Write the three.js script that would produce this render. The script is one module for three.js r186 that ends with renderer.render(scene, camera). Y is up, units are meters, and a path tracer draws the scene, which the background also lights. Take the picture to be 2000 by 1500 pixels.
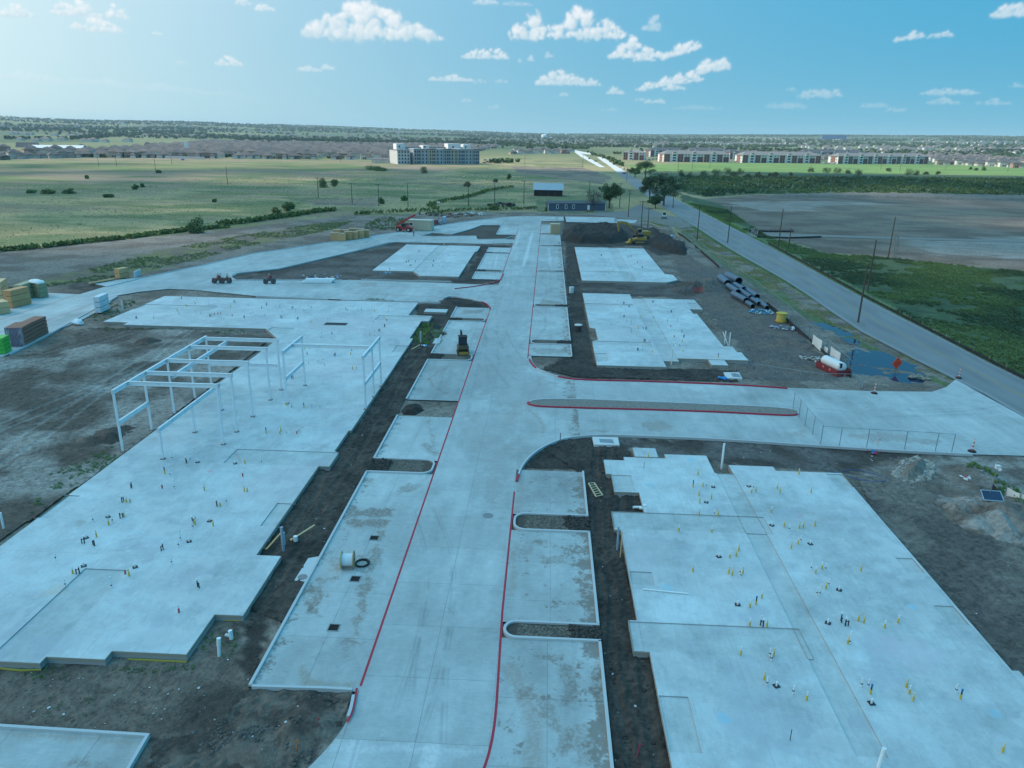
import * as THREE from 'three';
import { mergeGeometries } from 'three/addons/utils/BufferGeometryUtils.js';

// ------------------------------------------------------------------ camera
const scene = new THREE.Scene();
const camera = new THREE.PerspectiveCamera(55.02, 4 / 3, 0.5, 30000);
camera.rotation.order = 'YXZ';
camera.position.set(0, 29, 0);                    // a drone 29 m above the site
camera.rotation.set(-THREE.MathUtils.degToRad(18.65), 0.0435623, THREE.MathUtils.degToRad(0.95));
const renderer = new THREE.WebGLRenderer({ antialias: true });
renderer.toneMapping = THREE.LinearToneMapping;
renderer.toneMappingExposure = 1.0;
renderer.shadowMap.enabled = true;

// ------------------------------------------------------------------ noise
function rng(seed) { let a = seed >>> 0; return () => { a = (a + 0x6D2B79F5) | 0; let t = Math.imul(a ^ (a >>> 15), 1 | a); t = (t + Math.imul(t ^ (t >>> 7), 61 | t)) ^ t; return ((t ^ (t >>> 14)) >>> 0) / 4294967296; }; }
const NS = 512, NT = new Float32Array(NS * NS);
{ const r = rng(77); for (let i = 0; i < NT.length; i++) NT[i] = r(); }
function noise(x, y) {                            // smooth value noise, 0..1
  const fx = Math.floor(x), fy = Math.floor(y); let u = x - fx, v = y - fy;
  u = u * u * (3 - 2 * u); v = v * v * (3 - 2 * v);
  const x0 = fx & 511, x1 = (fx + 1) & 511, y0 = (fy & 511) << 9, y1 = ((fy + 1) & 511) << 9;
  const a = NT[y0 + x0], b = NT[y0 + x1], c = NT[y1 + x0], d = NT[y1 + x1];
  return a + (b - a) * u + (c - a + (a - b - c + d) * u) * v;
}
function fbm(x, y, o = 4) { let s = 0, a = 0.5, t = 0; for (let i = 0; i < o; i++) { s += a * noise(x, y); t += a; a *= 0.5; const q = x * 1.62 + y * 1.18 + 17.3; y = y * 1.62 - x * 1.18 + 5.1; x = q; } return s / t; }
const clamp = (v, a = 0, b = 1) => v < a ? a : v > b ? b : v;
const sstep = (a, b, v) => { const t = clamp((v - a) / (b - a)); return t * t * (3 - 2 * t); };
const mix = (a, b, t) => a + (b - a) * t;
const mix3 = (a, b, t) => [a[0] + (b[0] - a[0]) * t, a[1] + (b[1] - a[1]) * t, a[2] + (b[2] - a[2]) * t];
const D2R = Math.PI / 180;

// ------------------------------------------------------------------ sky and sun
const SUN_AZ = -84 * D2R, SUN_EL = 42 * D2R;      // azimuth from -z, negative to the left
const sunDir = new THREE.Vector3(Math.sin(SUN_AZ) * Math.cos(SUN_EL), Math.sin(SUN_EL), -Math.cos(SUN_AZ) * Math.cos(SUN_EL));
{
  const W = 4096, Hh = 2048, data = new Float32Array(W * Hh * 4);
  // cumulus in view: azimuth, elevation, half width, half height (degrees), strength, slant
  const clouds = [
    [-34.2,6.58,1,0.47, .85, 0], [-30.9,6.91,1.47,0.57, .95, 0], [-29.97,6.07,1.5,0.43, .95, 0], [-28.77,6.88,0.64,0.43, .9, 0], [-26.52,5.86,0.33,0.12, .7, 0], [-21.06,8.03,0.52,0.21, .8, 0], [-19.75,7.8,0.66,0.27, .85, 0],
    [-12.62,7.11,4.75,1.19, 1, 0], [-4.78,5.48,1.71,0.43, .95, 0], [-22.35,4.39,0.91,0.32, .85, 0], [-17.1,4.15,0.9,0.2, .75, 0], [-15.84,4.29,0.56,0.2, .7, 0], [-25.35,4.19,0.38,0.12, .4, 0], [-7.27,3.82,1.69,0.3, .75, 0], [-5.14,3.59,0.52,0.14, .4, 0], [-6.1,2.34,0.41,0.14, .5, 0], [-4.1,1.92,0.6,0.14, .35, 0], [-3.6,3.68,0.52,0.14, .5, 0],
    [0.98,7.32,4.21,1.05, 1, 0], [6.87,7.35,0.7,0.47, .45, 0], [6,5.78,2.12,0.65, .95, 0], [9.01,5.96,1.39,0.55, .95, -.25], [6.4,5.19,0.92,0.16, .7, 0], [8.36,3.8,2.32,0.43, .95, -.15], [10.93,4.79,1.51,0.62, .95, -.2], [8.68,3.37,0.85,0.2, .75, 0], [1.11,3.88,2.41,0.54, .85, 0], [4.59,3.1,0.65,0.24, .75, 0], [0.86,2.86,0.37,0.14, .5, 0], [7.46,2.48,0.75,0.2, .6, 0], [6.37,2.57,0.4,0.1, .4, 0],
    [-1.53,5.2,0.26,0.23, .5, 0], [-0.22,5.45,0.36,0.26, .45, 0], [-2.33,5.05,0.18,0.13, .4, 0], [-4.8,8.73,0.93,0.22, .6, 0], [-2.58,8.68,1.07,0.19, .35, 0],
    [23.25,6.32,0.9,0.26, .75, -.1], [25.01,6.4,0.73,0.26, .65, 0], [28.53,7.48,1.09,0.44, .8, 0], [16.55,3.24,0.39,0.13, .3, 0], [18.42,3.07,1.47,0.45, .45, 0], [16.34,2.29,1.32,0.3, .3, 0], [21.87,2.3,0.85,0.22, .32, 0], [23.2,2.01,0.66,0.16, .4, 0], [26.12,3.04,1.73,0.24, .5, 0], [25.77,2.47,0.97,0.18, .42, 0], [28.57,2.39,0.97,0.18, .36, 0], [29.56,3.32,0.45,0.12, .4, 0], [10.42,2.06,1.75,0.17, .25, 0], [4.3,1.9,0.66,0.21, .22, 0],
    [-33.97,2.93,1.92,0.35, .3, .05], [-30.1,2.81,2.08,0.27, .25, .06], [-26.23,2.6,2.54,0.28, .2, .06], [-22.43,2.34,2,0.23, .15, .06]];
  { const r = rng(5); for (let i = 0; i < 150; i++) { const az = 44 + r() * 272, el = 3 + 42 * r() * r(); const w = (1 + 5 * r() * r()) * (0.6 + el / 30); clouds.push([az > 180 ? az - 360 : az, el, w, w * (0.18 + .12 * r()) * (0.7 + el / 40), .4 + .6 * r(), 0]); } }
  const S = sunDir;
  for (let j = 0; j < Hh; j++) {
    const el = ((j + 0.5) / Hh - 0.5) * Math.PI, se = Math.sin(el), ce = Math.cos(el);
    for (let i = 0; i < W; i++) {
      const k = (j * W + i) * 4;
      const a = ((i + 0.5) / W - 0.5) * 2 * Math.PI, dx = ce * Math.cos(a), dz = ce * Math.sin(a);
      const th = Math.acos(clamp(dx * S.x + se * S.y + dz * S.z, -1, 1)) / D2R;
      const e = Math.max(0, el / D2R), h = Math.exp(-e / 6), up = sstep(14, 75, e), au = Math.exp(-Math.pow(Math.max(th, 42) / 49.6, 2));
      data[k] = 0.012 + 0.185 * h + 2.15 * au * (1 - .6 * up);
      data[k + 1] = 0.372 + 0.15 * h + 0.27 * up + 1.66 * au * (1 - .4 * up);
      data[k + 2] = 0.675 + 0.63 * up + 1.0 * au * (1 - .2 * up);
      data[k + 3] = 1;
    }
  }
  clouds.forEach(([az, el, w, hh, str, sl], ci) => {
    const r = rng(100 + ci), puffs = [], np = Math.round(clamp(7 + 6 * w / hh, 9, 54)), ph = r() * 9;
    for (let p = 0; p < np; p++) {
      const t = (p + r()) / np * 2 - 1, env = Math.pow(Math.max(0, 1 - t * t), .6) * (.45 + .75 * noise(t * 2.6 + ph, ci)), R = hh * (.2 + .3 * r()) * (.55 + .55 * env), lo = -.72 * hh + R * .55, hi = Math.max(lo + .01, -.75 * hh + env * 1.95 * hh - R);
      puffs.push([t * (w - R * .6), mix(lo, hi, Math.pow(r(), .6)), R, r() * .6 * hh]);
      puffs.push([t * (w - R * .6), lo, R * .8, r() * .4 * hh]);
    }
    const ac = az * D2R - Math.PI / 2, ce = Math.cos(el * D2R), i0 = Math.floor(((ac - 1.35 * w * D2R) / (2 * Math.PI) + .5) * W), i1 = Math.ceil(((ac + 1.35 * w * D2R) / (2 * Math.PI) + .5) * W);
    const j0 = Math.max(Hh / 2, Math.floor(((el - 1.7 * hh) / 180 + .5) * Hh)), j1 = Math.ceil(((el + 2 * hh) / 180 + .5) * Hh);
    const th = Math.hypot(az - SUN_AZ / D2R, el - 42), glow = 1 + .2 * Math.exp(-th / 40), hz = Math.exp(-el / 5) * .3, f1 = 1.5 / Math.max(hh, .35), f2 = 5.5 / Math.max(hh, .35);
    for (let j = j0; j < j1; j++) for (let i = i0; i < i1; i++) {
      const A = (((i + .5) / W - .5) * 2 * Math.PI + Math.PI / 2) / D2R, E = ((j + .5) / Hh - .5) * 180, gx = (A - az) * ce, gy = E - el + sl * (A - az);
      const wx = ((fbm(A * f1 + ci * 7, E * f1, 3) - .5) * .5 + (fbm(A * f2 + ci, E * f2 + 9, 3) - .5) * .3) * hh, wy = ((fbm(A * f1 + 40, E * f1 + ci * 3, 3) - .5) * .5 + (fbm(A * f2 + 3, E * f2 + ci, 3) - .5) * .3) * hh;
      const X = gx + wx, Y = gy + wy; let d = -9, zf = -9, lit = .5;
      for (const q of puffs) {
        const ex = (X - q[0]) / q[2], ey = (Y - q[1]) / q[2], e2 = ex * ex + ey * ey; if (e2 > 2.6) continue;
        const v = 1 - Math.sqrt(e2); if (v > d) d = v;
        const z = q[3] + (e2 < 1 ? Math.sqrt(1 - e2) : -e2) * q[2]; if (z > zf) { zf = z; lit = .62 - .3 * ex + .34 * ey; }
      }
      if (d < -.6) continue;
      const n1 = fbm(A * f1 * 2 + 31, E * f1 * 2 + ci, 3), n2 = fbm(A * f2 * 1.6 + 3, E * f2 * 1.6 + ci, 2);
      let al = sstep(-.34, .5, d + (n1 - .5) * .7 + (n2 - .5) * .25) * str * (0.98 - hz);
      if (al <= 0.004) continue;
      const L = clamp(lit + .2 * gy / hh + (n1 - .5) * .35 + (n2 - .5) * .15, .12, 1.1), c = [mix(.5, .93, L) * glow, mix(.7, .96, L) * glow, mix(.8, .98, L) * glow];
      const k = (j * W + ((i % W) + W) % W) * 4;
      for (let q = 0; q < 3; q++) data[k + q] = mix(data[k + q], c[q], al);
    }
  });
  let sr = [0, 0, 0], sw = 0;
  for (let j = Hh / 2; j < Hh; j += 8) { const el = ((j + .5) / Hh - .5) * Math.PI, w = Math.sin(el) * Math.cos(el); for (let i = 0; i < W; i += 8) { const k = (j * W + i) * 4; for (let q = 0; q < 3; q++) sr[q] += w * data[k + q]; sw += w; } }
  console.log('sky average', sr.map((v) => (v / sw).toFixed(3)).join(' '));
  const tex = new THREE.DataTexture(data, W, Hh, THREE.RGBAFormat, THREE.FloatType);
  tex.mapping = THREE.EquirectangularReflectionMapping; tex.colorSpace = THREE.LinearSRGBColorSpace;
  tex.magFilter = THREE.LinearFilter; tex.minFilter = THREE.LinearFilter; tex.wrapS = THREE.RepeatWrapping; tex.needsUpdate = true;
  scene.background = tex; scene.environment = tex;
}
const sun = new THREE.DirectionalLight(new THREE.Color(1, 0.93, 0.82), 4.8);
sun.position.copy(sunDir).multiplyScalar(4000).add(new THREE.Vector3(0, 0, -300));
sun.target.position.set(0, 0, -300);
sun.castShadow = true; sun.shadow.mapSize.set(4096, 4096); sun.shadow.radius = 1;
Object.assign(sun.shadow.camera, { left: -1500, right: 1500, top: 1500, bottom: -1500, near: 100, far: 8000 });
scene.add(sun, sun.target);

// ------------------------------------------------------------------ helpers
const taken = new Map();
function numbered(n) { const c = taken.get(n) || 0; taken.set(n, c + 1); return c ? n + '_' + String(c).padStart(3, '0') : n; }
function tag(o, label, category, group) { o.userData.label = label; o.userData.category = category; if (group) o.userData.group = group; return o; }
function thing(name, label, category, pos = [0, 0, 0], turn = 0, group) { const o = new THREE.Group(); o.name = numbered(name); scene.add(o); o.position.set(...pos); o.rotation.y = turn; return tag(o, label, category, group); }
function flat(list) { return list.flat(9).filter(Boolean); }
function merged(geos) {
  geos = flat([geos]).map((g) => { const h = g.index ? g.toNonIndexed() : g; if (!h.attributes.uv) h.setAttribute('uv', new THREE.BufferAttribute(new Float32Array(h.attributes.position.count * 2), 2)); if (!h.attributes.normal) h.computeVertexNormals(); for (const a of Object.keys(h.attributes)) if (!['position', 'normal', 'uv'].includes(a)) h.deleteAttribute(a); return h; });
  return geos.length === 1 ? geos[0] : mergeGeometries(geos);
}
function part(name, geos, mat, parent) { const m = new THREE.Mesh(merged(geos), mat); m.name = name; m.castShadow = m.receiveShadow = true; (parent || scene).add(m); return m; }
function single(name, geos, mat, label, category, group) { return tag(part(numbered(name), geos, mat), label, category, group); }
function struct(name, geos, mat) { const m = part(numbered(name), geos, mat); m.userData.kind = 'structure'; return m; }
function meshOf(geo, name, mat, parent) { const m = new THREE.Mesh(geo, mat); m.name = name; m.castShadow = m.receiveShadow = true; parent.add(m); return m; }
function copyOf(o, pos, turn, label, s = 1) { const c = o.clone(); c.name = numbered(o.name.replace(/_\d\d\d$/, '')); c.userData = { ...o.userData }; if (label) c.userData.label = label; c.position.set(...pos); c.rotation.y = turn; c.scale.setScalar(s); scene.add(c); return c; }
function box(w, h, d, x = 0, y = 0, z = 0, ry = 0, rx = 0, rz = 0) { const g = new THREE.BoxGeometry(w, h, d); if (rx) g.rotateX(rx); if (rz) g.rotateZ(rz); if (ry) g.rotateY(ry); g.translate(x, y, z); return g; }
function cyl(r0, r1, h, x = 0, y = 0, z = 0, n = 10) { const g = new THREE.CylinderGeometry(r1, r0, h, n); g.translate(x, y + h / 2, z); return g; }
function hcyl(r, len, x, y, z, axis = 'x', n = 14) { const g = new THREE.CylinderGeometry(r, r, len, n); if (axis === 'x') g.rotateZ(Math.PI / 2); else g.rotateX(Math.PI / 2); g.translate(x, y, z); return g; }
function bar(a, b, w, h) { const A = new THREE.Vector3(...a), B = new THREE.Vector3(...b), d = B.clone().sub(A), l = d.length(); const g = new THREE.BoxGeometry(w, h || w, l); const m = new THREE.Matrix4().lookAt(new THREE.Vector3(), d.clone().negate(), Math.abs(d.y) > .98 * l ? new THREE.Vector3(1, 0, 0) : new THREE.Vector3(0, 1, 0)); g.applyMatrix4(m); const c = A.add(B).multiplyScalar(.5); g.translate(c.x, c.y, c.z); return g; }
function rod(a, b, r, r2 = r, n = 8, open = false) { const A = new THREE.Vector3(...a), B = new THREE.Vector3(...b), d = B.clone().sub(A), l = d.length(); const g = new THREE.CylinderGeometry(r2, r, l, n, 1, open); g.applyQuaternion(new THREE.Quaternion().setFromUnitVectors(new THREE.Vector3(0, 1, 0), d.normalize())); const c = A.add(B).multiplyScalar(.5); g.translate(c.x, c.y, c.z); return g; }
function tube(pts, r, n = 24, seg = 6, closed = false) { return new THREE.TubeGeometry(new THREE.CatmullRomCurve3(pts.map((p) => new THREE.Vector3(...p)), closed), n, r, seg, closed); }
function extrude(pts, depth, bevel = 0) { const s = new THREE.Shape(pts.map((p) => new THREE.Vector2(p[0], p[1]))); const g = new THREE.ExtrudeGeometry(s, { depth, bevelEnabled: bevel > 0, bevelSize: bevel, bevelThickness: bevel, bevelSegments: 1, curveSegments: 8 }); g.translate(0, 0, -depth / 2); return g; }
// a prism with a flat top at y1 over a ground polygon; uv from (x, z) through uvf
function prism(P, y0, y1, uvf = (x, z) => [x, z], top = true, sides = true) {
  const c = P.map((p) => new THREE.Vector2(p[0], p[1])); if (THREE.ShapeUtils.isClockWise(c)) c.reverse();
  const pos = [], uv = [], put = (x, y, z) => { pos.push(x, y, z); uv.push(...uvf(x, z)); };
  if (top) for (const f of THREE.ShapeUtils.triangulateShape(c, [])) for (const i of [f[2], f[1], f[0]]) put(c[i].x, y1, c[i].y);
  if (sides) c.forEach((a, i) => { const b = c[(i + 1) % c.length]; put(a.x, y0, a.y); put(a.x, y1, a.y); put(b.x, y1, b.y); put(a.x, y0, a.y); put(b.x, y1, b.y); put(b.x, y0, b.y); });
  const g = new THREE.BufferGeometry(); g.setAttribute('position', new THREE.Float32BufferAttribute(pos, 3)); g.setAttribute('uv', new THREE.Float32BufferAttribute(uv, 2)); g.computeVertexNormals(); return g;
}
function clipPoly(P, ax, v, keepLess) { const o = []; for (let i = 0; i < P.length; i++) { const a = P[i], b = P[(i + 1) % P.length], da = keepLess ? v - a[ax] : a[ax] - v, db = keepLess ? v - b[ax] : b[ax] - v; if (da >= 0) o.push(a); if ((da > 0 && db < 0) || (da < 0 && db > 0)) { const t = da / (da - db); o.push([a[0] + (b[0] - a[0]) * t, a[1] + (b[1] - a[1]) * t]); } } return o; }
function areaOf(P) { let s = 0; for (let i = 0; i < P.length; i++) { const a = P[i], b = P[(i + 1) % P.length]; s += a[0] * b[1] - b[0] * a[1]; } return Math.abs(s) / 2; }
function inside(P, x, z) { let c = false; for (let i = 0, j = P.length - 1; i < P.length; j = i++) { const a = P[i], b = P[j]; if ((a[1] > z) !== (b[1] > z) && x < (b[0] - a[0]) * (z - a[1]) / (b[1] - a[1]) + a[0]) c = !c; } return c; }
function distToPath(P, x, z, closed) { let m = 1e9; const n = closed ? P.length : P.length - 1; for (let i = 0; i < n; i++) { const a = P[i], b = P[(i + 1) % P.length], dx = b[0] - a[0], dz = b[1] - a[1], t = clamp(((x - a[0]) * dx + (z - a[1]) * dz) / (dx * dx + dz * dz + 1e-9)), d = Math.hypot(x - a[0] - t * dx, z - a[1] - t * dz); if (d < m) m = d; } return m; }
function strip(P, w, y0, y1, closed = false, uvf) {            // a wall or kerb of width w along a path
  const n = P.length, L = [], R = [];
  for (let i = 0; i < n; i++) {
    const p = P[i], a = closed ? P[(i + n - 1) % n] : P[Math.max(0, i - 1)], b = closed ? P[(i + 1) % n] : P[Math.min(n - 1, i + 1)];
    let d1 = [p[0] - a[0], p[1] - a[1]], d2 = [b[0] - p[0], b[1] - p[1]]; const l1 = Math.hypot(...d1), l2 = Math.hypot(...d2); if (l1 < 1e-6) d1 = d2; if (l2 < 1e-6) d2 = d1;
    const u1 = [d1[0] / Math.hypot(...d1), d1[1] / Math.hypot(...d1)], u2 = [d2[0] / Math.hypot(...d2), d2[1] / Math.hypot(...d2)];
    let nx = -(u1[1] + u2[1]), nz = u1[0] + u2[0]; const l = Math.hypot(nx, nz) || 1; nx /= l; nz /= l; const k = w / 2 / Math.max(.35, nx * -u1[1] + nz * u1[0]);
    L.push([p[0] + nx * k, p[1] + nz * k]); R.push([p[0] - nx * k, p[1] - nz * k]);
  }
  const gs = []; const m = closed ? n : n - 1;
  for (let i = 0; i < m; i++) { const j = (i + 1) % n; gs.push(prism([L[i], L[j], R[j], R[i]], y0, y1, uvf)); }
  return gs;
}
function smoothPath(P, per = 4, closed = false) { const c = new THREE.CatmullRomCurve3(P.map((p) => new THREE.Vector3(p[0], 0, p[1])), closed, 'centripetal'); return c.getPoints((P.length - (closed ? 0 : 1)) * per).slice(0, closed ? -1 : undefined).map((v) => [v.x, v.z]); }
const MATS = new Map();
function mat(r, g, b, rough = 0.85, metal = 0, more) { const k = [r, g, b, rough, metal, more ? JSON.stringify(more) : ''].join(); if (!MATS.has(k)) { const m = new THREE.MeshStandardMaterial({ roughness: rough, metalness: metal, side: THREE.DoubleSide, ...more }); m.color.setRGB(r, g, b); MATS.set(k, m); } return MATS.get(k); }
const enc = (v) => { v = clamp(v); return 255 * (v <= .0031308 ? 12.92 * v : 1.055 * Math.pow(v, 1 / 2.4) - .055); };
const ENC = new Uint8Array(4097); for (let i = 0; i <= 4096; i++) ENC[i] = Math.round(enc(i / 4096));
// a colour map computed for every point of a ground rectangle
function groundMap(W, Hh, x0, x1, z0, z1, fn) {
  const d = new Uint8Array(W * Hh * 4);
  for (let j = 0; j < Hh; j++) { const z = z0 + (z1 - z0) * (j + .5) / Hh; for (let i = 0; i < W; i++) { const c = fn(x0 + (x1 - x0) * (i + .5) / W, z, i, j), k = (j * W + i) * 4; d[k] = ENC[(clamp(c[0]) * 4096) | 0]; d[k + 1] = ENC[(clamp(c[1]) * 4096) | 0]; d[k + 2] = ENC[(clamp(c[2]) * 4096) | 0]; d[k + 3] = 255; } }
  const t = new THREE.DataTexture(d, W, Hh); t.colorSpace = THREE.SRGBColorSpace; t.magFilter = THREE.LinearFilter; t.minFilter = THREE.LinearMipmapLinearFilter; t.generateMipmaps = true; t.wrapS = t.wrapT = THREE.RepeatWrapping; t.needsUpdate = true;
  return { t, uv: (x, z) => [(x - x0) / (x1 - x0), (z - z0) / (z1 - z0)] };
}
console.log('head done');

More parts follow.
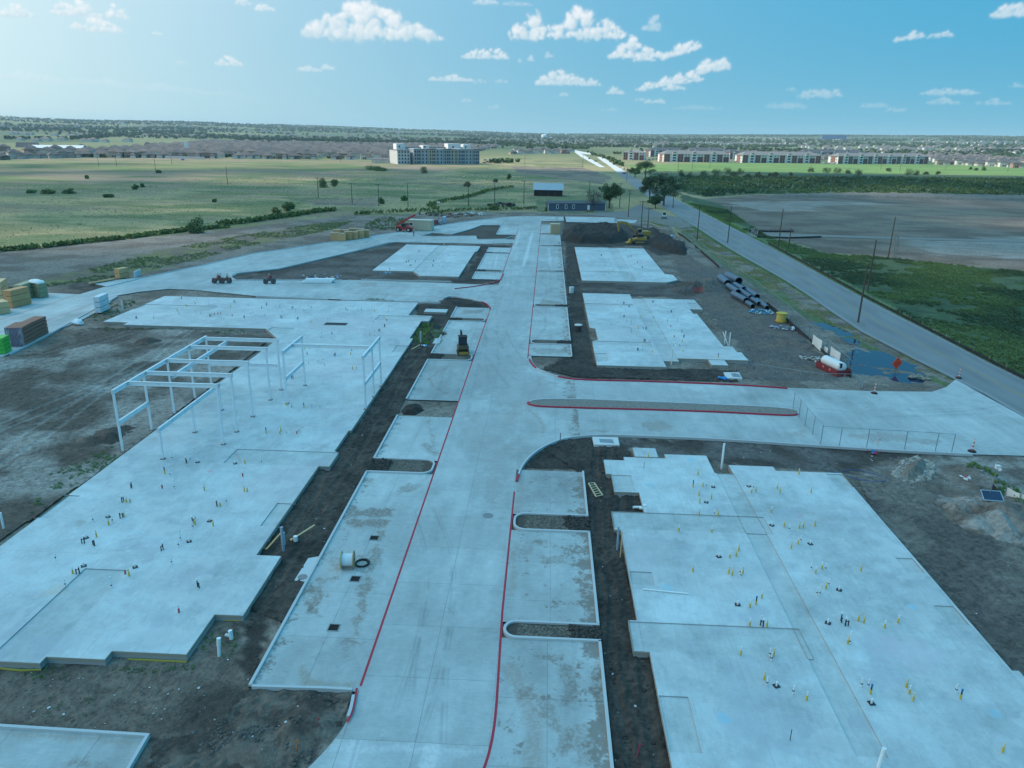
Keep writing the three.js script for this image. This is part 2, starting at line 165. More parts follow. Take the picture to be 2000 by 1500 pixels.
// ------------------------------------------------------------------ ground
// zones: polygon, two colours mixed by patchy noise, patch size (m), ragged edge (m), roughness of the relief (m)
const STRAW = [.35, .27, .125], STRAW2 = [.185, .17, .07], BROWNF = [.25, .178, .115], GREEN = [.085, .13, .042], GREEN2 = [.125, .175, .048], DEEP = [.04, .07, .028], DEEP2 = [.068, .1, .036];
const DIRT = [.15, .114, .088], DIRT2 = [.235, .19, .152], SOIL = [.036, .027, .021], SOIL2 = [.064, .048, .037], DUST = [.29, .25, .215];
const zones = [
  // the fields left of the site
  [[[-892.72,-640.43],[38.33,-858.32],[12,-293.29],[-68.02,-267.69],[-129.12,-168.89],[-163.35,-109.77]], STRAW, STRAW2, 26, 6, .1],
  [[[-892.72,-640.43],[-569.05,-773.17],[-214.91,-858.78],[-77.78,-674.41],[-105.83,-502.74],[-181.36,-465.57],[-196.96,-370.73],[-234.71,-333.68],[-370.51,-260.49]], BROWNF, STRAW2, 40, 10, .1],
  [[[-477.72,-647.72],[-359.68,-683.59],[-246.21,-772.79],[-153.11,-685.07],[-176.38,-576.73],[-294.04,-580.77],[-387.25,-523.45]], GREEN2, STRAW2, 30, 8, .1],
  [[[-472.33,-458.35],[-346.23,-467.11],[-278.73,-443.75],[-267.83,-416.49],[-404.29,-391.04]], GREEN2, STRAW2, 30, 8, .1],
  [[[-126.05,-346.55],[-78.71,-349.51],[-70.91,-309.46],[-96.67,-313.08]], BROWNF, DIRT, 8, 4, .05],
  [[[-35.68,-738.92],[33.48,-745.85],[48.37,-590.61],[35.67,-492.04],[17.17,-531.95],[-26.42,-636.71]], DIRT, BROWNF, 12, 4, .05],
  [[[-6.58,-380.19],[32.27,-404.02],[26.96,-306.55],[-4.05,-302.06]], GREEN, STRAW2, 8, 1, .05],
  // right of the road
  [[[87.72,-746.07],[865.88,-749.24],[556.24,-477.53],[277.21,-456.67],[116.79,-430.07],[82.41,-399.56],[70.98,-445.73]], DEEP, DEEP2, 12, 3, .3],
  [[[210.95,-981.13],[667.39,-1115.39],[1314.16,-1357.94],[759.29,-780.06],[454.07,-755.26],[205.1,-729.32],[82.46,-700.21],[82.83,-849.54]], [.17, .25, .06], [.12, .2, .045], 30, 6, .1],
  [[[75.64,-384.78],[115.72,-426],[274.54,-452.16],[484.27,-463.96],[143.87,-130.34],[114.42,-181.84],[101.57,-189.63],[88.27,-199.98],[75.09,-204.23],[69.54,-238.62],[71.61,-295.83]], [.13, .092, .066], [.2, .15, .112], 9, 3, .12],
  [[[86.14,-369.19],[137.06,-390.42],[170.85,-380.51],[129.19,-335.03],[89.5,-326.47]], DIRT2, DUST, 5, 5, .1],
  [[[109.34,-235.67],[156.95,-253.64],[222.69,-254.58],[175.07,-197.82],[127.06,-203.18],[105.81,-208.95]], [.24, .2, .165], DUST, 4, 5, .1],
  [[[128.43,-365.04],[201.15,-368.13],[203.92,-332.94],[157.66,-286.06],[113.87,-269.97],[95.69,-291.4]], [.21, .165, .115], DIRT, 10, 6, .1],
  [[[72.95,-422.2],[80.36,-353.94],[69.54,-238.62],[75.09,-204.23],[88.27,-199.98],[101.57,-189.63],[114.42,-181.84],[163,-132.46],[51.49,-34.61],[61.89,-93.16],[62.38,-142.44],[64.21,-219.3],[64.73,-372.87]], DEEP, DEEP2, 5, 1.5, .25],
  [[[64.21,-219.3],[66.02,-373.19],[69.91,-374.13],[67.94,-222.06],[64.82,-143.67],[63.29,-89.28],[60.22,-84.41]], GREEN, GREEN2, 4, .5, .05],
  // the site itself
  [[[-140.3,-140.55],[-133.38,-174.73],[-127.52,-185.37],[-112.02,-207.41],[-99.41,-226.71],[-93.83,-237.34],[-73.8,-275.56],[-56.92,-277.17],[-45.38,-289.2],[-14.21,-299.89],[26.61,-302.33],[36,-276.2],[41.54,-233.8],[42.55,-175.32],[44.78,-129.61],[47.67,-106.01],[50.16,-89.01],[49.01,-57.36],[31.83,-24.59],[-36.13,-20.43]], DIRT, DIRT2, 6, .6, .04],
  [[[-102.19,-131.89],[-102.6,-141.13],[-98.36,-158.81],[-97.88,-180.23],[-89.83,-211.23],[-76.54,-246.49],[-66.93,-256.14],[-66.58,-235.39],[-78.06,-196.23],[-81.89,-173.64],[-85.83,-152.77],[-89.31,-143.46],[-95.82,-135.69],[-94.96,-121.97]], STRAW2, DIRT, 4, 2.5, .06],
  [[[33.2,-288.09],[43.07,-242.99],[43.9,-181.34],[45.85,-139.05],[48.06,-114.8],[51.26,-99.5],[52.21,-92.85],[54.39,-98.86],[52.32,-117.51],[50.99,-149.33],[49.83,-195.93],[48.62,-265.56],[42.48,-299.58]], GREEN, BROWNF, 5, 1, .04],
  [[[49.03,-278.74],[50.59,-207.98],[51.25,-156.92],[52.21,-130.47],[52.69,-102.6],[52.41,-92.87],[51.79,-90.75],[50.13,-97.04],[48.28,-119.73],[47.83,-143.96],[46.82,-183.27],[45.22,-255.87]], DIRT2, DIRT, 3, .8, .03],
  [[[53.91,-301.95],[53.01,-215.39],[53.09,-161.22],[53.45,-132.64],[53.94,-105.32],[53.13,-102.64],[52.06,-130.06],[50.84,-159.16],[49.64,-206.86],[49.03,-278.74]], GREEN, GREEN2, 3, .5, .03],
  // yards
  [[[-78.13,-89.3],[-67.98,-92.76],[-70.02,-106.61],[-56.04,-107.52],[-39.55,-103.83],[-39.43,-79.61],[-39.71,-68.39],[-40.33,-56.41],[-40.52,-47.19],[-40.62,-42.31]], DIRT, SOIL2, 5, 1, .13],
  [[[-79.91,-91.53],[-67.76,-90.35],[-56.04,-86.98],[-48.65,-79.66],[-46.26,-68.52],[-46.67,-59.63],[-49.35,-53.24]], DUST, DIRT, 2.6, 2.5, .06],
  [[[-67.16,-99.44],[-56.67,-105.57],[-44.55,-104.77],[-46.64,-92.5],[-54.28,-83.98]], SOIL2, DIRT, 4, 2, .15],
  [[[-43.58,-59.33],[-40.31,-63.72],[-38.64,-60.3],[-38.88,-54.08],[-39.52,-48.03],[-42.66,-53.78]], DIRT, STRAW2, 2.5, 1, .08],
  [[[-33.13,-32.93],[-20.14,-34.24],[-18.32,-37.92],[-15.47,-32.27],[-9.79,-32.26],[-10.89,-26.9],[-19.01,-28.58],[-29.65,-28.57]], DIRT, SOIL2, 4, .5, .1],
  [[[-18.14,-26.43],[-18.84,-28.26],[-16.23,-29.44],[-13.45,-32.21],[-9.96,-32.36],[-10.74,-27.21]], SOIL2, DIRT, 2, .6, .16],
  [[[-15.75,-32.25],[-13.45,-32.21],[-9.82,-32.37],[-10.91,-31.23],[-13.01,-30.91]], SOIL, SOIL2, 1.5, .5, .1],
  [[[28.49,-63.07],[42.67,-69.02],[62.95,-69.98],[36.94,-30.26],[27.66,-35.36],[27.59,-47.32]], [.135, .115, .1], DIRT, 5, .8, .06],
  [[[33.6,-67.52],[47.39,-68.67],[36.8,-50.79],[34.46,-51.36],[33.38,-57.03],[29.7,-62.63]], DUST, DIRT, 3, 1.4, .14],
  [[[35.26,-223.31],[37.56,-194.08],[41.44,-118.97],[37.71,-90.83],[24.79,-90.62],[28.47,-100.13],[29.31,-160.45]], DIRT, [.12, .1, .088], 5, 1, .1],
  [[[2.27,-69.31],[23.09,-70.44],[42.67,-69.02],[33.84,-66.93],[28.49,-63.07],[22.15,-63.65],[18.1,-64.45],[11.99,-65.34],[9.35,-67.95],[6.07,-64.49],[3.62,-63.82]], [.12, .1, .088], SOIL2, 3, .5, .07],
  // the dark trench strips along the slabs
  [[[-1.52,-61.7],[-0.74,-64.28],[0.62,-66.58],[2.78,-68.95],[5.37,-69.18],[6.29,-67.69],[8.05,-67.59],[9.08,-65.46],[6.04,-64.02],[5.97,-54.01],[6.34,-42.67],[6.04,-36.03],[7.24,-36.11],[6.7,-27.72],[3.76,-27.53],[4.05,-37.03],[4.09,-53.86],[4.02,-61.83]], SOIL, SOIL2, 2, .15, .06],
  [[[5.53,-218.35],[9.62,-208.4],[7.77,-149.07],[7.14,-130.06],[7.12,-100.49],[7.16,-95.08],[16.24,-94.14],[23.1,-94.82],[24.54,-89.56],[4.53,-88.66],[-0.03,-92.53],[3.65,-100.14],[4.02,-121.83],[4.24,-160.13]], SOIL2, SOIL, 2, .3, .06],
  [[[6.49,-157.4],[29.01,-158.62],[32.13,-152.22],[28.23,-136.91],[23.12,-140.9],[7.44,-141.36]], [.12, .1, .088], SOIL2, 4, .5, .1],
  [[[5.87,-282.58],[25.21,-274.1],[35.61,-248.43],[39.22,-203.33],[29.46,-192.85],[26.29,-211.09],[7.34,-204.06],[4.48,-218.18]], SOIL, SOIL2, 3, .6, .1],
  [[[-15.78,-98.13],[-15.87,-82.76],[-15.55,-64.59],[-15.84,-48.31],[-17.09,-39.86],[-15.27,-32.48],[-16.76,-34.04],[-18.11,-38.19],[-18.14,-41.79],[-19.86,-56.08],[-19.29,-63.67],[-19.12,-68.81],[-19.41,-86.35],[-18.61,-97.84],[-20.55,-115.46],[-18.2,-116.42],[-14.79,-112.73]], SOIL2, SOIL, 2, .2, .06],
  [[[-22.09,-117.04],[-19.33,-126.91],[-9.93,-134.51],[-9.84,-127.22],[-15.75,-127.33],[-15.08,-98.21],[-18.61,-97.84]], SOIL2, [.1, .11, .05], 2, .4, .08],
  [[[-65.82,-150.64],[-66.07,-156.13],[-59.34,-160.98],[-53.28,-177.92],[-42.79,-207.09],[-17.46,-206.06],[-10.62,-186.8],[-15.58,-163.78],[-9.78,-154.05],[-18.81,-144.06],[-19.77,-151.56],[-38.95,-150.74],[-63.91,-146.84]], [.125, .105, .09], SOIL2, 6, .3, .06],
  [[[-37.8,-221.35],[-35.47,-230.39],[-29.38,-228.93],[-24.82,-241.64],[-22.23,-253.75],[-15.51,-255.02],[-9.84,-229.85],[-11.01,-218.95],[-20.13,-216.29],[-33.85,-219.67]], [.09, .07, .055], SOIL2, 4, .3, .05],
  [[[-19.57,-205.71],[-9.58,-205.31],[-10.62,-198.34],[-16.12,-198.42],[-15.24,-154.49],[-9.74,-153.47],[-16.85,-144.84],[-19.84,-152.13],[-17.39,-154.2],[-17.03,-185.83]], SOIL2, SOIL, 3, .3, .07],
  [[[-24.08,-128],[-18.72,-130.35],[-18.7,-135.72],[-13.75,-134.5],[-10.41,-130.92],[-9.54,-126.85],[-15.65,-126.53],[-15.57,-118.86],[-17.99,-112.38],[-20.22,-112.13],[-22.31,-124.14]], SOIL2, SOIL, 2.5, .3, .1],
  [[[-92.23,-130.28],[-92.29,-141.41],[-85.67,-144.5],[-84.1,-137.2],[-86.01,-129.67]], SOIL2, DIRT, 2, .3, .05],
];
const zb = zones.map((z) => { let a = 1e9, b = -1e9, c = 1e9, d = -1e9; for (const p of z[0]) { a = Math.min(a, p[0]); b = Math.max(b, p[0]); c = Math.min(c, p[1]); d = Math.max(d, p[1]); } const m = z[4] * 1.5; return [a - m, b + m, c - m, d + m]; });
const mounds = [[-56.61,-99.73, 2.2, .8], [32.67,-152.29, 6, 1.3], [28.35,-148.53, 4, .8], [38.04,-55.64, 5, 1.3], [39.96,-63.47, 3.2, .6], [-14.62,-75.9, 0, 0], [38.56,-109.84, 5, .5], [39.57,-103.84, 4, .4], [-42.81,-66.74, 3, .4], [-43.44,-64.71, 2.5, .5], [-11.75,-29.56, 2.6, .5], [-14.67,-28.87, 2.5, .35], [46.02,-101.92, 0, 0], [38.64,-246.23, 9, 1.6], [36.93,-214.88, 7, 1.5], [38.51,-203.22, 5, .9], [-16.94,-108.68, 2.4, .7], [-17.07,-130.55, 3.2, .6], [-12.85,-130.2, 2.6, .5], [-20.41,-128.02, 2.4, .4], [-11.58,-203, 3, .4], [-17.4,-170.36, 2.4, .6], [-17.42,-185.77, 2.2, .5]];
const puddles = [[[43.71,-104.26],[47.9,-106.58],[50.14,-104.93],[50.92,-98.75],[49.14,-94.05],[47.08,-91.11],[44.65,-92.12],[43.61,-93.51],[41.91,-93.35],[40.81,-94.77],[42.29,-99.56]], [[44.94,-124.66],[47.12,-126.03],[48.28,-119.73],[48.41,-109.72],[46.93,-107.86],[46.1,-110.64],[46.18,-116.19],[44.85,-119.35]], [[38.97,-108.72],[41.73,-110.18],[41.08,-103.99],[40.93,-97.75],[40.21,-93.18],[39.35,-95.3],[38.95,-99.96],[38.08,-103.68]]];
function hills(x, z) { const r = Math.hypot(x, z); if (r < 1900) return 0; const az = Math.atan2(x, -z) / D2R; const A = az < 0 ? mix(40, 106, clamp(-az / 36)) : mix(40, 88, clamp(az / 36)); return sstep(1900, 7600, r) * A * (0.85 + .3 * fbm(az * .12 + 9, r * .0004, 3)); }
function rough(x, z) { let r = .05; for (let i = zones.length - 1; i >= 0; i--) { const b = zb[i]; if (x > b[0] && x < b[1] && z > b[2] && z < b[3] && inside(zones[i][0], x, z)) return zones[i][5]; } return r; }
function groundY(x, z) {
  if (z < -1500) return hills(x, z) - .05;
  const a = rough(x, z), n = fbm(x * .55, z * .55, 3) - .5, m = fbm(x * .12, z * .12, 2) - .5;
  let y = a * (n * 1.5 + m * .9) - .03;
  for (const q of mounds) if (q[2]) { const d = Math.hypot(x - q[0], z - q[1]) / q[2]; if (d < 1.3) y += q[3] * sstep(1.1, 0, d + (fbm(x * .9, z * .9, 3) - .5) * .7) * (0.75 + .5 * noise(x * 1.7, z * 1.7)); }
  if (x > 25 && x < 75 && z < -88 && z > -140) for (const p of puddles) if (inside(p, x + (fbm(x * .6, z * .6, 3) - .5) * 3.4, z + (fbm(x * .6 + 9, z * .6, 3) - .5) * 3.4)) y -= .17 * sstep(.27, .46, fbm(x * .55 + 4, z * .8, 3));
  return z < -1100 ? y + hills(x, z) : y;
}
function groundColor(x, z) {
  const far = sstep(500, 1400, -z);
  const pn = fbm(x * .004 + 3, z * .0022, 3), p2 = fbm(x * .02, z * .012 + 7, 3);
  let c = mix3(mix3(STRAW, GREEN2, sstep(.4, .6, pn)), DEEP2, sstep(.5, .68, p2) * .7);
  if (far > 0) c = mix3(c, mix3([.055, .09, .032], [.135, .15, .06], sstep(.42, .58, fbm(x * .0016, z * .0011 + 4, 3))), far);
  for (let i = 0; i < zones.length; i++) {
    const b = zb[i]; if (x < b[0] || x > b[1] || z < b[2] || z > b[3]) continue;
    const q = zones[i], e = q[4], f = 1.1 / e, wx = (fbm(x * f, z * f + i * 3, 3) - .5) * e * 2.4, wz = (fbm(x * f + 50, z * f + i, 3) - .5) * e * 2.4;
    if (inside(q[0], x + wx, z + wz)) { const s = 1 / q[3]; c = mix3(q[1], q[2], sstep(.36, .64, fbm(x * s + i * 5, z * s * 1.3, 4))); if (i < 5) { const g = fbm(x * .035 + 11, z * .075 + i, 4); c = mix3(c, GREEN, sstep(.54, .66, g) * .8); c = mix3(c, BROWNF, sstep(.45, .34, g) * .75); } }
  }
  const v = .82 + .36 * fbm(x * .9 + 20, z * .9, 3); return [c[0] * v, c[1] * v, c[2] * v];
}
{
  const xs = [], zs = [];
  for (let x = -76; x <= 76; x += .45) xs.push(x);
  for (let s = .45, x = xs[xs.length - 1]; x < 9500;) { s *= 1.06; x += s; xs.push(x); xs.unshift(-x); }
  for (let z = -22, s = .4; z > -9500;) { zs.push(z); if (z < -118) s *= 1.0125; z -= s; }
  for (let z = -22, s = 1; z < 600;) { z += s; s *= 1.35; zs.unshift(z); }
  const nx = xs.length, nz = zs.length, pos = new Float32Array(nx * nz * 3), col = new Float32Array(nx * nz * 3), uv = new Float32Array(nx * nz * 2), idx = new Uint32Array((nx - 1) * (nz - 1) * 6);
  for (let j = 0, k = 0; j < nz; j++) for (let i = 0; i < nx; i++, k++) {
    const x = xs[i], z = zs[j]; pos[k * 3] = x; pos[k * 3 + 1] = groundY(x, z); pos[k * 3 + 2] = z; const c = groundColor(x, z); col[k * 3] = Math.min(1, c[0] * 1.3); col[k * 3 + 1] = Math.min(1, c[1] * 1.3); col[k * 3 + 2] = Math.min(1, c[2] * 1.3); uv[k * 2] = x / 13; uv[k * 2 + 1] = z / 13;
  }
  for (let j = 0, k = 0; j < nz - 1; j++) for (let i = 0; i < nx - 1; i++) { const a = j * nx + i, b = a + 1, c = a + nx, d = c + 1; idx[k++] = a; idx[k++] = b; idx[k++] = c; idx[k++] = b; idx[k++] = d; idx[k++] = c; }
  const g = new THREE.BufferGeometry(); g.setAttribute('position', new THREE.BufferAttribute(pos, 3)); g.setAttribute('color', new THREE.BufferAttribute(col, 3)); g.setAttribute('uv', new THREE.BufferAttribute(uv, 2)); g.setIndex(new THREE.BufferAttribute(idx, 1)); g.computeVertexNormals();
  // grain of the earth: a tile of clods and pebbles that wraps round
  const N = 1024, grain = new Float32Array(N * N), wrapn = (u, v, f) => { const w = (a, b) => noise(a, b); const x = u * f, y = v * f, s = sstep(.8, 1, u), t = sstep(.8, 1, v); return mix(mix(w(x, y), w(x - f, y), s), mix(w(x, y - f), w(x - f, y - f), s), t); };
  for (let j = 0; j < N; j++) for (let i = 0; i < N; i++) { const u = i / N, v = j / N; grain[j * N + i] = .34 * wrapn(u, v, 37) + .3 * wrapn(u, v, 83) + .22 * wrapn(u, v, 181) + .14 * wrapn(u, v, 397); }
  const dm = new Uint8Array(N * N * 4), bm = new Uint8Array(N * N * 4);
  for (let i = 0; i < N * N; i++) { const q = grain[i], v = clamp(.77 + (q - .5) * 1.25, .2, 1), s = ENC[(v * 4096) | 0], h = clamp((q - .2) / .6) * 255; dm[i * 4] = dm[i * 4 + 1] = dm[i * 4 + 2] = s; dm[i * 4 + 3] = 255; bm[i * 4] = bm[i * 4 + 1] = bm[i * 4 + 2] = h; bm[i * 4 + 3] = 255; }
  const mk = (d, c) => { const t = new THREE.DataTexture(d, N, N); t.wrapS = t.wrapT = THREE.RepeatWrapping; t.magFilter = THREE.LinearFilter; t.minFilter = THREE.LinearMipmapLinearFilter; t.generateMipmaps = true; if (c) t.colorSpace = THREE.SRGBColorSpace; t.needsUpdate = true; return t; };
  const grainMap = mk(dm, true), grainBump = mk(bm, false);
  const m = new THREE.MeshStandardMaterial({ vertexColors: true, map: grainMap, bumpMap: grainBump, bumpScale: .07, roughness: .95 });
  const o = new THREE.Mesh(g, m); o.name = 'ground'; o.userData.kind = 'structure'; o.receiveShadow = o.castShadow = true; scene.add(o);
  globalThis.grainMap = grainMap; globalThis.grainBump = grainBump;
}
const soilMat = new THREE.MeshStandardMaterial({ map: grainMap, bumpMap: grainBump, bumpScale: .06, roughness: .97, side: THREE.DoubleSide }); soilMat.color.setRGB(.07, .053, .041);
const dirtMat = new THREE.MeshStandardMaterial({ map: grainMap, bumpMap: grainBump, bumpScale: .05, roughness: .97, side: THREE.DoubleSide }); dirtMat.color.setRGB(.25, .205, .165);
// standing water in the wet ground beside the entry
{
  const wm = new THREE.MeshPhysicalMaterial({ roughness: .04, ior: 1.33, side: THREE.DoubleSide }); wm.color.setRGB(.014, .032, .07);  // blue in the base colour stands in for reflected sky
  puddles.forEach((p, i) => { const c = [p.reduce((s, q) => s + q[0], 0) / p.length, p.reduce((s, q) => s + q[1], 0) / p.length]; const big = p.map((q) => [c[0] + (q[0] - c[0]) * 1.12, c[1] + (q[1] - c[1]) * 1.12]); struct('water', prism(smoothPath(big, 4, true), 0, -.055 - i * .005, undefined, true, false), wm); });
}
// freshly dug strips beside the slabs: a finer sheet with wheel ruts, tread marks and clods
function dugStrip(P, step, c0, c1, ruts, amp, keep, base = .035, sc = .7) {
  let x0 = 1e9, x1 = -1e9, z0 = 1e9, z1 = -1e9; for (const p of P) { x0 = Math.min(x0, p[0]); x1 = Math.max(x1, p[0]); z0 = Math.min(z0, p[1]); z1 = Math.max(z1, p[1]); }
  const nx = Math.ceil((x1 - x0) / step), nz = Math.ceil((z1 - z0) / step), id = new Int32Array((nx + 1) * (nz + 1)).fill(-1), pos = [], col = [], uv = [], idx = [];
  const vert = (i, j) => { const k = j * (nx + 1) + i; if (id[k] >= 0) return id[k]; const x = x0 + i * step, z = z0 + j * step; let y = base, w = 0; for (const q of ruts) { const xc = q[0] + (q[1] || 0) * (z - z0) + (fbm(z * .12 + q[0], 3, 2) - .5) * 1.2, d = Math.abs(x - xc); w = Math.max(w, sstep(.34, .16, d)); if (d < .55) y += .05 * sstep(.25, .42, d) * sstep(.6, .42, d); } const clod = fbm(x * 3.1, z * 3.1, 4) - .42; y += (1 - w * .8) * amp * Math.max(-.25, clod) * 2.2 - w * .06 + w * .018 * Math.sin(z * 26); id[k] = pos.length / 3; pos.push(x, y, z); const t = sstep(.36, .64, fbm(x * sc + 3, z * sc, 4)) * .8 + w * .35, v = (.8 + .5 * noise(x * 5, z * 5)) * 1.3, c = mix3(c0, c1, t); col.push(c[0] * v, c[1] * v, c[2] * v); uv.push(x / 13, z / 13); return id[k]; };
  for (let j = 0; j < nz; j++) for (let i = 0; i < nx; i++) { const cx = x0 + (i + .5) * step, cz = z0 + (j + .5) * step; if (!inside(P, cx, cz) || (keep && !keep(cx, cz))) continue; const a = vert(i, j), b = vert(i + 1, j), c = vert(i, j + 1), d = vert(i + 1, j + 1); idx.push(a, c, b, b, c, d); }
  const g = new THREE.BufferGeometry(); g.setAttribute('position', new THREE.Float32BufferAttribute(pos, 3)); g.setAttribute('color', new THREE.Float32BufferAttribute(col, 3)); g.setAttribute('uv', new THREE.Float32BufferAttribute(uv, 2)); g.setIndex(idx); g.computeVertexNormals();
  const o = new THREE.Mesh(g, new THREE.MeshStandardMaterial({ vertexColors: true, map: grainMap, bumpMap: grainBump, bumpScale: .05, roughness: .97 })); o.name = numbered('dug_soil'); o.userData.kind = 'structure'; o.castShadow = o.receiveShadow = true; scene.add(o);
}
console.log('ground done');

// ------------------------------------------------------------------ concrete paving
const PT = .12;                                    // top of the paving
const laneL = -9.5, laneR = -2.12, bayL = -15.6, bayR = 4.0;
const concreteBase = (x, z) => {                   // broom finished concrete: cloudy tone, fine brush lines, pores
  const a = fbm(x * .16, z * .16, 3) - .5, b = fbm(x * .9, z * .5 + 8, 3) - .5, s = noise(x * 2.2, z * 26) - .5, d = noise(x * 31, z * 31) - .5;
  const big = fbm(x * .07 + 3, z * .045 + 8, 3) - .5, streak = fbm(x * 1.8, z * .12 + 5, 3) - .5; const v = 1 + a * .42 + b * .3 + s * .09 + d * .16 + (fbm(x * 3.3, z * 3.3, 2) - .5) * .14 + big * .3 + streak * .16; return [.435 * v, .458 * v, .442 * v];
};
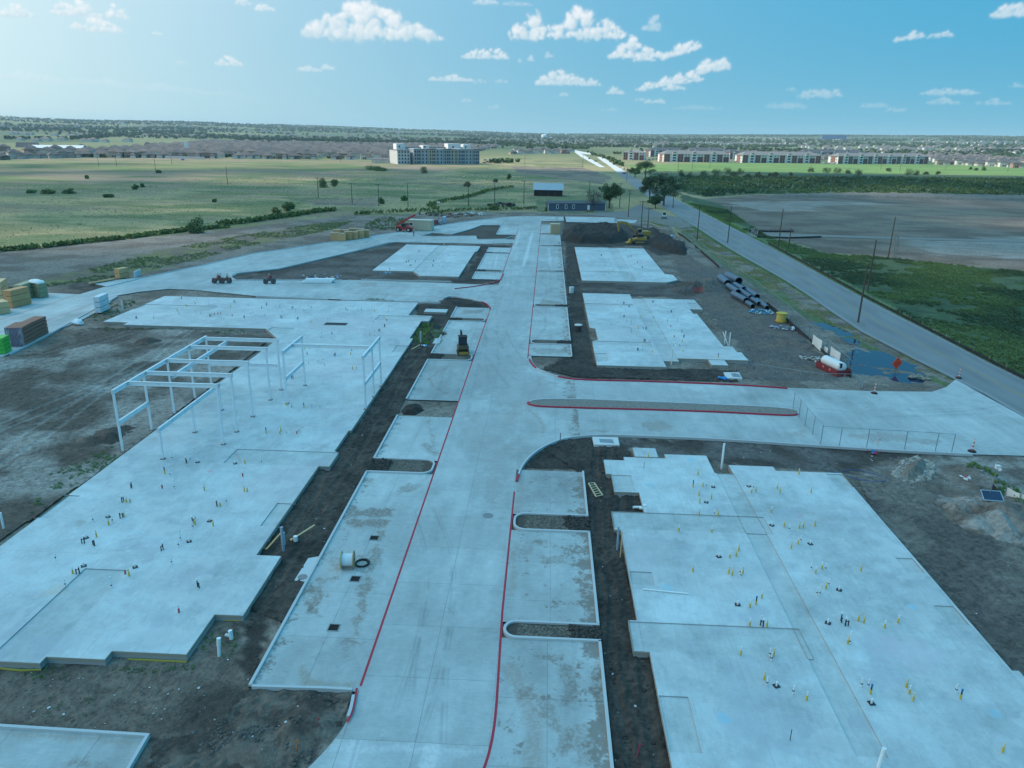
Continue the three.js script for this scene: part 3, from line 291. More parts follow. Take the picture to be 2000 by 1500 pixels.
// stains painted on a mask: mud [.30,.24,.18], tyre black, water damp; each as path or blob with a ragged outline
const MUD = [.255, .205, .165], MUD2 = [.2, .155, .12], TYRE = [.27, .28, .28], DAMP = [.3, .3, .3], PALE = [.68, .69, .68], PINK = [.52, .36, .34];
const stains = [
  ['blob', [[-10.72,-112.71],[-4.15,-110.24],[-2.03,-91.95],[1.9,-84.09],[-1.02,-76.82],[-5.68,-78.04],[-8.92,-87],[-10.85,-95.74]], 0, [.33, .33, .32], .5, 4], ['blob', [[-8.94,-76.1],[-3.29,-76.61],[-2.41,-69.29],[-4.54,-62.88],[-8.16,-64.94]], 0, [.37, .36, .34], .4, 3], ['blob', [[2.56,-87.09],[15.22,-87.3],[20.79,-84],[11.42,-81.69],[3.68,-82.04]], 0, [.36, .36, .35], .4, 2.5], ['blob', [[-10.8,-146.06],[-2.49,-141.98],[-2.66,-113.61],[-8.56,-116.32]], 0, [.37, .37, .36], .4, 3],
  // left bays beside the lane: [type, points, width, colour, strength, raggedness]
  ['path', [[-11.93,-49.16],[-11.67,-46.26],[-11.46,-43],[-11.09,-39.04],[-10.76,-36.09]], .5, MUD, .75, .9], ['blob', [[-14.7,-45.69],[-12.14,-45.88],[-11.93,-44.23],[-14.42,-43.41]], 0, MUD, .5, 1.2],
  ['blob', [[-15.12,-42.43],[-13.98,-43.13],[-13.74,-41.06],[-14.4,-39.34]], 0, MUD, .8, 1.1], ['blob', [[-14.56,-39.33],[-13.67,-39.66],[-13.59,-38.87],[-14.4,-38.81]], 0, MUD2, .7, .8], ['blob', [[-13.41,-34.56],[-12.86,-33.95],[-12.22,-33.03],[-9.69,-33],[-9.88,-32.63],[-12.67,-32.44],[-13.37,-33.7]], 0, [.36, .31, .25], .85, .5],
  ['blob', [[-11.43,-36.28],[-11,-37.03],[-10.77,-35.54],[-11.19,-35.15]], 0, MUD, .8, 1], ['blob', [[-15.38,-52.55],[-12.09,-52.81],[-11.43,-51.59],[-14.69,-51.5]], 0, MUD2, .75, .8], ['blob', [[-15.27,-50.88],[-11.57,-51.25],[-11.58,-49.96],[-15.11,-49.69]], 0, MUD, .85, .8], ['blob', [[-12.29,-56.94],[-11.28,-57.51],[-11.02,-56.07],[-11.79,-55.54]], 0, MUD, .6, .6], ['blob', [[-9.82,-59.69],[-10.45,-56.6],[-11.02,-56.07],[-10.11,-58.62]], 0, MUD, .45, .8],
  ['blob', [[-15.81,-57.65],[-15.43,-58.91],[-14.59,-58.26],[-15.04,-56.72]], 0, MUD, .6, 1], ['path', [[-11.23,-66.17],[-10.61,-64.73],[-9.94,-63.59]], .6, MUD, .6, .7], ['path', [[-12.57,-77.41],[-11.73,-71.27],[-10.74,-67.24],[-10.03,-64.18]], .35, MUD, .5, .5], ['path', [[-14.1,-86.49],[-13.22,-83.61],[-10.67,-80.7]], .3, MUD, .6, .3], ['path', [[-14.1,-86.49],[-13.48,-89.72],[-12.13,-92.07]], .15, MUD, .5, .3],
  ['blob', [[-11.06,-37.27],[-12.41,-36.45],[-12.93,-34.16],[-11.07,-33.86],[-10.42,-34.76]], 0, DAMP, .4, 1.6],
  // wet and dusty patches on the lane
  ['blob', [[-4.96,-65.21],[-2.8,-66.64],[-2.63,-63.04],[-3.51,-58.14],[-3.26,-54.38],[-4.41,-52.98],[-4.75,-59.57]], 0, [.36, .34, .33], .6, 1.4], ['blob', [[-3.37,-52.8],[-2.7,-52.02],[-3.07,-51.41]], 0, DAMP, .4, .4], ['blob', [[-2.8,-66.64],[-0.89,-70.8],[0.16,-72.32],[-2.17,-63.65]], 0, [.38, .37, .35], .5, 1.2],
  ['blob', [[-11.89,-95.63],[-8.65,-98.46],[-6.69,-91.49],[-7.91,-83.17],[-9.96,-84.89]], 0, [.42, .42, .41], .35, 3], ['blob', [[-8.02,-75.38],[-6.97,-76.28],[-6.89,-72.43],[-8.05,-73.07]], 0, DAMP, .35, 1], ['blob', [[-3.82,-87.49],[0,-88.9],[1.9,-84.09],[-2.31,-80.94]], 0, [.4, .4, .39], .4, 2],
  ['blob', [[-1.71,-81],[-3.37,-78.25],[-3.61,-71.99],[-0.92,-72.22],[0.12,-76.92]], 0, [.38, .36, .33], .4, 2],
  ['path', [[-1.3,-76.47],[-0.42,-74.51],[0.16,-72.32],[0.18,-70.2]], .4, [.35, .3, .25], .6, .4], ['path', [[-0.51,-88.22],[-0.28,-85.82],[-0.85,-82.9],[-1.71,-81]], .35, [.35, .3, .25], .5, .5],
  ['blob', [[10.54,-73.97],[12.85,-74.93],[13.68,-73.22],[12.93,-71.73],[11.32,-71.59]], 0, [.33, .29, .25], .75, .9], ['blob', [[32.33,-73.28],[37.35,-72.74],[40.86,-71.41],[39.4,-70.5],[33.54,-71.05],[31.84,-71.99]], 0, [.34, .3, .27], .7, 1.2], ['blob', [[25.18,-72.38],[27.58,-73.29],[27.29,-71.59],[25.26,-70.87]], 0, [.35, .31, .27], .6, 1],
  ['path', [[30.95,-80.22],[33.54,-79.46],[36.72,-78.94]], .3, [.34, .31, .28], .5, .6], ['path', [[3.36,-71.45],[6.53,-71.17],[10.72,-70.98]], .25, MUD, .5, 1],
  // right bays
  ['path', [[-1.53,-48.44],[-1.6,-45.65],[-1.6,-41.93]], .45, [.36, .31, .27], .7, .5], ['blob', [[2.54,-44.02],[4.21,-45.42],[3.95,-41.19],[3.17,-42.27]], 0, MUD, .45, 1.4], ['blob', [[-0.39,-48.9],[0.96,-49.22],[0.84,-48.48],[-0.46,-48.52]], 0, MUD2, .6, .5], ['blob', [[0.4,-46.47],[1.88,-46.92],[2.23,-45.93],[0.59,-45.48]], 0, MUD, .55, .9], ['blob', [[-1.15,-48.47],[0.39,-48.22],[-0.35,-47.1],[-1.09,-46.7]], 0, MUD, .35, 1.2],
  ['path', [[-1.87,-59.81],[-1.45,-56.84],[-1.73,-53.19]], .5, [.36, .31, .27], .65, .5], ['blob', [[1.63,-58.56],[3.01,-59.69],[3.65,-58.72],[2.07,-57.6]], 0, MUD, .4, .8],
  ['path', [[-1.38,-34.51],[-0.3,-32.56],[0.15,-30.74],[0.08,-27.79]], 1.0, [.36, .31, .27], .7, .5], ['path', [[-0.31,-32.95],[0.81,-31.69],[1.47,-30.13],[1.58,-28.82]], .7, MUD, .55, .8], ['blob', [[1.69,-35.15],[2.28,-35.19],[2.34,-32.74],[1.77,-32.13]], 0, MUD2, .6, .7], ['blob', [[3.29,-34.83],[3.84,-34.44],[3.7,-30.28],[3.37,-31.31]], 0, MUD2, .6, .7], ['blob', [[0.2,-35.93],[1.7,-36.12],[1.55,-35.75],[0.21,-35.62]], 0, MUD2, .6, .4], ['blob', [[1.87,-30.5],[3.93,-29.95],[3.91,-28.03],[2.06,-27.91]], 0, MUD, .5, 1.2],
  ['path', [[4.68,-50.04],[3.92,-44.75],[4.05,-40.11]], .25, MUD, .5, .5], ['path', [[3.84,-48.85],[3.92,-43.51],[3.87,-39.31]], .5, MUD, .5, .9],
  ['path', [[-1.71,-155.65],[0.28,-147.49],[0.13,-137.48],[-1.31,-130.61]], .3, [.34, .3, .27], .6, .3], ['path', [[-1.14,-183.34],[2.33,-189.67],[0.66,-170.81],[-0.84,-155.77]], .3, [.34, .3, .27], .6, .3], ['path', [[-1.6,-126.45],[0.04,-121.62],[0.26,-113.93],[-1.24,-106.91]], .3, [.34, .3, .27], .7, .3], ['blob', [[-0.43,-135.11],[2.87,-133.28],[3.3,-130.74],[-0.85,-130.67]], 0, MUD, .7, .7], ['path', [[-0.94,-107.54],[0.59,-109.21],[2.57,-110.97],[3.8,-112.69]], .3, [.32, .28, .25], .7, .4], ['blob', [[-1.22,-101.85],[3.54,-101.81],[3.13,-99.67],[-1.16,-98.72]], 0, MUD, .5, 1],
  ['path', [[-4.56,-233.6],[-5.3,-171.37]], .8, PALE, .75, .3], ['path', [[-8.54,-232.9],[-8.68,-195.05]], .7, PALE, .6, .3], ['path', [[-9.95,-212.69],[-2.92,-212.78]], .4, PALE, .6, .3], ['path', [[-9.73,-202.45],[-2.74,-202.59]], .4, PALE, .5, .3], ['path', [[-13.47,-181.5],[-9.67,-181.27]], .7, PALE, .7, .4], ['path', [[-12.41,-188.28],[-11.79,-166.97]], .5, PALE, .6, .3], ['path', [[0.61,-201.19],[1.01,-172.28]], .6, PALE, .5, .3],
  // left side drive
  ['blob', [[-37.98,-146.84],[-35.17,-148.32],[-33.2,-144.22],[-36.45,-142.74]], 0, MUD, .5, .8], ['blob', [[-52.66,-140.65],[-43.46,-143.95],[-42.44,-140.42],[-51.28,-136.79]], 0, [.37, .37, .37], .4, 2],
  ['blob', [[-14.08,-124.58],[-10.59,-125.39],[-10.79,-122.63],[-14.21,-121.85]], 0, MUD, .6, .8], ['path', [[-15.52,-112.18],[-12.37,-109.34],[-12.9,-103.94]], .3, MUD, .3, .6],
  // bottom left bay
  ['blob', [[-22.5,-26.64],[-21.71,-27],[-21.2,-26.57],[-22.07,-26.37]], 0, MUD, .6, .7], ['path', [[-26.69,-28.23],[-22.73,-28.22],[-19.36,-28.04]], .35, [.36, .31, .26], .7, .3],
  ['blob', [[-20.8,-26.75],[-20.4,-26.93],[-20.03,-26.5],[-20.63,-26.46]], 0, MUD, .5, .5],
];
// tyre tracks: pairs of arcs
const tyres = [[[[-7.1,-113.11],[-4.38,-98.9],[-1.32,-89.83],[3.79,-85.81]]], [[[-9.12,-112.89],[-5.3,-96.3],[-1.88,-86.66],[2.51,-83.77]]], [[[-8.43,-95.98],[-6.53,-89.32],[-4.92,-84.4]]], [[[-7.74,-146.45],[-9.26,-131.81],[-8.31,-112.98],[-6.56,-91.5]]], [[[-9.73,-131.76],[-9.92,-112.8],[-9.35,-91.23],[-8.94,-76.1]]], [[[44.9,-83.2],[49.87,-84.89],[54.6,-88.11]]], [[[42.62,-80.78],[48.26,-81.79],[53.72,-84.36]]], [[[36.72,-78.94],[42.73,-79.8],[50.2,-81.13]]], [[[-66.93,-145.23],[-59.53,-147.92],[-50.54,-153.25]]], [[[-75.73,-137.67],[-67.63,-146.83],[-60.79,-163.46]]], [[[-9.14,-52.61],[-6.86,-45.26],[-5.94,-34.63],[-5.33,-29.02]]], [[[-6.92,-27.95],[-6.4,-30.67],[-6.03,-39.4]]], [[[-11.45,-170.5],[-9.27,-146.26],[-12.18,-138.32]]], [[[-9.54,-204.46],[-8.37,-157.76],[-7.16,-127.82]]]].map((p) => smoothPath(p[0], 5));
function paveMap(W, Hh, x0, x1, z0, z1) {
  const lay = new Map(), sx = W / (x1 - x0), sz = Hh / (z1 - z0);
  const over = [];
  for (const s of stains) { const e = s[2] / 2 + s[5] + .3; let a = 1e9, b = -1e9, c = 1e9, d = -1e9; for (const p of s[1]) { a = Math.min(a, p[0]); b = Math.max(b, p[0]); c = Math.min(c, p[1]); d = Math.max(d, p[1]); } over.push([a - e, b + e, c - e, d + e, s]); }
  for (const p of tyres) { let a = 1e9, b = -1e9, c = 1e9, d = -1e9; for (const q of p) { a = Math.min(a, q[0]); b = Math.max(b, q[0]); c = Math.min(c, q[1]); d = Math.max(d, q[1]); } over.push([a - 2, b + 2, c - 2, d + 2, ['tyre', p]]); }
  return groundMap(W, Hh, x0, x1, z0, z1, (x, z) => {
    let c = concreteBase(x, z);
    if (x > laneR && x < bayR && z < -18 && z > -215) { const n = fbm(x * 1.6 + 7, z * 1.6, 4), f = fbm(x * 7, z * 7, 2), e = sstep(2.2, .1, bayR - x); c = mix3(c, MUD2, sstep(.58, .76, n * .55 + f * .32 + e * .24 + (z > -60 ? .05 : 0)) * .75); }
    else if (x < laneL && x > bayL && z < -28 && z > -120) { const n = fbm(x * 1.6 + 17, z * 1.6, 4), f = fbm(x * 7, z * 7, 2), e = sstep(1.6, .1, x - bayL); c = mix3(c, MUD2, sstep(.6, .77, n * .55 + f * .32 + e * .2) * .7); }
    for (const o of over) {
      if (x < o[0] || x > o[1] || z < o[2] || z > o[3]) continue;
      const s = o[4]; let al = 0, cc;
      if (s[0] === 'tyre') { const d = distToPath(s[1], x, z), t = Math.min(Math.abs(d - .8), Math.abs(d - 1.05) + .05); al = sstep(.16, .02, t) * .3 * sstep(.3, .6, fbm(x * .8, z * .8, 2)); cc = [.2, .21, .22]; }
      else {
        const n = fbm(x * 1.4 + 3, z * 1.4, 5) - .5, fine = noise(x * 9, z * 9); let d;
        if (s[0] === 'path') d = s[2] / 2 - distToPath(s[1], x, z); else d = (inside(s[1], x, z) ? 1 : -1) * distToPath(s[1], x, z, true);
        al = sstep(-.22, .3, d + n * s[5] * 1.7 + (fine - .5) * .2) * s[4] * (0.55 + .45 * sstep(.25, .6, fine)); cc = s[3];
      }
      if (al > 0) c = mix3(c, cc, al);
    }
    return c;
  });
}
const nearMap = paveMap(2048, 2048, -36, 34, -93, -23), farMap = paveMap(2048, 2048, -82, 74, -240, -66);
const tones = [1.02, 1.04, 1.055, 1.07, 1.08], paveMats = { near: [], far: [] };
for (const t of tones) { for (const k of ['near', 'far']) { const m = new THREE.MeshStandardMaterial({ map: (k === 'near' ? nearMap : farMap).t, roughness: .88, side: THREE.DoubleSide }); m.color.setRGB(t / 1.08, t / 1.08, t / 1.085); paveMats[k].push(m); } }
const jointMat = mat(.2, .2, .195, .95);
const prand = rng(11);
// a paved area: panels with joints between them, over a darker bed
function paved(name, P, xl, zl, top = PT, useFar) {
  const root = new THREE.Group(); root.name = numbered(name); root.userData.kind = 'structure'; scene.add(root);
  part('joint_bed', prism(P, top - .14, top - .012), jointMat, root);
  let x0 = 1e9, x1 = -1e9, z0 = 1e9, z1 = -1e9; for (const p of P) { x0 = Math.min(x0, p[0]); x1 = Math.max(x1, p[0]); z0 = Math.min(z0, p[1]); z1 = Math.max(z1, p[1]); }
  const cut = (a, b, l) => [a - 1, ...l.filter((v) => v > a + .8 && v < b - .8), b + 1];
  const X = cut(x0, x1, xl), Z = cut(z0, z1, [...zl].sort((a, b) => a - b)), g = .009;
  for (let i = 0; i < X.length - 1; i++) for (let j = 0; j < Z.length - 1; j++) {
    let q = clipPoly(P, 0, X[i] + g, false); q = clipPoly(q, 0, X[i + 1] - g, true); q = clipPoly(q, 1, Z[j] + g, false); q = clipPoly(q, 1, Z[j + 1] - g, true);
    if (q.length < 3 || areaOf(q) < .3) continue;
    const cx = q.reduce((s, p) => s + p[0], 0) / q.length, cz = q.reduce((s, p) => s + p[1], 0) / q.length;
    const far = useFar ?? !(q.every((p) => p[0] > -36 && p[0] < 34 && p[1] > -93 && p[1] < -23));
    part('concrete_panel', prism(q, top - .1, top, (far ? farMap : nearMap).uv), paveMats[far ? 'far' : 'near'][(prand() * 5) | 0], root);
  }
  return root;
}
const seq = (a, b, s) => { const o = []; for (let v = a; v <= b; v += s) o.push(v); return o; };
const laneMid = (laneL + laneR) / 2;
// the main lane, flaring at the near left corner
const bend = smoothPath([[-9.74,-32.44],[-9.57,-30.39],[-9.93,-28.79],[-10.68,-27.04],[-11.82,-24.75]], 4);
paved('main_lane', [[laneL, -284], [laneL, bend[0][1]], ...bend.slice(1), [-20, -18], [laneR, -18], [laneR, -268], [6, -271], [5.9, -285]], [laneL, laneMid, laneR], seq(-282, -26, 4.6));
// parking bays either side of the lane
const bays = [
  ['L', [[-15.38,-32.3],[-15.36,-59.55]]], ['L', [[-15.4,-62.43],[-15.48,-73.62]]], ['L', [[-15.33,-78.85],[-15.36,-94.55]]], ['L', [[-15.26,-97.52],[-15.45,-116.59]]], ['L', [[-15.39,-118.74],[-15.42,-126.84]]],
  ['L', [[-14.64,-153.92],[-14.89,-162.54]]], ['L', [[-15.02,-165.17],[-15.27,-189.57]]], ['L', [[-15.28,-191.33],[-15.6,-200.54]]], ['L', [[-15.24,-227.95],[-15.35,-252.47]]],
  ['R', [[3.66,-38.94],[4.1,-50.3]]], ['R', [[3.95,-52.86],[3.89,-61.13]]],
  ['R', [[3.88,-97.97],[3.97,-104.04]]], ['R', [[3.95,-106.3],[3.99,-128.74]]], ['R', [[3.76,-130.8],[4.1,-164.52]]], ['R', [[4.01,-165.82],[3.98,-204.64]]], ['R', [[4.01,-206.64],[4.19,-230.1]]], ['R', [[4.22,-232.6],[3.69,-257.58]]]];
const bayBox = [];
for (const [s, p] of bays) {
  const za = p[0][1], zb2 = p[1][1], xa = s === 'L' ? bayL : laneR, xb = s === 'L' ? laneL : bayR;
  paved('parking_bay', [[xa, za], [xb, za], [xb, zb2], [xa, zb2]], [(xa + xb) / 2], seq(-231, -26, 4.6).map((v) => v + 1.1));
  bayBox.push([xa, xb, Math.min(za, zb2), Math.max(za, zb2), s]);
}
paved('parking_bay', [[laneR, -37.4], [bayR, -37.4], [bayR, -18], [laneR, -18]], [laneR + 2.9], seq(-60, -20, 4.6));
bayBox.push([laneR, bayR, -37.4, -18, 'R']);
// the dirt islands between bays start as gaps of bare earth; the paving reaches under their kerbs only
// entry drive to the road, in two halves round the median
const entry = [...smoothPath([[-1.74,-99.17],[-1.44,-95.24],[-0.7,-92.53],[0.51,-90.66],[2.85,-88.76]], 3), ...[[6.43,-88.28],[12.2,-88.42],[24.79,-88.02],[29.91,-87.32],[39.95,-86.93],[47.53,-87.45]], ...[[50.23,-89.45],[53.05,-92.78],[53.68,-79.35],[53.46,-72.1],[47.19,-68.39],[42.29,-68.34],[35.54,-68.64],[27.79,-69.25],[17.85,-70.1],[10.11,-70.24],[6.46,-70.2]], ...smoothPath([[4.35,-69.74],[2.25,-68.76],[0.31,-66.65],[-0.94,-64.35],[-1.67,-61.76],[-1.94,-59.28]], 3)];
entry[0][0] = laneR; entry[entry.length - 1][0] = laneR;
paved('entry_drive', entry, [...seq(1.5, 70, 4.6)], [-66.5, -70.2, -73.9, -78.5, -82.4, -86.2]);
// left side drive with its bays, and the curved drive behind the dirt triangle
const sideDrive = [[-9.7,-152.84],[-14.01,-147.25],[-18.23,-143.53],[-19.48,-150.97],[-38.27,-150.18],[-38.86,-146.18],[-40.38,-145.98],[-42.11,-149.67],[-63.65,-146.23]];
const zS1 = [[-38.65,-149.56]][0][1], zS2 = [[-18.03,-130.75]][0][1];
paved('side_drive', [[laneL, zS1 + 1.6], [laneL, -126], ...[[-10.24,-129.97],[-13.74,-133.48],[-17.83,-135.72],[-18.69,-134.23],[-18.95,-130.64],[-36.78,-130.66],[-53.34,-131.78],[-66.78,-135.8],[-71.93,-136.14],[-76.07,-132.68],[-78.09,-129.16]], ...[[-74.89,-119.76],[-73.54,-111.73],[-73.08,-102.11],[-71.67,-91.96],[-71.46,-77.15],[-100.73,-102.73],[-98.94,-127.47],[-90.95,-129.86],[-85.21,-129.19],[-84.69,-137.02],[-89.55,-139.52]], ...[[-82.57,-147.71],[-77.16,-163.2],[-72.46,-181.64]], ...[[-59.09,-160.31],[-62.83,-156.53],[-65.56,-154.89],[-65.44,-150.03],[-63.15,-146.3],[-58.9,-146.3],[-38.65,-149.56]]], seq(-80, -14, 4.6), seq(-160, -112, 4.6));
paved('curved_drive', [...[[-72.46,-181.64],[-67.37,-189.5],[-59.5,-204.49],[-52.31,-216.74],[-43.19,-233.23],[-29.99,-258.99],[-16.04,-278.82]], [laneL, -283.5], [laneL, -251.6], ...[[-16.21,-252.31],[-22,-251.22],[-24.58,-239.29],[-28.95,-225.56],[-35.14,-228.2],[-37.64,-220.44],[-33.88,-219.9],[-21.24,-223.26],[-20.05,-215.39],[-12.45,-217.79]], [laneL, -217], [laneL, -209.5], ...[[-17.56,-207.22],[-41.21,-206.46],[-44.01,-206],[-53.06,-177.19],[-59.09,-160.31]]], seq(-80, -12, 4.6), seq(-282, -130, 4.6));
paved('parking_bay', [[6.68,-285.39],[25.24,-285.39],[25.24,-266.95],[6.68,-266.95]], [10, 16], seq(-300, -200, 4.6));
paved('parking_bay', [[24.75,-279.81],[33.02,-277.94],[30.96,-267.49],[23.89,-269.39]], [22], [-260]);
// bottom left bay, kerbed
const bl = [[-30.25,-28.68],[-19.36,-28.54],[-19.22,-26.4],[-19.32,-22.76],[-26.88,-22.29]];
paved('parking_bay', bl, seq(-40, -14, 4.6), [-26], PT, false);

// kerbs
const kerbMat = mat(.5, .515, .51, .85);
const KH = PT + .14;
function kerb(P, closed = false, m = kerbMat, w = .17, y1 = KH) { return struct('kerb', strip(P, w, 0, y1, closed), m); }
kerb([[-30.2,-28.66],[-19.24,-28.49],[-19.1,-26.35],[-19.22,-22.64]]);
kerb([[-15.38,-32.24],[-11.22,-32.36],[-9.85,-32.34]]); kerb(bend.slice(1, 5));
const bx = bayBox.filter((b) => b[4] === 'L').sort((a, b) => b[3] - a[3]);
// outer edge kerbs of the bays and the rounded islands between them
for (const b of bayBox) { const x = b[4] === 'L' ? b[0] + .085 : b[1] - .085; kerb([[x, b[3]], [x, b[2]]]); }
const islandMat = dirtMat.clone(); islandMat.color.setRGB(.16, .128, .1);
function island(xo, xi, z0, z1, soilPart) {          // kerb U open to the outside, earth inside
  const r = Math.min(.9, (z0 - z1) / 2 - .02), dir = Math.sign(xi - xo), path = [[xo, z0]];
  for (let i = 0; i <= 5; i++) { const a = i / 5 * Math.PI / 2; path.push([xi - dir * r + dir * r * Math.sin(a), z0 - r + r * Math.cos(a)]); }
  for (let i = 0; i <= 5; i++) { const a = i / 5 * Math.PI / 2; path.push([xi - dir * r + dir * r * Math.cos(a), z1 + r - r * Math.sin(a)]); }
  path.push([xo, z1]); kerb(path);
  const m = struct('island_earth', prism(path.map((p) => [p[0] - dir * .02, p[1]]), 0, .13), islandMat); return m;
}
{
  const pairs = (s) => { const l = bayBox.filter((b) => b[4] === s).sort((a, b) => b[3] - a[3]); for (let i = 0; i < l.length - 1; i++) { const z0 = l[i][2], z1 = l[i + 1][3]; if (z0 - z1 > .35 && z0 - z1 < 4) island(s === 'L' ? bayL : bayR, s === 'L' ? laneL - .25 : laneR + .25, z0, z1); } };
  pairs('L'); pairs('R');
}
// the corner kerbs at the entry, the median, and the side drive
const RED = mat(.42, .02, .045, .7), redK = [];
const cornerFar = smoothPath([[-1.88,-96.14],[-1.56,-94.26],[-0.83,-92.04],[0.51,-90.19],[2.83,-88.3],[6.4,-87.82],[12.14,-87.96],[24.66,-87.56],[29.95,-86.89]], 3);
const cornerNear = smoothPath([[-2.01,-58.66],[-1.89,-60.02],[-1.67,-61.66],[-0.93,-64.13],[0.31,-66.43],[2.24,-68.53],[4.34,-69.51],[6.44,-69.97],[10.07,-70.01],[17.78,-69.87],[27.69,-69.02],[35.41,-68.41],[42.13,-68.12]], 3);
kerb(cornerFar); kerb(cornerNear);
const medianP = smoothPath([[-1.59,-78.68],[-0.8,-79.78],[2.44,-80.43],[11.26,-80.38],[19.96,-80.15],[27.85,-79.53],[28.71,-78.63],[27.99,-77.6],[25,-77.49],[19.46,-77.79],[10.97,-77.83],[2.4,-77.71],[-0.76,-77.91]], 3, true);
kerb(medianP, true);
struct('median_earth', prism(medianP, .1, .2), Object.assign(dirtMat.clone(), { color: new THREE.Color(.4, .36, .31) }));
kerb(smoothPath([[-17.83,-142.82],[-13.89,-145.95],[-9.93,-151.43],[-9.41,-156.79],[-9.35,-161.17]], 3)); kerb(smoothPath([[-18.66,-133.99],[-17.8,-135.48],[-13.76,-133.68],[-10.53,-130.1],[-9.45,-125.66]], 3)); kerb([[-37.64,-220.44],[-35.14,-228.25],[-28.95,-225.59],[-24.59,-239.39],[-22.02,-251.39],[-16.22,-252.49]]); kerb([[-37.64,-220.44],[-33.88,-219.91],[-21.24,-223.28]]); kerb([[-20.05,-215.37],[-12.45,-217.78],[-10.1,-225.21]]);
kerb([[-63.54,-146],[-52.93,-147.42],[-42.04,-149.45]]); kerb([[-38.21,-149.96],[-19.59,-150.15]]); kerb(smoothPath([[-62.94,-146.08],[-64.97,-148.68],[-66,-152.74],[-62.74,-156.33],[-59.01,-160.11]], 3)); kerb([[-52.89,-130.66],[-39.44,-130.07]]); kerb([[-36.87,-129.95],[-18.7,-129.55]]);
kerb([[-59.01,-160.11],[-53,-177.03],[-42.59,-206.17]]); kerb([[-77.44,-128.06],[-72.7,-101.58],[-71.3,-91.49]]); kerb([[-84.25,-136.31],[-82.14,-146.94],[-77.06,-163.01],[-72.39,-181.5],[-67.32,-189.38],[-59.47,-204.42],[-52.3,-216.73],[-43.2,-233.3],[-30.01,-259.21],[-16.06,-279.17]]);
// fire lane paint: lines along the lane edges and the red faces of the kerbs
function redLine(P, w = .14, y = PT + .006) { return struct('fire_lane_line', strip(P, w, w > .18 ? PT - .05 : y - .004, y), RED); }
redLine([[laneL, bend[0][1] - .3], [laneL, [[-9.53,-126.72]][0][1]]]);
redLine([...bend.slice(0, 6)].map((p) => [p[0] + .12, p[1]]), .13, KH + .004 - .02);
redLine([[laneL, [[-9.28,-163.97]][0][1]], [laneL, -207]]); redLine([[laneL, -219], [laneL, -248]]);
redLine([...smoothPath([[-2.3,-27.33],[-2.08,-28.58],[-1.95,-30.25],[-1.94,-32.07]], 4), ...[[laneR, -40], [laneR, [[-2.15,-56.78]][0][1]]]]);
redLine([[laneR, [[-1.75,-96.66]][0][1]], [laneR, -258]]);
redLine(cornerFar.slice(0, 7), .2, KH + .008); redLine(cornerFar.slice(11), .2, KH + .008);
const nM = medianP.length; redLine(medianP.slice(Math.floor(nM * .52)), .2, KH + .008); redLine([...medianP.slice(-3), ...medianP.slice(0, 2)], .202, KH + .01);
redLine([[-38.06,-143.06],[-19.8,-143.85]], .1); redLine([[-38.35,-136.48],[-18.56,-134.71]], .1); redLine(smoothPath([[-17.83,-142.82],[-13.89,-145.95],[-9.93,-151.43],[-9.41,-156.79],[-9.35,-161.17]], 3), .2, KH + .008); redLine(cornerNear.slice(0, 4), .2, KH + .008);
redLine([[-85.72,-109.31],[-85.39,-128.7]], .1); redLine([[-78.49,-108.44],[-78.44,-129.11]], .1); redLine([[-80.75,-102.47],[-78.49,-108.44]], .1);
redLine(smoothPath([[-11.59,-131.71],[-10.28,-129.28],[-9.45,-125.66]], 3), .2, KH + .008);
// white chalk and paint hatching at the far lane
console.log('paving done');

// ------------------------------------------------------------------ the cloud that shades the site, out of the frame between it and the sun
{
  const bits = [], r = rng(70), base = new THREE.Vector3().addScaledVector(sunDir, 5000);
  const body = new THREE.SphereGeometry(1, 120, 50), p = body.attributes.position;
  for (let i = 0; i < p.count; i++) {
    const x = p.getX(i), y = p.getY(i), z = p.getZ(i), q = Math.hypot(x, z), k = q < 1e-4 ? 1 : Math.pow(Math.pow(Math.abs(x / q), 4) + Math.pow(Math.abs(z / q), 4), -.25), n = 1 + (fbm(x * 5 + 9, z * 5 + y * 3, 4) - .5) * .12;
    p.setXYZ(i, x * k * 1500 * n + 460, (y > 0 ? y * 240 : y * 60) * (0.6 + .8 * fbm(x * 9, z * 9, 4)), z * k * 250 * n + 135);
  }
  bits.push(body);
  const ball = new THREE.IcosahedronGeometry(1, 1);
  for (let i = 0; i < 6200; i++) {                 // broken fringe: loose puffs with gaps of clear sky between them
    const x = -1300 + 3300 * r(), z = -90 - 690 * r(), far = z < -640 - 90 * sstep(-200, 700, x) - 40 * noise(x * .01, 3);
    if (far) continue;
    const keep = mix(mix(.2, 1, sstep(-92, -52, x)), .31, sstep(60, 130, x)); if (r() > keep) continue;
    const s = 13 + 12 * r(), g = ball.clone(); g.scale(s * 1.25, s * .5, s * 1.25); g.translate(x, (r() - .5) * 120, z); bits.push(g);
  }
  const g = merged(bits); g.translate(base.x, base.y, base.z);
  struct('cloud', g, mat(.92, .92, .92, 1));
}

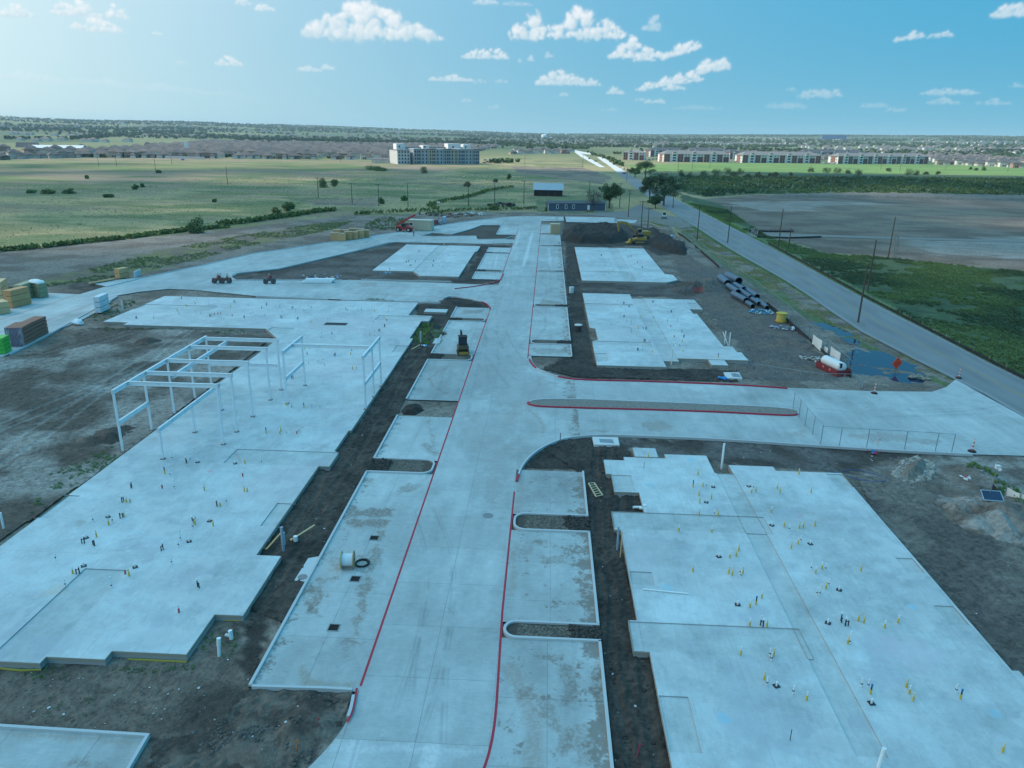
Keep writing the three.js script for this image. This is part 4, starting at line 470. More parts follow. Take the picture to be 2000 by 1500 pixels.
// ------------------------------------------------------------------ the road along the right
{
  const rl = [[52.68,-56.77],[53.91,-79.68],[53.15,-92.94],[50.71,-113.54],[51.8,-156.99],[50.63,-205.11],[50.97,-279.12]], rr = [[63.99,-71.32],[61.89,-93.16],[62.06,-105.62],[61.99,-141.46],[63.6,-217.1],[63.42,-285.05],[63.21,-363.73]];
  // far part of the same road, then the divided street beyond
  const rl2 = [[50.57,-327.2],[51.42,-401.93],[52.6,-467.25],[54.47,-544.42],[56.68,-609.04],[59.22,-661.53]], rr2 = [[63.66,-398.17],[64.89,-490.6],[64.97,-547.93],[65.05,-604.27],[65.97,-637.29],[67,-674.08]];
  const am = new THREE.MeshStandardMaterial({ map: groundMap(512, 2048, 0, 8, 0, 64, (x, z) => { const wheel = Math.exp(-Math.pow((Math.abs(x - 4) - 1.1) / .35, 2)) + Math.exp(-Math.pow((Math.abs(x - 4) - 2.9) / .35, 2)); const v = 1 + (fbm(x * .7, z * .12, 3) - .5) * .3 + (noise(x * 20, z * 20) - .5) * .22 - wheel * .07; return [.222 * v, .222 * v, .22 * v]; }).t, roughness: .9, side: THREE.DoubleSide });
  am.color.setRGB(1, 1, 1);
  const L = [...rl, ...rl2], R = [...rr, ...rr2]; const n = 40;
  const along = (P, t) => { const c = new THREE.CatmullRomCurve3(P.map((p) => new THREE.Vector3(p[0], 0, p[1])), false, 'centripetal'); return c.getPointAt(t); };
  const pos = [], uv = [], lineY = [], lineL = [], lineR = [], yl = [[], []];
  let d = 0, pl, pr;
  for (let i = 0; i <= n; i++) {
    const a = along(L, i / n), b = along(R, i / n); if (pl) d += pl.distanceTo(a); 
    if (pl) { const q = [[pl, 0, d - pl.distanceTo(a)], [pr, 1, d - pl.distanceTo(a)], [b, 1, d], [a, 0, d]]; for (const k of [0, 1, 2, 0, 2, 3]) { pos.push(q[k][0].x, .09, q[k][0].z); uv.push(q[k][1], q[k][2] / 64); } }
    lineY.push([(a.x + b.x) / 2, (a.z + b.z) / 2]); lineL.push([a.x + (b.x - a.x) * .05, a.z + (b.z - a.z) * .05]); lineR.push([a.x + (b.x - a.x) * .95, a.z + (b.z - a.z) * .95]);
    pl = a; pr = b;
  }
  const g = new THREE.BufferGeometry(); g.setAttribute('position', new THREE.Float32BufferAttribute(pos, 3)); g.setAttribute('uv', new THREE.Float32BufferAttribute(uv, 2)); g.computeVertexNormals();
  const road = struct('asphalt_road', g, am);
  for (const o of [-.1, .1]) struct('centre_line', strip(lineY.map((p) => [p[0] + o, p[1] + o * .3]), .09, .09, .096), mat(.36, .27, .1, .8));
  struct('edge_line', strip(lineL, .08, .09, .096), mat(.4, .4, .39, .8)); struct('edge_line', strip(lineR, .08, .09, .096), mat(.4, .4, .39, .8));
  // pale gravel apron and track beside the trailer house, joining the road
  struct('gravel_drive', prism([[12.15,-297.28],[32.87,-314.27],[42.3,-350.47],[46.62,-300.44],[53.22,-286.61],[54.16,-266.6],[45.22,-255.87],[35.62,-276.13],[25.31,-286.5]], 0, .06), Object.assign(dirtMat.clone(), { color: new THREE.Color(.3, .27, .24) }));
  // divided concrete street beyond the fields, and the street at its end
  const cs = mat(.56, .545, .51, .9);
  struct('concrete_street', prism([[58.77,-661.35],[67,-674.08],[71.16,-843.84],[77.76,-1100.18],[79.52,-1243.87],[73.55,-1239.73],[67.03,-1023.04],[63.11,-811.13]], 0, .15), cs);
  struct('concrete_street', prism([[50.56,-765.76],[55.79,-768.13],[56.22,-974.8],[55.62,-1259.93],[54.74,-1546.86],[47.93,-1492.34],[46.76,-1160.96],[48.9,-932.21]], 0, .15), cs);
  struct('concrete_street', prism([[79.93,-1277.2],[88.28,-1355.08],[66.3,-1507.71],[54.89,-1714.52],[48.45,-1541.44],[58.77,-1333.01]], 0, .1), cs);
}

// ------------------------------------------------------------------ foundation slabs
const ST = .4;
const bands = [];
const slabColor = (x, z) => {
  const a = fbm(x * .22 + 5, z * .22, 4), b = fbm(x * 1.1, z * 1.1 + 3, 3), d = noise(x * 24, z * 24), sp = fbm(x * .09 + 40, z * .09 + 11, 3);
  let v = 1 + (a - .5) * .44 + (b - .5) * .3 + (d - .5) * .16 + (noise(x * 7, z * 1.1) - .5) * .08 + (fbm(x * 4, z * 4, 2) - .5) * .14; let c = [.5 * v, .537 * v, .525 * v];
  { const cx = Math.floor(x / 7.3 + 40), cz = Math.floor(z / 9.1 + 90), hsh = NT[((cx * 37 + cz * 91) & 511) * 512 + ((cx * 11 + cz * 53) & 511)], k = 1 + (hsh - .5) * .09; c = [c[0] * k, c[1] * k, c[2] * k]; const lx = Math.abs(x - (Math.floor(x / 4.7) + .5) * 4.7), lz = Math.abs(z - (Math.floor(z / 5.9) + .5) * 5.9), ln = Math.max(sstep(.035, .01, lx) * sstep(.42, .6, noise(z * .25, Math.floor(x / 4.7))), sstep(.035, .01, lz) * sstep(.42, .6, noise(x * .25, Math.floor(z / 5.9)))); c = mix3(c, [.45, .36, .36], ln * .4); }
  c = mix3(c, [.42, .44, .47], sstep(.6, .8, fbm(x * .35 + 13, z * .35 + 2, 4)) * .5);           // trowelled, burnished dark patches
  c = mix3(c, [.58, .52, .5], sstep(.58, .75, sp) * .35);
  c = mix3(c, [.66, .66, .63], sstep(.63, .7, fbm(x * .5 + 71, z * .5 + 31, 4)) * .3);
  return c;
};
const chalk = [['p', [[-29.3,-63.36],[-27.35,-60.36]], [.6, .3, .3]], ['c', [[-32.87,-44.56]][0], 1.1, [.35, .55, .6]], ['c', [[-34.09,-48.13]][0], 1.2, [.35, .55, .6]], ['b', [[-29.17,-58.04]][0], .22, [.7, .25, .2]], ['b', [[9.85,-31.26]][0], .35, [.25, .55, .68]], ['b', [[24.39,-42.03]][0], .3, [.25, .55, .68]], ['b', [[24.43,-32.65]][0], .3, [.25, .55, .68]], ['b', [[9.71,-58.44]][0], .35, [.3, .55, .65]], ['b', [[14.16,-64.05]][0], .4, [.3, .55, .65]], ['b', [[8.73,-42.96]][0], .3, [.3, .55, .65]], ['p', [[20.7,-53.49],[21.3,-54.12]], [.6, .3, .35]], ['b', [[-33.34,-64.01]][0], .5, [.5, .42, .4]], ['b', [[-25.13,-68.68]][0], .8, [.42, .38, .36]], ['b', [[-23.25,-74.05]][0], .8, [.46, .42, .4]], ['b', [[-35,-48.3]][0], .4, [.38, .33, .27]], ['b', [[-31.35,-39.67]][0], .7, [.6, .5, .4]], ['b', [[-28.57,-97.48]][0], .8, [.6, .5, .5]], ['b', [[14.46,-115.4]][0], 1, [.6, .5, .48]], ['p', [[-34.33,-58.14],[-33.96,-59.26]], [.62, .5, .45]], ['b', [[-27.09,-89.68]][0], 2.2, [.68, .67, .64]], ['b', [[-30.34,-89.35]][0], 1.8, [.68, .67, .64]], ['b', [[-35.33,-91.13]][0], 1.2, [.68, .67, .64]], ['b', [[20.71,-37.91]][0], 1.3, [.5, .48, .52]], ['b', [[22.55,-37.34]][0], 1.6, [.56, .5, .52]], ['b', [[19.87,-35.2]][0], 1.2, [.42, .44, .48]], ['b', [[-28.37,-44.55]][0], 1.2, [.42, .43, .44]], ['b', [[-29.9,-45.62]][0], .8, [.4, .42, .44]]];
function slabMap(W, Hh, x0, x1, z0, z1) {
  return groundMap(W, Hh, x0, x1, z0, z1, (x, z) => {
    let c = slabColor(x, z);
    for (const q of chalk) {
      if (q[0] === 'p') { if (Math.abs(x - q[1][0][0]) < 6 && Math.abs(z - q[1][0][1]) < 6) { const d = distToPath(q[1], x, z); c = mix3(c, q[2], sstep(.09, .02, d) * .6); } continue; }
      const dx = x - q[1][0], dz = z - q[1][1]; if (dx * dx + dz * dz > q[2] * q[2] * 5) continue;
      const d = Math.hypot(dx, dz), n = fbm(x * 2.3 + 9, z * 2.3, 4) - .5;
      if (q[0] === 'c') c = mix3(c, q[3], sstep(.09, .02, Math.abs(d - q[2])) * sstep(.35, .5, noise(x * 1.5, z * 1.5)) * .5); else c = mix3(c, q[3], sstep(.3, -.3, d / q[2] - 1 + n * 1.9) * .6 * (.5 + .5 * noise(x * 8, z * 8)));
    }
    return c;
  });
}
const mapA = slabMap(1536, 2048, -62, -8, -152, -28), mapE = slabMap(2048, 1536, 3, 58, -68, -20), mapF = slabMap(1536, 2048, -42, 48, -216, -92);
const slabM = (m) => new THREE.MeshStandardMaterial({ map: m.t, roughness: .8, side: THREE.DoubleSide });
const corrM = (m) => { const q = new THREE.MeshStandardMaterial({ map: m.t, roughness: .9, side: THREE.DoubleSide }); q.color.setRGB(.92, .915, .9); return q; };
const edgeM = mat(.36, .36, .35, .9), formM = mat(.34, .3, .24, .9);
// slab: an outline, recessed strips (corridors, patios) as rectangles; the floor of a recess lies 7 cm lower
function slab(label, P, recess, m, top = ST) {
  const root = thing('foundation_slab', label, 'foundation', [0, 0, 0], 0);
  const rs = recess.map((q) => [Math.min(...q.map((p) => p[0])), Math.max(...q.map((p) => p[0])), Math.min(...q.map((p) => p[1])), Math.max(...q.map((p) => p[1]))]);
  const X = [-1e4, ...rs.flatMap((r) => [r[0], r[1]]), 1e4].sort((a, b) => a - b), Z = [-1e4, ...rs.flatMap((r) => [r[2], r[3]]), 1e4].sort((a, b) => a - b);
  const tops = [], floors = rs.map(() => []), walls = rs.map(() => []);
  for (let i = 0; i < X.length - 1; i++) for (let j = 0; j < Z.length - 1; j++) {
    if (X[i + 1] - X[i] < .01 || Z[j + 1] - Z[j] < .01) continue;
    let q = clipPoly(P, 0, X[i], false); q = clipPoly(q, 0, X[i + 1], true); q = clipPoly(q, 1, Z[j], false); q = clipPoly(q, 1, Z[j + 1], true);
    if (q.length < 3 || areaOf(q) < .01) continue;
    const mx = (X[i] + X[i + 1]) / 2, mz = (Z[j] + Z[j + 1]) / 2, k = rs.findIndex((r) => mx > r[0] && mx < r[1] && mz > r[2] && mz < r[3]);
    if (k < 0) tops.push(prism(q, 0, top, m.uv, true, false)); else floors[k].push(prism(q, 0, top - .07, m.uv, true, false));
  }
  part('slab_top', tops, slabM(m), root);
  part('slab_edge', prism(P, -.1, top, undefined, false, true), edgeM, root);
  part('form_board', strip([...P, P[0]].map((p) => p), .05, top - .2, top - .015, false), formM, root);
  const cm = corrM(m);
  rs.forEach((r, k) => { if (floors[k].length) { part('recessed_panel', floors[k], cm, root); const inset = [[r[0], r[2]], [r[1], r[2]], [r[1], r[3]], [r[0], r[3]]]; part('recess_lip', inset.map((a, i) => { const b = inset[(i + 1) % 4]; return inside(P, (a[0] + b[0]) / 2, (a[1] + b[1]) / 2) ? prism([a, b, [b[0] + .001, b[1] + .001], [a[0] + .001, a[1] + .001]], top - .07, top, undefined, false, true) : null; }), edgeM, root); } });
  return root;
}
const outA = [[-31.86,-33.01],[-28.91,-33.01],[-27.81,-33.01],[-27.81,-33.56],[-24.38,-33.56],[-24.38,-34.29],[-19.99,-34.29],[-19.99,-38.04],[-18.19,-38.04],[-18.19,-41.32],[-18.19,-44.9],[-19.98,-44.9],[-19.98,-48.77],[-19.98,-56.33],[-19.98,-59.85],[-18.98,-59.85],[-18.98,-62.91],[-19.47,-63.22],[-19.47,-68.37],[-19.21,-68.37],[-19.21,-85.75],[-19.21,-90.72],[-19.24,-90.72],[-19.24,-96.97],[-19.24,-101.07],[-19.24,-104.19],[-19.79,-104.19],[-19.79,-115.01],[-18.59,-115.01],[-18.59,-118.64],[-22.6,-118.64],[-22.6,-122.41],[-22.6,-128.45],[-68.84,-128.45],[-68.84,-124.6],[-68.84,-120.38],[-68.84,-116.47],[-68.84,-112.84],[-68.84,-108.97],[-64.79,-108.97],[-64.79,-107.48],[-42.47,-107.48],[-38.62,-101.87],[-38.62,-78.97],[-38.62,-61.03],[-38.62,-52.57],[-38.62,-45.15],[-38.62,-42.31]];
slab('long L-shaped concrete slab on the left, carrying the white steel frames', outA, [[[-28.71,-62.97],[-18.98,-62.97],[-18.98,-59.78],[-28.71,-59.78]], [[-30.93,-42.4],[-27.92,-42.4],[-27.92,-33.01],[-30.93,-33.01]], [[-38.98,-52.65],[-37.62,-52.65],[-37.62,-48.87],[-38.98,-48.87]], [[-21.22,-48.95],[-21.22,-52.67],[-19.71,-52.67],[-19.71,-48.95]], [[-27.36,-118.12],[-18.59,-118.12],[-18.59,-114.8],[-27.36,-114.8]], [[-41.84,-108.33],[-38.24,-108.33],[-38.24,-104.66],[-41.84,-104.66]], [[-70.71,-121.62],[-56.06,-121.62],[-56.06,-118.01],[-70.71,-118.01]], [[-20.89,-96.96],[-20.89,-100.23],[-19.13,-100.23],[-19.13,-96.96]]], mapA);
const outE = [[5.94,-63.39],[7.87,-63.39],[7.87,-64.16],[11.82,-64.16],[11.82,-65.13],[15.76,-65.13],[15.76,-61.32],[17.43,-61.32],[17.43,-63.14],[21.48,-63.14],[21.48,-62.25],[25.98,-62.25],[27.35,-62.25],[27.35,-55.46],[27.35,-48],[27.35,-46.04],[27.35,-40.41],[27.35,-36.14],[27.74,-36.14],[27.74,-24.31],[6.77,-24.31],[6.77,-27.93],[6.77,-32.87],[6.77,-36.34],[5.82,-36.34],[5.82,-39.27],[6.37,-39.27],[6.37,-50.48],[5.88,-50.48],[5.88,-53.4],[8.5,-53.4],[8.5,-56.9],[6.42,-56.9],[6.42,-60.36],[5.94,-60.36]];
slab('wide concrete slab in the near right corner with rows of yellow-wrapped pipe stubs', outE, [[[5.88,-53.39],[17.97,-53.39],[17.97,-50.68],[5.88,-50.68]], [[5.82,-39.16],[16.26,-39.16],[16.26,-36.35],[5.82,-36.35]], [[15.92,-61.32],[17.49,-61.32],[17.49,-29.24],[15.92,-29.24]], [[6.45,-60.19],[8.14,-60.19],[8.14,-57.12],[6.45,-57.12]], [[6.46,-44.79],[7.96,-44.79],[7.96,-43.21],[6.46,-43.21]], [[25.9,-62.01],[28.03,-62.01],[28.03,-59.43],[25.9,-59.43]], [[25.96,-47.97],[27.14,-47.97],[27.14,-46.1],[25.96,-46.1]], [[25.9,-42.24],[27.15,-42.24],[27.15,-40.26],[25.9,-40.26]], [[6.81,-32.79],[8.37,-32.79],[8.37,-28.93],[6.81,-28.93]]], mapE);
const outD = [[7.19,-140.68],[16.23,-140.68],[16.23,-137.06],[18.83,-137.06],[26.25,-137.06],[27.83,-137.06],[27.83,-128.95],[25.52,-128.95],[25.52,-125.33],[26.12,-125.33],[26.12,-119.11],[26.12,-113.12],[26.12,-108.54],[26.12,-104.69],[27.37,-104.69],[27.37,-101.75],[27.96,-101.75],[27.96,-97.81],[22.07,-97.81],[18.37,-97.81],[18.37,-96.33],[16.23,-96.33],[16.23,-93.54],[7.13,-93.54],[7.13,-99.37],[7.13,-102.84],[7.13,-105.6],[8.04,-106.29],[8.04,-113.04],[7.19,-113.58],[7.19,-120.55],[7.19,-128.3],[7.19,-132.5]];
slab('mid-right concrete slab between the dark trench and the blue culvert pipes', outD, [[[16.18,-137.81],[18.37,-137.81],[18.37,-96.33],[16.18,-96.33]], [[7.18,-131.52],[15.81,-131.52],[15.81,-130.04],[7.18,-130.04]], [[7.13,-105.78],[15.64,-105.78],[15.64,-103.54],[7.13,-103.54]], [[7.16,-99.21],[8.77,-99.21],[8.77,-95.26],[7.16,-95.26]], [[25.96,-134.05],[27.65,-134.05],[27.65,-129.76],[25.96,-129.76]]], mapF);
const outC = [[7.62,-202.77],[26.28,-202.77],[26.28,-196.76],[26.28,-189.79],[26.28,-171.41],[26.28,-164.04],[27.98,-162.98],[27.98,-156.97],[25.23,-153.86],[16.43,-153.86],[7.62,-153.86],[7.62,-158.37],[7.62,-168.78],[7.62,-182.87],[7.62,-192.08]];
slab('small pale concrete slab in front of the bulldozer', outC, [[[16.58,-203.05],[19.01,-203.05],[19.01,-153.73],[16.58,-153.73]], [[7.71,-165.49],[18.55,-165.49],[18.55,-163.52],[7.71,-163.52]]], mapF);
const outB = [[-38.06,-200.39],[-17.91,-200.39],[-17.91,-191.76],[-18.45,-189.74],[-18.45,-180.54],[-18.45,-173.57],[-18.45,-165.1],[-18.45,-154.6],[-21.23,-154.6],[-26.77,-154.6],[-29.02,-159.6],[-38.06,-159.6],[-38.06,-165.66],[-38.06,-170.91],[-38.06,-181.76],[-38.06,-186.9],[-38.06,-194.02]];
slab('concrete slab beside the dirt triangle, left of the lane', outB, [[[-29.15,-200.46],[-26.42,-200.46],[-26.42,-155.62],[-29.15,-157.75]]], mapF);
slab('small equipment pad at the head of the near right slab', [[8.96,-66.57],[11.14,-66.57],[11.14,-64.46],[8.96,-64.46]], [], mapE, .36);
slab('small equipment pad with dark pipes before the mid-right slab', [[22.5,-97.85],[24.71,-97.85],[24.71,-95.36],[22.5,-95.36]], [], mapF, .34);
slab('narrow concrete strip beside the small soil heaps', [[-20.52,-124.25],[-16.69,-124.25],[-16.69,-121.9],[-20.52,-121.9]], [], mapA, .3);
slab('square concrete landing beside the mini excavator bay', [[-16.09,-105.29],[-15.12,-105.29],[-15.12,-102.43],[-16.09,-102.43]], [], mapA, .25);
// yellow vapour barrier showing at the foot of the near slab edges
struct('vapour_barrier', [strip([[-30.11,-32.9],[-28.86,-32.82],[-27.75,-32.94]], .05, -.05, .045), strip([[-23.4,-34.14],[-21.9,-34.15],[-19.94,-34.15]], .05, -.05, .035), strip([[-19.34,-38.04],[-18.18,-38.07]], .05, -.05, .04)], mat(.5, .4, .06, .7));
// dug soil between slabs and kerbs
const offSlab = (x, z) => !(inside(outA, x, z) || inside(outE, x, z) || inside(outD, x, z) || (x > laneL - 6.2 && x < bayR + .02 && bayBox.some((b) => x > b[0] && x < b[1] && z > b[2] && z < b[3])));
dugStrip([[4.05, -18], [4.05, -60.5], ...[[0.22,-66.42],[2.26,-68.64],[4.86,-69.4],[6.31,-67.95],[8.05,-67.59]], [9, -64], [8.2, -60], [14, -54], [14, -30], [11, -18]], .12, SOIL, SOIL2, [[5.1, -.012], [6.9, -.02]], .15, (x, z) => offSlab(x, z) && !inside(entry, x, z));
dugStrip([[-15.65, -38], [-15.65, -104], [-19.5, -104], [-19.5, -74], [-27, -54], [-27, -44], [-22, -41]], .14, SOIL, [.08, .06, .046], [[-17.2, -.003], [-18.7, -.003]], .12, offSlab);
dugStrip([[0.11,-92.1],[3.59,-97.61],[7.14,-94.61],[16.17,-93.68],[25.64,-94.17],[24.44,-89.15],[12.32,-89.42],[3.91,-89.44]], .2, SOIL, SOIL2, [], .14, (x, z) => offSlab(x, z) && !inside(entry, x, z));
dugStrip([...[[-15.41,-32.27],[-9.82,-32.37],[-9.72,-30.51],[-10.21,-28.82],[-10.86,-27.2],[-11.6,-25.42],[-17.64,-25.04],[-18.84,-28.26],[-16.16,-29.28]]], .15, SOIL2, DIRT, [], .17, (x, z) => distToPath(bend, x, z) > .2);
dugStrip([[-78.71,-88.31],[-67.36,-91.84],[-68.59,-104.27],[-55.75,-106.92],[-40.09,-103.19],[-39.43,-79.61],[-39.04,-61.88],[-39.27,-53.3],[-39.6,-45.92],[-40.59,-41.37]], .24, [.1, .074, .056], [.32, .275, .235], [[-62, -.35], [-60.2, -.35], [-48, -.2], [-46.2, -.2], [-75, -.6], [-73.2, -.6], [-55, .1], [-53.2, .1]], .09, offSlab, .1, .16);
dugStrip([[28.85,-62.56],[32.08,-62.83],[35.95,-56.34],[36.81,-42.59],[31.8,-29.93],[27.82,-35.17],[27.52,-47.19],[27.71,-56.05]], .2, [.1, .08, .066], [.17, .138, .112], [[41, -.25], [42.8, -.25], [46, -.2], [47.8, -.2]], .05, (x, z) => offSlab(x, z), .05, .25);
console.log('slabs done');

// ------------------------------------------------------------------ vegetation
function stuff(name, geo, m, list, parent) {          // list: [x, y, z, sx, sy, turn, r, g, b]
  const o = new THREE.InstancedMesh(geo, m, list.length), M = new THREE.Matrix4(), q = new THREE.Quaternion(), up = new THREE.Vector3(0, 1, 0), c = new THREE.Color();
  list.forEach((t, i) => { M.compose(new THREE.Vector3(t[0], t[1], t[2]), q.setFromAxisAngle(up, t[5]), new THREE.Vector3(t[3], t[4], t[3])); o.setMatrixAt(i, M); o.setColorAt(i, c.setRGB(t[6], t[7], t[8])); });
  o.name = name; o.userData.kind = 'stuff'; o.castShadow = o.receiveShadow = true; scene.add(o); return o;
}
// leaf-sized faces through the volume of several lobes
function leaves(seed, lobes, n, size, flatten = 1) {
  const r = rng(seed), pos = [], v = new THREE.Vector3(), a = new THREE.Vector3(), b = new THREE.Vector3();
  for (let i = 0; i < n; i++) {
    const L = lobes[(r() * lobes.length) | 0], u = r() * 2 - 1, t = r() * 6.283, rr = Math.pow(r(), .38), s = Math.sqrt(1 - u * u);
    v.set(L[0] + L[3] * rr * s * Math.cos(t), L[1] + L[4] * rr * u, L[2] + L[3] * rr * s * Math.sin(t));
    a.set(r() - .5, (r() - .5) * flatten, r() - .5).normalize().multiplyScalar(size * (.6 + .8 * r())); b.set(r() - .5, r() - .5, r() - .5).cross(a).normalize().multiplyScalar(size * (.5 + .6 * r()));
    pos.push(v.x - a.x, v.y - a.y, v.z - a.z, v.x + b.x, v.y + b.y, v.z + b.z, v.x + a.x, v.y + a.y, v.z + a.z, v.x - a.x, v.y - a.y, v.z - a.z, v.x + a.x, v.y + a.y, v.z + a.z, v.x - b.x, v.y - b.y, v.z - b.z);
  }
  const g = new THREE.BufferGeometry(); g.setAttribute('position', new THREE.Float32BufferAttribute(pos, 3)); g.setAttribute('uv', new THREE.Float32BufferAttribute(new Float32Array(pos.length / 3 * 2), 2)); g.computeVertexNormals(); return g;
}
function lobesOf(seed, n, w, h, y0) { const r = rng(seed), o = []; for (let i = 0; i < n; i++) { const a = r() * 6.283, d = w * .62 * Math.sqrt(r()), y = y0 + h * (.18 + .66 * r()), k = 1 - Math.abs((y - y0) / h - .45) * .7; o.push([Math.cos(a) * d * k, y, Math.sin(a) * d * k, w * (.28 + .2 * r()), h * (.13 + .1 * r())]); } return o; }
const leafM = (r, g, b) => mat(r, g, b, .8, 0, {});
const whiteLeaf = mat(1, 1, 1, .9);
const barkM = mat(.11, .085, .065, .95);
function makeTree(name, label, x, z, h, w, seed, col, group, n = 2600) {
  const t = thing(name, label, 'tree', [x, groundY(x, z), z], seed, group), r = rng(seed), th = h * .3;
  const limbs = []; for (let i = 0; i < 6; i++) { const a = i * 1.05 + r(), l = w * (.25 + .2 * r()); limbs.push(rod([0, th * (.7 + .25 * r()), 0], [Math.cos(a) * l, h * (.5 + .25 * r()), Math.sin(a) * l], .11 * w / 5, .03, 5)); }
  part('trunk', [rod([0, -.2, 0], [.1, th, .05], .055 * w, .04 * w, 8), rod([.1, th, .05], [0, h * .75, .1], .04 * w, .012 * w, 7), limbs], barkM, t);
  const lb = lobesOf(seed + 1, 26, w, h * .78, h * .22).map((q) => [q[0] * 1.15, q[1], q[2] * 1.15, q[3] * .72, q[4] * .85]); part('crown', leaves(seed, lb.slice(0, 15), Math.round(n * .65), .26), leafM(col[0] * 1.1, col[1] * 1.1, col[2]), t); part('crown', leaves(seed + 9, lb.slice(11), Math.round(n * .55), .26), leafM(col[0] * 2, col[1] * 1.9, col[2] * 1.7), t);
  return t;
}
function makeBush(label, x, z, h, w, seed, col, group, n = 900) {
  const t = thing('bush', label, 'bush', [x, groundY(x, z), z], seed, group);
  part('stem', [rod([0, -.1, 0], [.1, h * .5, 0], .07, .03, 5), rod([0, 0, 0], [-.3, h * .45, .2], .05, .02, 5)], barkM, t);
  part('foliage', leaves(seed, lobesOf(seed + 5, 14, w / 2 * 1.15, h * 1.15, -h * .2).map((q) => [q[0], q[1], q[2], q[3], q[4] * 1.6]), n, .26), leafM(...col), t);
  return t;
}
// trees one can tell apart beside the far end of the site and the road
makeTree('shade_tree', 'round dark green tree right behind the blue-grey trailer house', 26.41,-326.57, 11.5, 7.6, 21, [.035, .062, .022]);
makeTree('shade_tree', 'tall broad dark tree on the near side of the road', 51.86,-342.18, 15, 8.4, 22, [.03, .055, .02]);
makeTree('shade_tree', 'leaning leafy tree between the tall broad tree and the road poles', 47.36,-357.15, 12.5, 5.8, 23, [.034, .06, .021]);
makeTree('shade_tree', 'low round tree in front of the tall broad tree', 46.39,-328.64, 6, 4.6, 24, [.04, .07, .025]);
makeTree('shade_tree', 'wide dark tree beside the road where the sunlit field begins', 70.41,-562.86, 13.5, 9.5, 25, [.04, .072, .024]);
makeTree('shade_tree', 'shrubby tree left of the wide dark tree by the road', 65.84,-589.42, 8, 7, 26, [.06, .1, .03]);
makeTree('sparse_tree', 'thin half-bare tree at the right end of the trailer house', 18.2,-308.94, 9.5, 4.6, 27, [.1, .1, .075], undefined, 420);
// a dead leafless tree by the dirt lot
{
  const [x, z] = [91.39,-200.45], t = thing('dead_tree', 'bare grey dead tree at the edge of the dirt lot', 'tree', [x, 0, z]), r = rng(3), g = [];
  for (let i = 0; i < 5; i++) { const bx2 = (r() - .5) * 2.2, h = 3 + 5 * r(); g.push(rod([bx2, -.1, (r() - .5)], [bx2 + (r() - .5) * .8, h, 0], .12, .03, 6)); for (let k = 0; k < 6; k++) { const y = h * (.35 + .55 * r()); g.push(rod([bx2, y, 0], [bx2 + (r() - .5) * 2.4, y + .4 + r() * 1.4, (r() - .5) * 1.6], .045, .012, 4)); } }
  part('trunk', g.slice(0, 1), mat(.3, .28, .26, .95), t); part('branches', g.slice(1), mat(.3, .28, .26, .95), t);
}
// bushes dotted over the field
const bushSpots = [[-104.1, -217, 4.6, 5.2, 'round green bush standing on the near field edge'], [-124.7, -415.1, 5, 6, 'dark bush beside the field pole left of centre'], [-120.8, -425, 4, 5, 'smaller bush right of the dark field bush'], [-101.7, -293.7, 3.5, 6, 0], [-100.3, -285.6, 4, 5, 0], [-101.4, -277.4, 3, 5, 0], [-144.2, -625.8, 4, 16, 'long low thicket in the middle of the field'], [-134.6, -611.1, 4, 12, 'thicket at the right end of the long low thicket'], [-97, -591.4, 5, 7, 'pale shrub in front of the four-storey building'], [-212.6, -389.3, 3, 4, 0], [-208.4, -374.9, 3.5, 5, 0], [-278.9, -449.2, 3, 4, 0], [-195.7, -328.8, 2, 7, 0], [-222.8, -343.1, 3, 9, 0], [-231.1, -340.9, 2.5, 10, 0], [-240.2, -341.7, 2.5, 7, 0], [-272.5, -522.9, 3, 6, 0], [-141.3, -315, 2, 3, 0], [-65.6, -341.2, 3.5, 5, 0], [-71.9, -323.8, 4, 4, 0], [-48, -446.8, 4, 7, 0], [-34.2, -491.6, 3, 5, 0], [-27.2, -529.6, 5, 6, 0], [-21.9, -306.8, 3, 6, 0], [0, -307.2, 2, 4, 0]];
bushSpots.forEach(([x, z, h, w, l], i) => { makeBush(l || 'green shrub growing alone in the rough field', x, z, h * (l ? 1 : .72), w * (l ? 1 : .72), 200 + i, [.1 + .03 * (i % 3), .155 + .016 * (i % 4), .055], l ? undefined : 'shrubs dotted over the field', w > 8 ? 1500 : 900); });
const bushR = [[104.4, -610.8, 5, 7], [108, -597, 5, 8], [122.2, -609.5, 5, 8], [138.5, -639.1, 6, 10], [151.8, -661.1, 6, 10], [163.6, -665.6, 6, 9], [149, -626.8, 5, 8], [170.7, -634.6, 4, 6], [157.3, -614.3, 3, 5], [182.2, -638.7, 3, 5], [192.5, -659, 3, 6], [202.7, -654.3, 3, 5], [250.8, -747.6, 4, 7], [259.9, -730.6, 5, 9], [270.9, -734.9, 5, 9], [277.6, -727.6, 4, 8], [271.6, -688.1, 6, 9], [344.2, -796.1, 4, 8], [329.6, -718.6, 6, 10], [337.9, -721.7, 5, 8], [353.4, -737, 3, 6], [367.2, -742.2, 3, 5], [482.4, -876.9, 6, 6], [481.6, -902.8, 3, 5], [471.6, -872.4, 3, 5]];
bushR.forEach(([x, z, h, w], i) => { makeBush(i === 22 ? 'round bush alone in the sunlit strip at the far right' : 'dark bush in the row behind the green belt', x, z, h, w, 300 + i, [.055, .09, .032], i === 22 ? undefined : 'bushes along the green belt', 700); });
